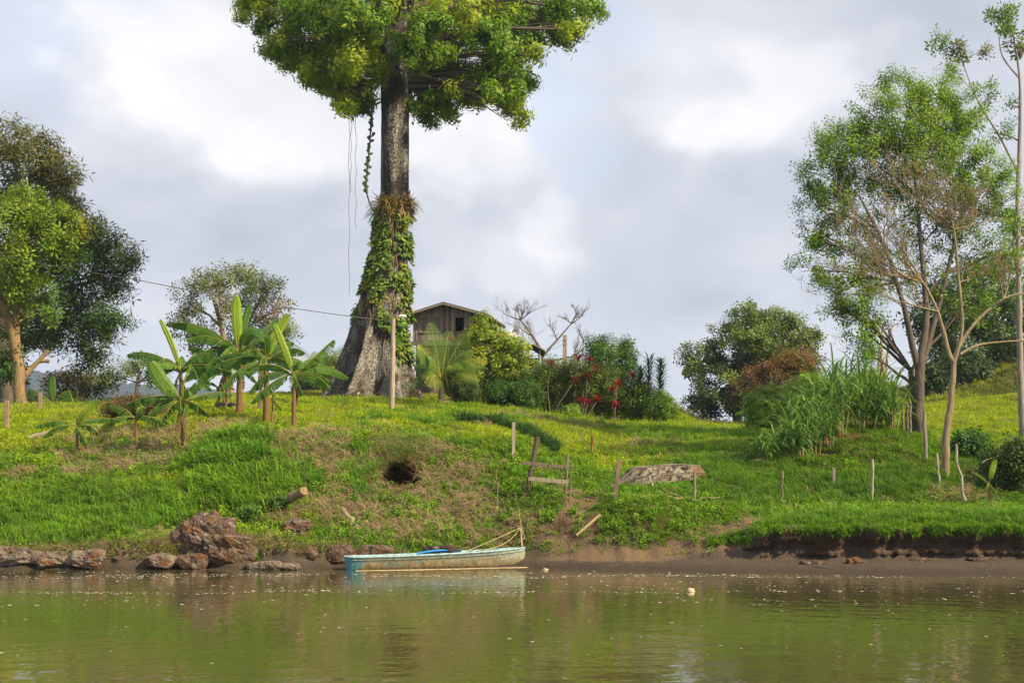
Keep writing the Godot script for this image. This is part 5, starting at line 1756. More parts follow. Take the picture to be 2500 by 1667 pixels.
func make_house() -> void:
	rng.seed = 600
	var d := 100.0
	var ridge := at_view(1087, 735, d)
	var sill_h := at_view(1087, 831, d).y
	var gy := ground(ridge.x, d + 3.0)
	var root := thing("wooden_house", "weathered grey plank house with low gable roof on the hilltop", "house", Vector3(ridge.x, gy, -d))
	root.rotation.y = -0.17
	var y0 := sill_h - gy
	var half := 2.35
	var eave := y0 + 1.92
	var peak := y0 + 2.60
	var deep := 6.0
	var wall := Node3D.new()
	wall.name = "front_wall"
	root.add_child(wall)
	# openings: two windows, each a pair of shutters; the right one has its left shutter open
	var wins := [[-1.82, -0.52, y0 + 0.62, y0 + 1.62], [0.74, 2.04, y0 + 0.62, y0 + 1.62]]
	var x := -half
	while x < half - 0.05:
		var w := minf(rr(0.17, 0.24), half - x)
		var cx := x + w * 0.5
		var top := lerpf(peak, eave, absf(cx) / half) - 0.03
		var cuts := [[y0, top]]
		for o in wins:
			if cx > o[0] and cx < o[1]:
				cuts = [[y0, o[2]], [o[3], top]]
		for c in cuts:
			plank(wall, "plank", Vector3(cx, (c[0] + c[1]) * 0.5, rr(-0.008, 0.008)), Vector3(w - 0.012, c[1] - c[0], 0.03), grey_wood(0.25))
		if rng.randf() < 0.5 and cuts.size() == 1:
			plank(wall, "batten", Vector3(x + w, (y0 + top) * 0.5, 0.03), Vector3(0.045, top - y0 - 0.02, 0.022), grey_wood(0.2))
		x += w
	# inner lining, so that no light leaks through the joints
	for o in [[-half, -1.82], [-0.52, 0.74], [2.04, half]]:
		plank(wall, "lining", Vector3((o[0] + o[1]) * 0.5, (y0 + eave) * 0.5, -0.06), Vector3(o[1] - o[0] - 0.004, eave - y0, 0.05), Color(0.12, 0.095, 0.075))
	for o in wins:
		plank(wall, "lining", Vector3((o[0] + o[1]) * 0.5, (y0 + o[2]) * 0.5, -0.06), Vector3(o[1] - o[0] - 0.004, o[2] - y0, 0.05), Color(0.12, 0.095, 0.075))
		plank(wall, "lining", Vector3((o[0] + o[1]) * 0.5, (eave + o[3]) * 0.5, -0.06), Vector3(o[1] - o[0] - 0.004, eave - o[3], 0.05), Color(0.12, 0.095, 0.075))
	for wi in 2:
		var o: Array = wins[wi]
		var win := Node3D.new()
		win.name = "window"
		root.add_child(win, true)
		var trim := Color(0.30, 0.245, 0.19)
		plank(win, "frame", Vector3((o[0] + o[1]) * 0.5, o[3] + 0.02, 0.035), Vector3(o[1] - o[0] + 0.16, 0.07, 0.05), trim)
		plank(win, "sill", Vector3((o[0] + o[1]) * 0.5, o[2] - 0.03, 0.045), Vector3(o[1] - o[0] + 0.16, 0.07, 0.08), trim)
		plank(win, "frame", Vector3(o[0] - 0.03, (o[2] + o[3]) * 0.5, 0.035), Vector3(0.07, o[3] - o[2] - 0.03, 0.05), trim)
		plank(win, "frame", Vector3(o[1] + 0.03, (o[2] + o[3]) * 0.5, 0.035), Vector3(0.07, o[3] - o[2] - 0.03, 0.05), trim)
		plank(win, "mullion", Vector3((o[0] + o[1]) * 0.5, (o[2] + o[3]) * 0.5, 0.03), Vector3(0.05, o[3] - o[2] - 0.03, 0.04), trim)
		for sh in 2:
			if wi == 1 and sh == 0:
				continue
			var a := lerpf(o[0], o[1], 0.5 * sh)
			for k in 4:
				plank(win, "shutter_board", Vector3(a + 0.082 + 0.158 * k, (o[2] + o[3]) * 0.5, -0.01 + rr(-0.006, 0.006)), Vector3(0.15, o[3] - o[2] - 0.02, 0.025), grey_wood(0.22))
	# other walls with a back window that lets the sky show through
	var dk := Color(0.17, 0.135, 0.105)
	for sx in [-1.0, 1.0]:
		var shell := Shape.new()
		shell.box(Vector3(sx * (half - 0.06), (y0 + eave) * 0.5, -deep * 0.5 - 0.1), Vector3(0.1, eave - y0, deep - 0.1), Basis(), dk)
		part("side_wall", shell.made(), M.wood, root)
	var back := Shape.new()
	back.box(Vector3(-0.75, (y0 + eave) * 0.5, -deep - 0.1), Vector3(3.2, eave - y0, 0.1), Basis(), dk)
	back.box(Vector3(2.0, (y0 + eave) * 0.5, -deep - 0.1), Vector3(0.68, eave - y0, 0.1), Basis(), dk)
	back.box(Vector3(1.05, (y0 + eave) * 0.5, -deep - 0.1), Vector3(0.4, eave - y0, 0.1), Basis(), dk)
	back.box(Vector3(1.455, y0 + 0.36, -deep - 0.1), Vector3(0.41, 0.72, 0.1), Basis(), dk)
	back.box(Vector3(1.455, eave - 0.42, -deep - 0.1), Vector3(0.41, 0.84, 0.1), Basis(), dk)
	part("back_wall", back.made(), M.wood, root)
	var gable := Shape.new()
	for z in [-deep - 0.06, -deep - 0.14]:
		gable.tri(Vector3(-half, eave, z), Vector3(0, peak - 0.02, z), Vector3(half, eave, z), dk)
	part("back_gable", gable.made(), M.wood, root)
	plank(root, "floor", Vector3(0, y0 - 0.08, -deep * 0.5), Vector3(half * 2.0 + 0.05, 0.1, deep + 0.3), Color(0.2, 0.16, 0.12))
	# roof: two corrugated sheets
	var reach := 3.18
	var over := 0.72
	var drop := (peak - eave) / half
	for sx in [-1.0, 1.0]:
		var s := Shape.new()
		var n := 64
		for e in 2:
			for i in n:
				var z := over - (deep + over + 0.7) * i / (n - 1.0)
				var wv := 0.018 * sin(i * PI)
				wv = 0.016 if i % 2 else -0.016
				for q in 2:
					var xx: float = sx * reach * q
					s.vert(Vector3(xx, peak + 0.07 - absf(xx) * drop + wv + (0.0 if e == 0 else -0.035), z), Vector3(sx * drop, 1, 0).normalized() * (1.0 if e == 0 else -1.0), Color(0.15, 0.135, 0.12))
		var half_count := n * 2
		for e in 2:
			s.grid_faces(e * half_count, n, 2, false, (sx > 0) == (e == 0))
		part("roof_sheet", s.made(), M.worn, root)
		var ang: float = atan(drop) * -sx
		# fascia boards and the rafters behind them
		var bas := Basis(Vector3.BACK, ang)
		var l := reach / cos(ang)
		for z in [over - 0.02, -deep - 0.62]:
			plank(root, "fascia", Vector3(sx * reach * 0.5, peak - 0.05 - reach * 0.5 * drop, z), Vector3(l, 0.15, 0.035), Color(0.34, 0.29, 0.225), bas)
		for k in 6:
			plank(root, "rafter", Vector3(sx * reach * 0.5, peak - 0.045 - reach * 0.5 * drop, over - 0.45 - k * 1.2), Vector3(l - 0.06, 0.1, 0.05), Color(0.13, 0.10, 0.08), bas)
		plank(root, "eave_board", Vector3(sx * (reach - 0.01), peak - 0.03 - reach * drop, -deep * 0.5 + 0.08), Vector3(0.03, 0.12, deep + over + 0.6), Color(0.10, 0.085, 0.07))
	# the lower storey and the green porch roof before it
	for q in [[-half, -0.7], [0.7, half]]:
		plank(root, "lower_wall", Vector3((q[0] + q[1]) * 0.5, (y0 - 0.14) * 0.5 - 0.15, -1.0), Vector3(q[1] - q[0], y0 + 0.16, 0.12), Color(0.24, 0.19, 0.14))
	plank(root, "lower_wall", Vector3(0, (y0 - 0.14) * 0.5 - 0.15, -5.6), Vector3(half * 2, y0 + 0.16, 0.12), Color(0.2, 0.16, 0.12))
	for sx in [-1.0, 1.0]:
		plank(root, "lower_wall", Vector3(sx * (half - 0.06), (y0 - 0.14) * 0.5 - 0.15, -3.3), Vector3(0.12, y0 + 0.16, 4.4), Color(0.2, 0.16, 0.12))
	var porch := Shape.new()
	var m := 46
	for i in m:
		var xx := -3.0 + 5.6 * i / (m - 1.0)
		var wv := 0.015 if i % 2 else -0.015
		porch.vert(Vector3(xx, y0 - 0.06 + wv, 0.05), Vector3(0, 0.9, 0.4).normalized(), Color(0.17, 0.23, 0.12))
		porch.vert(Vector3(xx, y0 - 0.52 + wv, 1.7), Vector3(0, 0.9, 0.4).normalized(), Color(0.17, 0.23, 0.12))
	porch.grid_faces(0, m, 2, false, true)
	part("porch_roof", porch.made(), M.worn, root)
	for px in [-2.7, -0.4, 2.3]:
		plank(root, "porch_post", Vector3(px, (y0 - 0.55) * 0.5 - 0.2, 1.5), Vector3(0.12, y0 - 0.15, 0.12), Color(0.25, 0.2, 0.15))
	# lean-to on the right, its own little roof on posts
	var lp := on_ground(1290, 94.0)
	var lt := thing("lean_to_shed", "small open shed with rounded dark roof and pale posts right of the house", "shed", lp)
	var top := at_view(1270, 842, 94.0).y - lp.y
	var ls := Shape.new()
	var prof := [[-1.5, -0.25], [-0.6, -0.02], [0.0, 0.02], [0.45, -0.06], [0.85, -0.3], [1.1, -0.5]]
	for e in 2:
		for q in prof:
			for z in [0.6, -2.6]:
				ls.vert(Vector3(q[0], top + q[1] - e * 0.06, z), Vector3(0.1, 1, 0).normalized() * (1.0 - 2.0 * e), Color(0.12, 0.10, 0.085))
	ls.grid_faces(0, prof.size(), 2, false, false)
	ls.grid_faces(prof.size() * 2, prof.size(), 2, false, true)
	part("roof", ls.made(), M.worn, lt)
	for q in [[-1.2, 0.45, -0.3], [0.0, 0.45, -0.09], [0.75, 0.45, -0.36], [-1.2, -2.4, -0.3], [0.75, -2.4, -0.36]]:
		plank(lt, "post", Vector3(q[0], (top + q[2]) * 0.5 - 0.1, q[1]), Vector3(0.1, top + q[2] + 0.15, 0.1), Color(0.45, 0.36, 0.26))
	for k in 2:
		plank(lt, "fascia", Vector3(-0.75 if k == 0 else 0.72, top - 0.17 if k == 0 else top - 0.24, 0.62), Vector3(1.52 if k == 0 else 0.85, 0.09, 0.03), Color(0.3, 0.25, 0.19), Basis(Vector3.BACK, 0.16 if k == 0 else -0.5))
	for k in 5:
		plank(lt, "back_plank", Vector3(-1.05 + k * 0.42, top * 0.42, -2.5), Vector3(0.4, top * 0.84, 0.03), grey_wood())


func make_dish() -> void:
	var d := 93.0
	var c := at_view(1258, 812, d)
	var foot := on_ground(1252, d)
	var root := thing("satellite_dish", "white satellite dish with dark blue lettering on a pole by the house", "satellite dish", foot)
	var s := Shape.new()
	s.tube([Vector3(0, -0.1, 0), Vector3(0, c.y - foot.y - 0.75, 0), c - foot + Vector3(-0.12, -0.45, -0.1), c - foot + Vector3(0, 0, -0.08)], [0.04, 0.04, 0.035, 0.03], 6, Color(0.12, 0.12, 0.12))
	part("mast", s.made(), M.metal, root)
	var bowl := Shape.new()
	var look := Vector3(-0.35, 0.28, 0.9).normalized()
	var x := Vector3.UP.cross(look).normalized()
	var y := look.cross(x)
	var rings := 8
	for r in rings:
		for k in 28:
			var a := TAU * k / 28
			var q := r / (rings - 1.0)
			bowl.vert((x * cos(a) * 0.36 + y * sin(a) * 0.42) * q + look * (0.1 * q * q), (look - (x * cos(a) + y * sin(a)) * 0.5 * q).normalized(), Color(0.78, 0.76, 0.74))
	bowl.grid_faces(0, rings, 28, true, false)
	var at := c - foot
	var o := part("bowl", bowl.made(), M.plastic, root, Transform3D(Basis(), at))
	var rim := Shape.new()
	var rp := []
	var rw := []
	for k in 29:
		var a := TAU * k / 28
		rp.append(x * cos(a) * 0.36 + y * sin(a) * 0.42 + look * 0.1)
		rw.append(0.012)
	rim.tube(rp, rw, 5, Color(0.6, 0.58, 0.56), 0.0, false)
	part("rim", rim.made(), M.plastic, o)
	var arm := Shape.new()
	arm.tube([y * -0.40 + look * 0.08, y * -0.2 + look * 0.45], [0.014, 0.014], 5, Color(0.15, 0.15, 0.16))
	arm.tube([y * -0.2 + look * 0.42, y * -0.14 + look * 0.52], [0.04, 0.035], 8, Color(0.2, 0.2, 0.22))
	part("feed_arm", arm.made(), M.plastic, root, Transform3D(Basis(), at))
	var t := TextMesh.new()
	t.text = "sky"
	t.font_size = 32
	t.pixel_size = 0.0065
	t.depth = 0.006
	var f := SystemFont.new()
	f.font_names = PackedStringArray(["Droid Sans"])
	f.font_weight = 700
	t.font = f
	part("lettering", t, plain(lin(0.03, 0.03, 0.18), 0.5), root, Transform3D(Basis(x, y, look), at + look * 0.045 + y * 0.16 - x * 0.04))


# ---------------------------------------------------------------- poles, wires, posts

func wire(label: String, pts: Array, r: float, group := "overhead wires", called := "overhead_wire", category := "wire") -> void:
	var s := Shape.new()
	var q := []
	var w := []
	for i in pts.size() - 1:
		var a: Vector3 = pts[i]
		var b: Vector3 = pts[i + 1]
		for k in 14:
			var t := k / 14.0
			q.append(a.lerp(b, t) - pts[0] - Vector3(0, 0.012 * a.distance_to(b) * 4.0 * t * (1.0 - t), 0))
			w.append(r)
	q.append(pts[-1] - pts[0])
	w.append(r)
	s.tube(q, w, 5, Color(0.03, 0.03, 0.03))
	tag(part(called, s.made(), M.plastic, self, Transform3D(Basis(), pts[0])), label, category, group)


func make_poles() -> void:
	rng.seed = 700
	var d := 76.0
	var foot := on_ground(956, d)
	var top := at_view(960, 778, d)
	var root := thing("lamp_post", "slim weathered wooden lamp post before the giant tree's right buttress", "lamp post", foot)
	var s := Shape.new()
	var h := top - foot
	var pts := []
	var rad := []
	for i in 9:
		pts.append(Vector3(0, -0.3, 0).lerp(h, i / 8.0) + Vector3(rr(-0.01, 0.01), 0, rr(-0.01, 0.01)))
		rad.append(lerpf(0.155, 0.12, i / 8.0))
	s.tube(pts, rad, 10, Color(0.50, 0.42, 0.33), 0.03)
	part("pole", s.made(), M.wood, root)
	var arm := Shape.new()
	arm.tube([h + Vector3(0.05, -0.08, 0.08), h + Vector3(0.22, 0.08, 0.1), h + Vector3(0.34, 0.1, 0.1)], [0.02, 0.02, 0.02], 6, Color(0.4, 0.4, 0.4))
	part("bracket", arm.made(), M.metal, root)
	var head := Shape.new()
	var hp := h + Vector3(0.30, 0.1, 0.1)
	head.tube([hp, hp + Vector3(0.08, 0.03, 0), hp + Vector3(0.22, 0.03, 0), hp + Vector3(0.36, 0.0, 0), hp + Vector3(0.42, -0.03, 0)], [0.035, 0.07, 0.095, 0.085, 0.03], 10, Color(0.62, 0.62, 0.60))
	var lamp := part("lamp_head", head.made(), M.plastic, root)
	var glass := Shape.new()
	glass.tube([hp + Vector3(0.16, -0.04, 0), hp + Vector3(0.25, -0.09, 0), hp + Vector3(0.34, -0.05, 0)], [0.05, 0.06, 0.04], 8, Color(0.7, 0.72, 0.72))
	part("lens", glass.made(), M.plastic, lamp)
	var ins := Shape.new()
	ins.tube([h + Vector3(-0.12, -0.32, 0.1), h + Vector3(-0.12, -0.2, 0.1)], [0.04, 0.04], 8, Color(0.08, 0.08, 0.08))
	part("insulator", ins.made(), M.plastic, root)
	wire("black service wire running from the left trees to the lamp post", [at_view(-160, 588, 66.0), at_view(330, 682, 70.0), top + Vector3(-0.1, -0.15, 0.1)], 0.02)
	wire("black wire running from the lamp post to the house wall", [top + Vector3(0.08, -0.2, 0.05), at_view(1060, 850, 97.6)], 0.012)
	# utility pole behind the garden
	var d2 := 104.0
	var f2 := on_ground(1379, d2)
	var t2 := at_view(1380, 818, d2) - f2
	var p2 := thing("utility_pole", "square pale utility pole rising behind the garden", "pole", f2)
	plank(p2, "shaft", t2 * 0.5 - Vector3(0, 0.15, 0), Vector3(0.3, t2.y + 0.3, 0.3), Color(0.44, 0.38, 0.30))
	for k in 2:
		plank(p2, "step_bolt", t2 - Vector3(0.0, 0.4 + 0.3 * k, -0.2), Vector3(0.06, 0.05, 0.16), Color(0.2, 0.2, 0.2))
	wire("upper wire running from the utility pole down to the shed", [f2 + t2 + Vector3(-0.12, -0.3, 0.16), at_view(1300, 862, 94.0)], 0.014)
	wire("lower wire running from the utility pole down to the shed", [f2 + t2 + Vector3(-0.12, -0.6, 0.16), at_view(1296, 872, 94.2)], 0.014)


func stake(label: String, px: float, d: float, top_px: float, top_py: float, r: float, col: Color, group := "fence posts on the bank", square := false, knots := 0.25) -> void:
	rng.seed = hash(label)
	var foot := on_ground(px, d)
	var top := at_view(top_px, top_py, d) - foot
	var s := Shape.new()
	if square:
		var up := top.normalized()
		var xx := Vector3.BACK.cross(up).normalized() * -1.0
		s.box(top * 0.5 - up * 0.12, Vector3(r * 2, top.length() + 0.24, r * 1.6), Basis(xx, up, xx.cross(up)), col)
	else:
		var pts := []
		var rad := []
		for i in 9:
			var t := i / 8.0
			pts.append(Vector3(0, -0.25, 0).lerp(top, t) + Vector3(rr(-1, 1), 0, rr(-1, 1)) * knots * 0.06)
			rad.append(r * lerpf(1.1, 0.85, t) * rr(0.88, 1.14))
		s.tube(pts, rad, 8, col, 0.06)
	tag(part("fence_post", s.made(), M.wood, self, Transform3D(Basis(), foot)), label, "fence post", group)


func make_posts() -> void:
	var grey := Color(0.36, 0.30, 0.24)
	var brown := Color(0.23, 0.16, 0.11)
	var pale := Color(0.50, 0.44, 0.36)
	stake("square pale post standing alone above the fallen gate", 1253, 58.8, 1254, 1031, 0.065, pale, "fence posts on the bank", true)
	stake("red-brown stub post in the middle of the lawn", 1444, 64.0, 1446, 1064, 0.06, Color(0.30, 0.115, 0.045))
	stake("thin crooked stick on the dry slope left of the gate", 1214, 55.6, 1213, 1138, 0.022, Color(0.33, 0.24, 0.15), "fence posts on the bank", false, 1.0)
	stake("thin stick beside the right gate post", 1391, 54.8, 1397, 1132, 0.022, Color(0.3, 0.22, 0.15), "fence posts on the bank", false, 0.5)
	stake("weathered post with reddish top left of the upturned boat", 1500, 54.0, 1512, 1122, 0.075, Color(0.27, 0.19, 0.15), "fence posts on the bank", true)
	stake("round post at the right end of the upturned boat", 1696, 54.6, 1697, 1146, 0.06, Color(0.34, 0.27, 0.2))
	stake("thin leaning branch post below the lowest cane", 1906, 55.6, 1913, 1149, 0.04, Color(0.29, 0.2, 0.14), "fence posts on the bank", false, 0.6)
	stake("short square post on the green mound", 2037, 58.2, 2036, 1142, 0.055, grey, "fence posts on the bank", true)
	stake("white-streaked round post in the middle of the green mound", 2130, 56.6, 2131, 1121, 0.055, Color(0.48, 0.43, 0.36))
	stake("slanting post against the feathery tree's foot", 2262, 62.0, 2257, 1005, 0.08, Color(0.34, 0.29, 0.25))
	stake("pale post leaning beside the pale trunk's foot", 2296, 58.8, 2288, 1106, 0.05, pale)
	stake("tall grey post, first of three right of the cane", 2206, 67.5, 2204, 985, 0.05, Color(0.3, 0.25, 0.16), "posts beside the cane")
	stake("blackened post, middle of three right of the cane", 2215, 67.2, 2215, 984, 0.07, Color(0.20, 0.18, 0.17), "posts beside the cane")
	stake("tallest grey post, last of three right of the cane", 2224, 66.8, 2223, 978, 0.07, Color(0.33, 0.28, 0.22), "posts beside the cane")
	stake("nearer square fence post at the left edge", 15, 66.0, 16, 978, 0.09, Color(0.42, 0.29, 0.2), "fence posts at the left", true)
	stake("farther square fence post below the left trees", 96, 76.0, 97, 958, 0.09, Color(0.42, 0.3, 0.21), "fence posts at the left", true)
	stake("thin pale marker stick on the border grass", 1323, 62.6, 1323, 1071, 0.016, pale, "marker sticks", false, 0.0)
	stake("shorter pale marker stick below the border grass", 1338, 61.6, 1338, 1088, 0.016, pale, "marker sticks", false, 0.0)
	stake("white mottled leaning stem before the pale trunk", 2356, 56.4, 2336, 1085, 0.055, Color(0.48, 0.42, 0.34), "leaning stems", false, 1.2)
	stake("grey post between the banana stems", 634, 70.0, 633, 975, 0.09, Color(0.26, 0.2, 0.16), "posts among the bananas", true)
	for k in 2:
		var a := on_ground(15, 66.0) + Vector3(0, 1.1 - 0.5 * k, 0.08)
		var b := on_ground(96, 76.0) + Vector3(0, 1.05 - 0.5 * k, 0.08)
		wire("%s strand of fence wire at the left edge" % ["upper", "lower"][k], [a + (a - b) * 0.5, a, b], 0.008, "fence wires", "fence_wire")
	# the broken gate: leaning post, upright, two rails
	rng.seed = 720
	var lf := on_ground(1285, 55.4)
	var gate := thing("broken_gate", "broken wooden gate of two posts and two rails on the slope", "gate", lf)
	var lt := at_view(1312, 1066, 55.4) - lf
	var rf := on_ground(1379, 55.0) - lf
	var rt := at_view(1386, 1110, 55.0) - lf
	for q in [[Vector3.ZERO, lt, 0.095, Color(0.15, 0.11, 0.085)], [rf, rt, 0.06, Color(0.30, 0.235, 0.175)]]:
		var s := Shape.new()
		var up: Vector3 = ((q[1] as Vector3) - (q[0] as Vector3))
		var pts := []
		var rad := []
		for i in 7:
			pts.append((q[0] as Vector3) - up.normalized() * 0.3 * (1.0 - i / 6.0) + up * (i / 6.0))
			rad.append(q[2] * rr(0.88, 1.12))
		s.tube(pts, rad, 8, q[3], 0.08)
		part("post", s.made(), M.wood, gate)
	for q in [[1272, 1130, 1387, 1142, Color(0.27, 0.21, 0.16), 0.13], [1290, 1169, 1386, 1177, Color(0.50, 0.41, 0.30), 0.15]]:
		var a := at_view(q[0], q[1], 55.25) - lf + Vector3(0, 0, 0.1)
		var b := at_view(q[2], q[3], 54.9) - lf + Vector3(0, 0, 0.06)
		var xx := (b - a).normalized()
		var yy := Vector3.BACK.cross(xx).normalized()
		plank(gate, "rail", (a + b) * 0.5, Vector3(a.distance_to(b), q[5], 0.045), q[4], Basis(xx, yy, xx.cross(yy)))


# ---------------------------------------------------------------- boats

var boat_at := Transform3D()


func make_boat() -> void:
	rng.seed = 800
	var stern := at_view(850, 1392, 50.0)
	stern.y = 0.0
	var yaw := deg_to_rad(24.0)
	var root := thing("moored_boat", "long pale blue and rust-stained open boat moored at the water's edge", "boat", stern)
	root.rotation = Vector3(0, yaw, deg_to_rad(0.2))
	boat_at = root.transform
	var long := 6.75
	var rows := 44
	var cols := 17
	var hull := Shape.new()
	var inner := Shape.new()
	var stain := FastNoiseLite.new()
	stain.seed = 3
	stain.frequency = 1.3
	stain.fractal_octaves = 4
	for r in rows:
		var t := r / (rows - 1.0)
		var x := long * t
		var beam := 0.56 * (1.0 - pow(clampf((t - 0.45) / 0.55, 0, 1), 4.2)) * (0.86 + 0.14 * minf(t * 4.0, 1.0)) + 0.012
		var keel := -0.10 + 0.26 * pow(clampf((t - 0.76) / 0.24, 0, 1), 2.0)
		var sheer := 0.45 + 0.20 * pow(t, 2.0)
		for k in cols:
			var u := k / (cols - 1.0) * 2.0 - 1.0
			var side := signf(u) * pow(absf(u), 0.55)
			var y := lerpf(keel, sheer, pow(absf(u), 1.9))
			var z := beam * side * (0.72 + 0.28 * clampf((y - keel) / (sheer - keel), 0, 1))
			var q := stain.get_noise_3d(x * 0.5, y * 2.5, z)
			var col := Color(0.48, 0.57, 0.50)
			col = col.lerp(Color(0.42, 0.30, 0.14), smoothstep(0.46, 0.08, y - 0.3 * q - 0.06 * t) * 0.9)
			col = col.lerp(Color(0.22, 0.46, 0.50), smoothstep(0.12, 0.42, q) * 0.5)
			if t < 0.05:
				col = Color(0.14, 0.40, 0.50)
			hull.vert(Vector3(x, y, z), Vector3.UP, col)
			inner.vert(Vector3(x, maxf(y, keel + 0.07) - 0.005, z * 0.94), Vector3.UP, Color(0.30, 0.48, 0.54).lerp(Color(0.10, 0.09, 0.08), smoothstep(-0.05, 0.35, q + 0.1)))
	hull.grid_faces(0, rows, cols, false, false)
	inner.grid_faces(0, rows, cols, false, true)
	for q in [[hull, "hull", M.paint], [inner, "inside", M.paint]]:
		var st := SurfaceTool.new()
		st.create_from((q[0] as Shape).made(), 0)
		st.generate_normals()
		part(q[1], st.commit(), q[2], root)
	# transom
	var tr := Shape.new()
	var sec := []
	for k in cols:
		sec.append(hull.v[k] + Vector3(-0.002, 0, 0))
	for k in cols - 1:
		tr.tri(Vector3(0.06, 0.43, 0), sec[k], sec[k + 1], Color(0.13, 0.38, 0.50))
		tr.tri(Vector3(0.06, 0.42, 0), (sec[k + 1] as Vector3) + Vector3(0.05, 0, 0), (sec[k] as Vector3) + Vector3(0.05, 0, 0), Color(0.13, 0.38, 0.50))
	part("transom", tr.made(), M.paint, root)
	# gunwales and rubbing strake on each side
	for sg in [0, cols - 1]:
		var top := []
		var low := []
		var w := []
		var w2 := []
		for r in rows:
			var p := hull.v[r * cols + sg]
			top.append(p + Vector3(0, 0.012, 0))
			w.append(0.034)
			var q := hull.v[r * cols + (1 if sg == 0 else cols - 2)]
			low.append(p.lerp(q, 0.75) + Vector3(0, 0, 0.012 if sg else -0.012))
			w2.append(0.016)
		var g := Shape.new()
		g.tube(top, w, 6, Color(0.44, 0.66, 0.74), 0.12)
		part("gunwale", g.made(), M.paint, root)
		var st2 := Shape.new()
		st2.tube(low, w2, 5, Color(0.28, 0.33, 0.28))
		part("rubbing_strake", st2.made(), M.paint, root)
	for t in [0.2, 0.42, 0.66]:
		var b := 0.52 if t < 0.6 else 0.46
		plank(root, "seat", Vector3(long * t, 0.39 + 0.14 * pow(t, 2.0), 0), Vector3(0.24, 0.04, b * 2.0 - 0.06), Color(0.38, 0.6, 0.68), Basis(), M.paint)
	var cleat := Shape.new()
	cleat.tube([Vector3(long - 0.16, 0.58, 0), Vector3(long - 0.12, 0.72, 0)], [0.03, 0.025], 6, Color(0.25, 0.2, 0.15))
	part("bow_post", cleat.made(), M.wood, root)
	# blue shape lying along the far rim
	var bs := Shape.new()
	var n := 18
	for i in n:
		var t := i / (n - 1.0)
		var xx := lerpf(2.3, 5.1, t)
		var rise := sin(PI * pow(t, 0.85))
		for k in 6:
			var a := PI * k / 5.0
			bs.vert(Vector3(xx, 0.46 + 0.10 * t + 0.20 * rise * sin(a * 0.5 + 0.4) - 0.02 * k, -0.60 - 0.06 + 0.24 * (k / 5.0) * rise), Vector3(0, 1, 0.2).normalized(), Color(0.03, 0.20, 0.55) if k != 2 else Color(0.06, 0.30, 0.66))
	bs.grid_faces(0, n, 6, false, false)
	var stb := SurfaceTool.new()
	stb.create_from(bs.made(), 0)
	stb.generate_normals()
	tag(part("blue_tarp", stb.commit(), M.plastic, self, root.transform), "bright blue curved sheet lying along the moored boat's far rim", "tarp")
	# mooring stake with ropes
	var sf := on_ground(1276, 53.0)
	var stk := at_view(1266, 1236, 53.0) - sf
	var ss := Shape.new()
	ss.tube([Vector3(0, -0.3, 0), stk * 0.5 + Vector3(0.02, 0, 0), stk * 0.8, stk], [0.035, 0.03, 0.026, 0.014], 6, Color(0.42, 0.32, 0.19), 0.1)
	tag(part("mooring_stake", ss.made(), M.wood, self, Transform3D(Basis(), sf)), "thin crooked mooring stick standing behind the boat's bow", "stake")
	var knot := sf + stk * 0.52
	var bow := root.transform * Vector3(long - 0.12, 0.66, 0)
	var mid := root.transform * Vector3(long * 0.66, 0.5, -0.45)
	var mid2 := root.transform * Vector3(long * 0.74, 0.58, -0.42)
	var rope := Color(0.62, 0.52, 0.26)
	var lines_ := [["taut yellow rope from the mooring stick to the boat's middle", [knot, mid], 0.02], ["slack yellow rope sagging beside the taut one", [knot, knot.lerp(mid2, 0.35) + Vector3(0, -0.28, 0), mid2], 0.06], ["yellow rope tied straight down to the boat's bow", [knot, bow + Vector3(0, 0.1, 0), bow], 0.0]]
	for l in lines_:
		var q := []
		var w := []
		var pp: Array = l[1]
		for i in pp.size() - 1:
			for k in 10:
				var t := k / 10.0
				q.append((pp[i] as Vector3).lerp(pp[i + 1], t) - Vector3(0, l[2] * 4.0 * t * (1 - t), 0) - knot)
				w.append(0.012)
		q.append((pp[-1] as Vector3) - knot)
		w.append(0.012)
		var rs := Shape.new()
		rs.tube(q, w, 5, rope)
		tag(part("mooring_rope", rs.made(), M.dry, self, Transform3D(Basis(), knot)), l[0], "rope", "mooring ropes")
	var coil := Shape.new()
	var cq := []
	var cw := []
	for i in 60:
		var a := i * 0.42
		cq.append(Vector3(cos(a) * (0.09 + 0.06 * sin(i * 0.3)), -0.18 + 0.2 * sin(a * 0.5) - 0.003 * i, sin(a) * 0.08))
		cw.append(0.01)
	coil.tube(cq, cw, 4, rope)
	tag(part("rope_coil", coil.made(), M.dry, self, Transform3D(Basis(), knot + Vector3(0.02, 0, 0.05))), "tangle of loose yellow rope wound on the mooring stick", "rope")


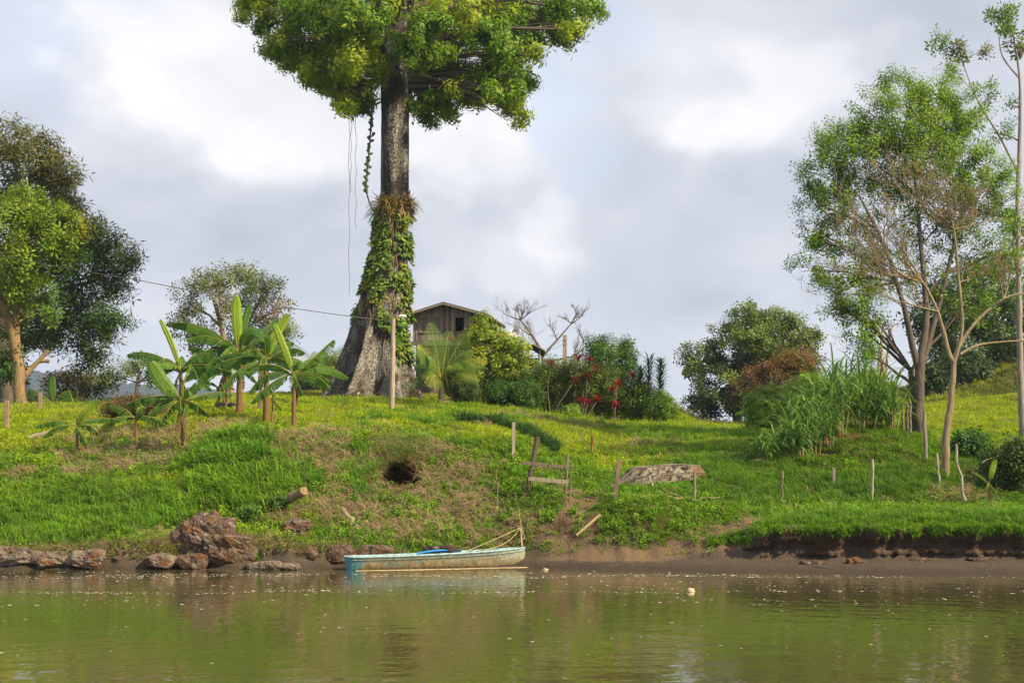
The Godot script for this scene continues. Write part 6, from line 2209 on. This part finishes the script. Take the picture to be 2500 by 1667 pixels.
func make_upturned_boat() -> void:
	rng.seed = 820
	var a := on_ground(1492, 56.8)
	var b := on_ground(1702, 58.4)
	var root := thing("upturned_boat", "old burnt and peeling white boat lying upside down in the grass", "boat", a)
	var along := (b - a)
	var long := along.length()
	root.rotation.y = atan2(-along.z, along.x)
	root.rotation.z = asin(clampf(along.y / long, -1, 1))
	var s := Shape.new()
	var stain := FastNoiseLite.new()
	stain.seed = 41
	stain.frequency = 3.0
	stain.fractal_octaves = 4
	var rows := 54
	var cols := 27
	for r in rows:
		var t := r / (rows - 1.0)
		# lies keel up, bow at the left and low
		var rise := 0.10 + 0.62 * smoothstep(0.0, 0.30, t) - 0.12 * smoothstep(0.7, 1.0, t)
		var half := 0.08 + 0.66 * smoothstep(0.0, 0.42, t)
		for k in cols:
			var u := k / (cols - 1.0) * 2.0 - 1.0
			var au := absf(u)
			# hard chines: bottom panel, bilge panel, side panel
			var y := 1.0
			var z := 0.0
			if au < 0.4:
				z = au / 0.4 * 0.5
				y = 1.0 - 0.12 * au / 0.4
			elif au < 0.75:
				z = lerpf(0.5, 0.92, (au - 0.4) / 0.35)
				y = lerpf(0.88, 0.42, (au - 0.4) / 0.35)
			else:
				z = lerpf(0.92, 1.0, (au - 0.75) / 0.25)
				y = lerpf(0.42, 0.0, (au - 0.75) / 0.25)
			if absf(au - 0.4) < 0.03 or absf(au - 0.75) < 0.03:
				y += 0.03
			var p := Vector3(t * long, y * rise - 0.05 + 0.02 * stain.get_noise_2d(t * 9.0, u * 3.0), signf(u) * z * half)
			var q := stain.get_noise_3d(p.x * 0.45, p.y * 2.2, p.z * 2.2)
			var q2 := stain.get_noise_3d(p.x * 1.1 + 9.0, p.y * 6.0, p.z * 6.0)
			var col := Color(0.60, 0.53, 0.43)
			col = col.lerp(Color(0.23, 0.15, 0.10), smoothstep(-0.08, 0.28, q + 0.3 * q2) * 0.9)
			col = col.lerp(Color(0.055, 0.05, 0.05), smoothstep(0.10, 0.3, q2 - 0.4 * q))
			if t > 0.88:
				col = col.lerp(Color(0.5, 0.26, 0.06), smoothstep(-0.1, 0.3, q2) * 0.7)
			s.vert(p, Vector3.UP, col)
	s.grid_faces(0, rows, cols, false, true)
	var st := SurfaceTool.new()
	st.create_from(s.made(), 0)
	st.generate_normals()
	part("hull", st.commit(), M.worn, root)
	# transom closing the right end
	var tr := Shape.new()
	for k in cols - 1:
		tr.tri(Vector3(long, -0.05, 0), s.v[(rows - 1) * cols + k], s.v[(rows - 1) * cols + k + 1], Color(0.45, 0.3, 0.14))
	part("transom", tr.made(), M.worn, root)
	for q in [0.4, 0.75]:
		var pts := []
		var w := []
		for r in range(4, rows):
			var k := int(round((q + 1.0) * 0.5 * (cols - 1)))
			pts.append(s.v[r * cols + k] + Vector3(0, 0.015, 0.01))
			w.append(0.018)
		var ss := Shape.new()
		ss.tube(pts, w, 5, Color(0.55, 0.49, 0.40), 0.1)
		part("chine_strip", ss.made(), M.worn, root)
	# dark patch holes
	for q in [[0.80, 0.60, 0.30, 0.17], [0.76, 0.30, 0.34, 0.05], [0.22, 0.1, 0.22, 0.12]]:
		var r := int(q[0] * (rows - 1))
		var k := int((q[1] + 1.0) * 0.5 * (cols - 1))
		var p := s.v[r * cols + k]
		var nn := (s.v[(r + 1) * cols + k] - p).cross(s.v[r * cols + k + 1] - p).normalized()
		if nn.y < 0:
			nn = -nn
		var xx := (s.v[(r + 1) * cols + k] - p).normalized()
		plank(root, "patch", p + nn * 0.012, Vector3(q[2], 0.012, q[3]), Color(0.05, 0.045, 0.045), Basis(xx, nn, xx.cross(nn)), M.worn)


# ---------------------------------------------------------------- rocks, logs, foam

func rock(label: String, px: float, py: float, d: float, rx: float, ry: float, rz: float, col: Color, seed_: int, group := "rocks along the waterline", sharp := 1.0) -> void:
	var n := FastNoiseLite.new()
	n.seed = seed_
	n.frequency = 0.9
	n.fractal_octaves = 4
	var cell := FastNoiseLite.new()
	cell.seed = seed_ + 5
	cell.noise_type = FastNoiseLite.TYPE_CELLULAR
	cell.cellular_return_type = FastNoiseLite.RETURN_DISTANCE2_SUB
	cell.frequency = 0.8
	var c := at_view(px, py, d) if py > 0.0 else on_ground(px, d)
	var s := Shape.new()
	var rows := 34
	var cols := 52
	var cuts := []
	rng.seed = seed_ * 7 + 1
	for q in 9:
		var nn := rvec()
		nn = Vector3(nn.x / rx, nn.y / ry, nn.z / rz).normalized()
		cuts.append([nn, Vector3(nn.x * rx, nn.y * ry, nn.z * rz).length() * rr(0.62, 0.95)])
	for r in rows:
		var e := PI * (r / (rows - 1.0) - 0.5)
		for k in cols:
			var a := TAU * k / cols
			var u := Vector3(cos(a) * cos(e), sin(e), sin(a) * cos(e))
			# blocky: pushes the sphere toward a box, then breaks it with cracks and ledges
			var m := maxf(absf(u.x), maxf(absf(u.y), absf(u.z)))
			var q := u / lerpf(1.0, m, 0.35)
			var w := Vector3(q.x * rx, q.y * ry, q.z * rz)
			var crack := cell.get_noise_3dv(w * 1.5 + Vector3(seed_, 0, 0))
			var f := 1.0 + 0.34 * sharp * n.get_noise_3dv(w * 1.2 + Vector3(0, seed_, 0)) + 0.22 * sharp * crack + 0.10 * n.get_noise_3dv(w * 6.0)
			var p := w * f
			for pl in cuts:
				var over: float = (pl[0] as Vector3).dot(p) - pl[1]
				if over > 0.0:
					p -= (pl[0] as Vector3) * over * 0.85
			var t := n.get_noise_3dv(w * 2.2 + Vector3(30, 0, 0))
			var cc := col.lerp(Color(0.19, 0.115, 0.09), smoothstep(0.0, 0.35, t))
			cc = cc.lerp(Color(0.58, 0.49, 0.39), smoothstep(0.12, 0.4, n.get_noise_3dv(w * 3.0 - Vector3(12, 4, 0))))
			cc = cc.lerp(Color(0.33, 0.15, 0.05), smoothstep(0.2, 0.4, n.get_noise_3dv(w * 1.4 + Vector3(0, 0, 44))))
			s.vert(p, u, cc)
	var fl := Shape.new()
	for r in rows - 1:
		for k in cols:
			var i0 := r * cols + k
			var i1 := r * cols + (k + 1) % cols
			var tone := s.c[i0].lerp(s.c[i1 + cols], 0.5)
			fl.quad(s.v[i0], s.v[i1], s.v[i1 + cols], s.v[i0 + cols], tone)
	var o := part("rock", fl.made(), M.rock, self, Transform3D(Basis(), c))
	tag(o, label, "rock", group)


func log_piece(label: String, a: Vector3, b: Vector3, ra: float, rb: float, col: Color, called := "log", group := "logs and branches on the bank", bend := 0.04) -> void:
	rng.seed = hash(label)
	var s := Shape.new()
	var pts := []
	var rad := []
	for i in 10:
		var t := i / 9.0
		pts.append((b - a) * t + Vector3(rr(-1, 1), rr(-1, 1), rr(-1, 1)) * bend * a.distance_to(b) * sin(PI * t))
		rad.append(lerpf(ra, rb, t) * rr(0.9, 1.1))
	s.tube(pts, rad, 9, col, 0.07)
	tag(part(called, s.made(), M.wood, self, Transform3D(Basis(), a)), label, called, group)


func make_rocks() -> void:
	var tan_ := Color(0.46, 0.37, 0.29)
	var red := Color(0.30, 0.19, 0.14)
	rock("long low rock ledge at the left edge of the waterline", 40, 1362, 51.2, 1.5, 0.5, 0.8, tan_, 1)
	rock("second low ledge rock right of the left-edge ledge", 125, 1368, 51.0, 0.9, 0.38, 0.6, tan_, 2)
	rock("pale pointed rock alone at the left waterline", 212, 1366, 50.8, 0.85, 0.44, 0.6, tan_, 3)
	rock("small brown stone right of the pale pointed rock", 292, 1368, 50.9, 0.26, 0.18, 0.2, red, 4)
	rock("flat pale rock at the left foot of the big outcrop", 398, 1372, 50.7, 0.75, 0.34, 0.6, tan_, 5)
	rock("big reddish rock outcrop under the hanging grass", 500, 1322, 51.6, 1.4, 1.2, 0.9, red, 6)
	rock("orange-brown sloping rock, right half of the big outcrop", 560, 1345, 51.2, 1.15, 0.8, 0.8, Color(0.30, 0.19, 0.11), 7)
	rock("dark rock at the waterline before the big outcrop", 470, 1375, 50.7, 0.7, 0.36, 0.5, red, 8)
	rock("low rock ledge running right from the outcrop", 650, 1382, 50.5, 0.8, 0.22, 0.45, tan_, 9)
	rock("small pale rock at the ledge's right end", 712, 1384, 50.3, 0.4, 0.17, 0.3, tan_, 10)
	rock("reddish boulder between outcrop and boat", 758, 1352, 51.2, 0.34, 0.34, 0.3, red, 11)
	rock("broad rock behind the boat's stern, left half", 830, 1352, 51.6, 0.7, 0.42, 0.5, red, 12)
	rock("broad rock behind the boat's stern, right half", 910, 1352, 51.9, 0.95, 0.42, 0.5, Color(0.34, 0.22, 0.13), 13)
	rock("layered clay outcrop with roots above the stern rocks", 722, 1292, 52.4, 0.75, 0.55, 0.5, Color(0.30, 0.22, 0.15), 14, "rocks along the waterline", 1.6)
	rock("low clay lump at the top of the beach", 1080, 1340, 52.3, 0.9, 0.16, 0.35, Color(0.15, 0.105, 0.075), 15, "earth lumps on the beach")
	for q in [[2090, 1350, 0.5, 0.2, "fallen earth clod below the middle of the cut bank"], [2250, 1356, 0.55, 0.12, "flat earth clod right of the middle clod"], [1790, 1308, 0.3, 0.14, "stone half buried in the sandy ramp"], [1990, 1342, 0.7, 0.13, "low earth clod at the left end of the cut bank"], [2400, 1362, 0.8, 0.14, "long earth clod near the right edge"]]:
		var g := on_ground(q[0], 49.2 if q[0] > 1900 else 51.3)
		rock(q[4], q[0], -1.0, -g.z, q[2], q[3], 0.25, Color(0.17, 0.11, 0.075), int(q[0]), "earth lumps on the beach", 1.3)
	var gw := Color(0.34, 0.27, 0.2)
	log_piece("grey log end lying at the left edge of the dry slope", on_ground(66, 63.0) + Vector3(0, 0.12, 0), on_ground(118, 63.4) + Vector3(0, 0.16, 0), 0.11, 0.12, gw)
	log_piece("split log stub sticking out of the bank above the clay outcrop", at_view(698, 1222, 53.8), at_view(742, 1198, 53.0), 0.17, 0.15, Color(0.36, 0.25, 0.15))
	log_piece("grey driftwood pole slanting down the bank above the boat", at_view(836, 1244, 54.2), at_view(880, 1306, 52.9), 0.10, 0.12, Color(0.36, 0.29, 0.22))
	log_piece("dark cut log lying under the banana plants", on_ground(527, 70.0) + Vector3(0, 0.2, 0), on_ground(572, 69.4) + Vector3(0, 0.12, 0), 0.16, 0.17, Color(0.10, 0.08, 0.07))
	log_piece("pale bamboo piece lying on the sandy path", on_ground(1408, 52.9) + Vector3(0, 0.07, 0), on_ground(1466, 53.2) + Vector3(0, 0.1, 0), 0.055, 0.06, Color(0.52, 0.42, 0.22), "log", "logs and branches on the bank", 0.0)
	log_piece("long pale branch lying before the upturned boat", on_ground(1520, 54.9) + Vector3(0, 0.06, 0), on_ground(1670, 54.2) + Vector3(0, 0.1, 0), 0.03, 0.055, Color(0.50, 0.38, 0.22))
	log_piece("thin stick crossing the long branch", on_ground(1615, 55.4) + Vector3(0, 0.2, 0), on_ground(1665, 54.4) + Vector3(0, 0.1, 0), 0.02, 0.025, Color(0.42, 0.34, 0.24), "branch")
	log_piece("branch reaching right from the round post's foot", on_ground(1680, 54.2) + Vector3(0, 0.08, 0), on_ground(1760, 54.6) + Vector3(0, 0.14, 0), 0.035, 0.02, gw, "branch")
	log_piece("white stick leaning against the upturned boat", at_view(1586, 1162, 56.3), on_ground(1598, 55.8), 0.018, 0.018, Color(0.6, 0.55, 0.45), "branch")
	log_piece("orange dead leaf stalk before the upturned boat", at_view(1592, 1200, 55.3), on_ground(1604, 54.8) + Vector3(0, 0.03, 0), 0.03, 0.015, Color(0.55, 0.3, 0.04), "branch")
	log_piece("thin board lying on the lawn edge above the dry slope", on_ground(800, 60.2) + Vector3(0, 0.06, 0), on_ground(862, 60.2) + Vector3(0, 0.06, 0), 0.05, 0.05, Color(0.36, 0.24, 0.15), "branch", "logs and branches on the bank", 0.0)
	log_piece("white block of wood against the giant tree's foot", on_ground(866, 87.6) + Vector3(-0.1, 0.1, 0), on_ground(874, 87.6) + Vector3(0.1, 0.3, 0), 0.13, 0.13, Color(0.6, 0.54, 0.45), "log", "logs and branches on the bank", 0.0)
	log_piece("pinkish board lying at the palm's foot", on_ground(1074, 82.4) + Vector3(0, 0.1, 0), on_ground(1096, 82.4) + Vector3(0, 0.32, 0), 0.1, 0.1, Color(0.42, 0.28, 0.22), "log", "logs and branches on the bank", 0.0)
	log_piece("long dead branch slanting in the right gully", at_view(2398, 1130, 58.0), at_view(2500, 1078, 58.8), 0.02, 0.03, Color(0.4, 0.28, 0.15), "branch")
	log_piece("forked twig lying on the mud at the right", on_ground(1985, 48.6) + Vector3(0, 0.03, 0), on_ground(2030, 48.2) + Vector3(0, 0.02, 0), 0.018, 0.012, Color(0.3, 0.23, 0.18), "branch")


func make_foam() -> void:
	rng.seed = 900
	var s := Shape.new()
	var pts := []
	for k in 7:
		var a := TAU * k / 7.0
		pts.append(Vector3(cos(a) * rr(0.7, 1.1), 0.012, sin(a) * rr(0.7, 1.1)))
	for k in 7:
		s.tri(Vector3(0, 0.35, 0), pts[k], pts[(k + 1) % 7], Color.WHITE)
	var mesh := s.made()
	var where := []
	var tints := []
	var drift := FastNoiseLite.new()
	drift.seed = 2
	drift.frequency = 0.12
	for i in 5200:
		var d := 19.0 + 30.5 * sqrt(rng.randf())
		var x := rr(-0.38, 0.38) * d
		if i % 5 < 3:
			# bands that the current has drawn together
			var band: float = [49.0, 47.2, 45.6, 38.0, 46.4][i % 3 + (i / 5) % 3]
			d = band - 0.6 * drift.get_noise_2d(x, band) * 4.0 + rr(-0.35, 0.35)
			if d > ramp(x, WATERLINE) - 0.4:
				continue
		if drift.get_noise_2d(x * 0.8, d * 2.5) < rr(-0.3, 0.25):
			continue
		var sz := 0.012 + 0.03 * pow(rng.randf(), 4.0)
		if d < 32.0:
			sz *= 0.75
		where.append(Transform3D(Basis(Vector3.UP, rr(0, TAU)).scaled(Vector3(sz * rr(0.8, 2.0), sz * 0.5, sz)), Vector3(x, 0.001, -d)))
		tints.append(jig(Color(0.50, 0.47, 0.42), 0.2))
	scatter("river_foam", mesh, M.foam, self, where, tints).set_meta("label", "white foam flecks drifting on the river")
	# creamy scum line along the boat
	var f := Shape.new()
	var n := 70
	for i in n:
		var t := i / (n - 1.0)
		var w := (0.10 + 0.30 * sin(PI * clampf(0.1 + t * 0.85, 0, 1))) * (0.8 + 0.5 * absf(drift.get_noise_2d(i * 2.0, 3.0)))
		var p0 := boat_at * Vector3(lerpf(0.1, 6.9, t), 0, 0.52)
		for k in 4:
			f.vert(Vector3(p0.x, [0.002, 0.014, 0.014, 0.002][k], p0.z + w * (1.0 - k / 3.0) * (1.1 + 1.5 * drift.get_noise_2d(i * 9.0, 20.0)) - 0.12), Vector3.UP, jig(Color(0.55, 0.43, 0.25), 0.08))
	f.grid_faces(0, n, 4, false, false)
	tag(part("scum_line", f.made(), M.foam, self), "creamy line of foam scum along the moored boat's side", "foam")
	# lumps of foam
	for q in [[1687, 1440, 0.11, 0.085, "big cream foam lump floating out on the river"], [1331, 1388, 0.12, 0.045, "flat cream foam lump right of the boat's bow"]]:
		var d: float = 8506.0 / (q[1] - 1219.0)
		var c := at_view(q[0], q[1], d)
		c.y = 0.0
		var ls := Shape.new()
		for r in 10:
			var e := PI * 0.5 * r / 9.0
			for k in 16:
				var a := TAU * k / 16
				var u := Vector3(cos(a) * cos(e), sin(e), sin(a) * cos(e))
				var w := 1.0 + 0.7 * n_fine.get_noise_3dv(u * 1.6 + Vector3(q[0], 0, 0))
				ls.vert(Vector3(u.x * q[2], u.y * q[3], u.z * q[2]) * w, u, jig(Color(0.52, 0.42, 0.26), 0.1))
		ls.grid_faces(0, 10, 16, true, false)
		tag(part("foam_lump", ls.made(), M.foam, self, Transform3D(Basis(), c)), q[4], "foam", "foam lumps")


func make_overhang() -> void:
	# the sod that bridges the top of the hollow
	rng.seed = 950
	var s := Shape.new()
	var rows := 9
	var cols := 16
	for e in 2:
		for r in rows:
			for k in cols:
				var x := hollow.x + lerpf(-1.05, 1.05, k / (cols - 1.0))
				var ox := (x - hollow.x) / 0.9
				var d := -hollow.z + lerpf(1.75 - 0.8 * ox * ox + 0.3 * n_fine.get_noise_2d(x * 2.0, 0.0), 3.1, r / (rows - 1.0))
				var keep := hollow
				hollow = Vector3.ZERO
				var y := ground(x, d) + (0.03 if e == 0 else -0.2)
				hollow = keep
				s.vert(Vector3(x, y, -d), Vector3(0, 0.85, 0.5).normalized() * (1.0 - 2.0 * e), Color(0.15, 0.10, 0.055))
	s.grid_faces(0, rows, cols, false, true)
	s.grid_faces(rows * cols, rows, cols, false, false)
	structure(part("bank_overhang", s.made(), M.ground, self))
	var w := []
	var t := []
	for i in 260:
		var x := hollow.x + rr(-1.0, 1.0)
		var d := -hollow.z + rr(1.5, 2.9)
		var keep := hollow
		hollow = Vector3.ZERO
		var y := ground(x, d)
		hollow = keep
		var edge := d < -hollow.z + 1.75
		w.append(aim(Vector3(rr(-0.4, 0.4), -0.6 if edge and i % 2 else 0.9, 0.7), rr(0, TAU), rr(0.7, 1.3), Vector3(x, y + 0.03, -d)))
		t.append(jig(Color(0.13, 0.21, 0.03) if i % 4 else Color(0.33, 0.25, 0.13), 0.25))
	for i in 110:
		var x := hollow.x + rr(-0.95, 0.95)
		var ox := (x - hollow.x) / 0.9
		var d := -hollow.z + 1.7 - 0.8 * ox * ox + rr(-0.1, 0.15)
		var keep := hollow
		hollow = Vector3.ZERO
		var y := ground(x, d)
		hollow = keep
		w.append(aim(Vector3(rr(-0.3, 0.3), -1.0, 0.25), rr(0, TAU), rr(0.8, 1.7), Vector3(x, y - 0.05, -d + 0.03)))
		t.append(jig(Color(0.30, 0.22, 0.12) if i % 3 else Color(0.13, 0.2, 0.03), 0.3))
	scatter("overhang_grass", LEAF.flat, M.grass, self, w, t).set_meta("label", "grass and roots hanging over the hollow in the bank")


func make_cut_bank() -> void:
	# the face that the river has cut into the right bank: an overhanging sod edge, a hollowed soil face and a few ledges
	var s := Shape.new()
	var cols := 240
	var prof := [[0.98, 0.45], [0.94, 0.10], [0.88, -0.02], [0.74, 0.10], [0.62, 0.02], [0.52, 0.16], [0.34, 0.26], [0.26, 0.12], [0.16, 0.10], [0.10, 0.30], [0.0, 0.26], [-0.15, 0.2]]
	for r in prof.size():
		for k in cols:
			var x := lerpf(8.2, 21.5, k / (cols - 1.0))
			var bank := ramp(x, BANK) + 0.35 * n_mid.get_noise_2d(x * 1.3, 7.0) + 0.15 * n_fine.get_noise_2d(x, 3.0)
			var d0 := bank - 0.32
			var low := ground(x, d0 - 0.15)
			var top := ground(x, bank + 0.35)
			var fade := smoothstep(8.2, 9.4, x)
			var q := n_fine.get_noise_2d(x * 1.1, r * 0.55)
			var q2 := n_mid.get_noise_2d(x * 1.5, r * 0.3)
			var y := lerpf(low, top, prof[r][0] * lerpf(0.4, 1.0, fade)) + 0.05 * q
			var z: float = -(d0 + prof[r][1] * 1.0 + 0.16 * q + 0.14 * q2)
			s.vert(Vector3(x, y, z), Vector3(0, 0, 1), Color(0.16, 0.11, 0.075).lerp(Color(0.28, 0.20, 0.13), clampf(0.35 + q + q2, 0.0, 1.0)))
	s.grid_faces(0, prof.size(), cols, false, false)
	var st := SurfaceTool.new()
	st.create_from(s.made(), 0)
	st.generate_normals()
	structure(part("river_bank", st.commit(), M.ground, self))


func _ready() -> void:
	rng.seed = 20
	make_camera()
	make_sky()
	make_materials()
	prepare_land()
	prepare_cover()
	make_land()
	make_river()
	make_cut_bank()
	make_hills()
	make_leaves()
	make_house()
	make_kapok()
	make_climbers()
	make_trees()
	make_garden()
	make_bananas()
	make_boat()
	make_upturned_boat()
	make_poles()
	make_dish()
	make_posts()
	make_rocks()
	make_overhang()
	make_grass()
	make_foam()
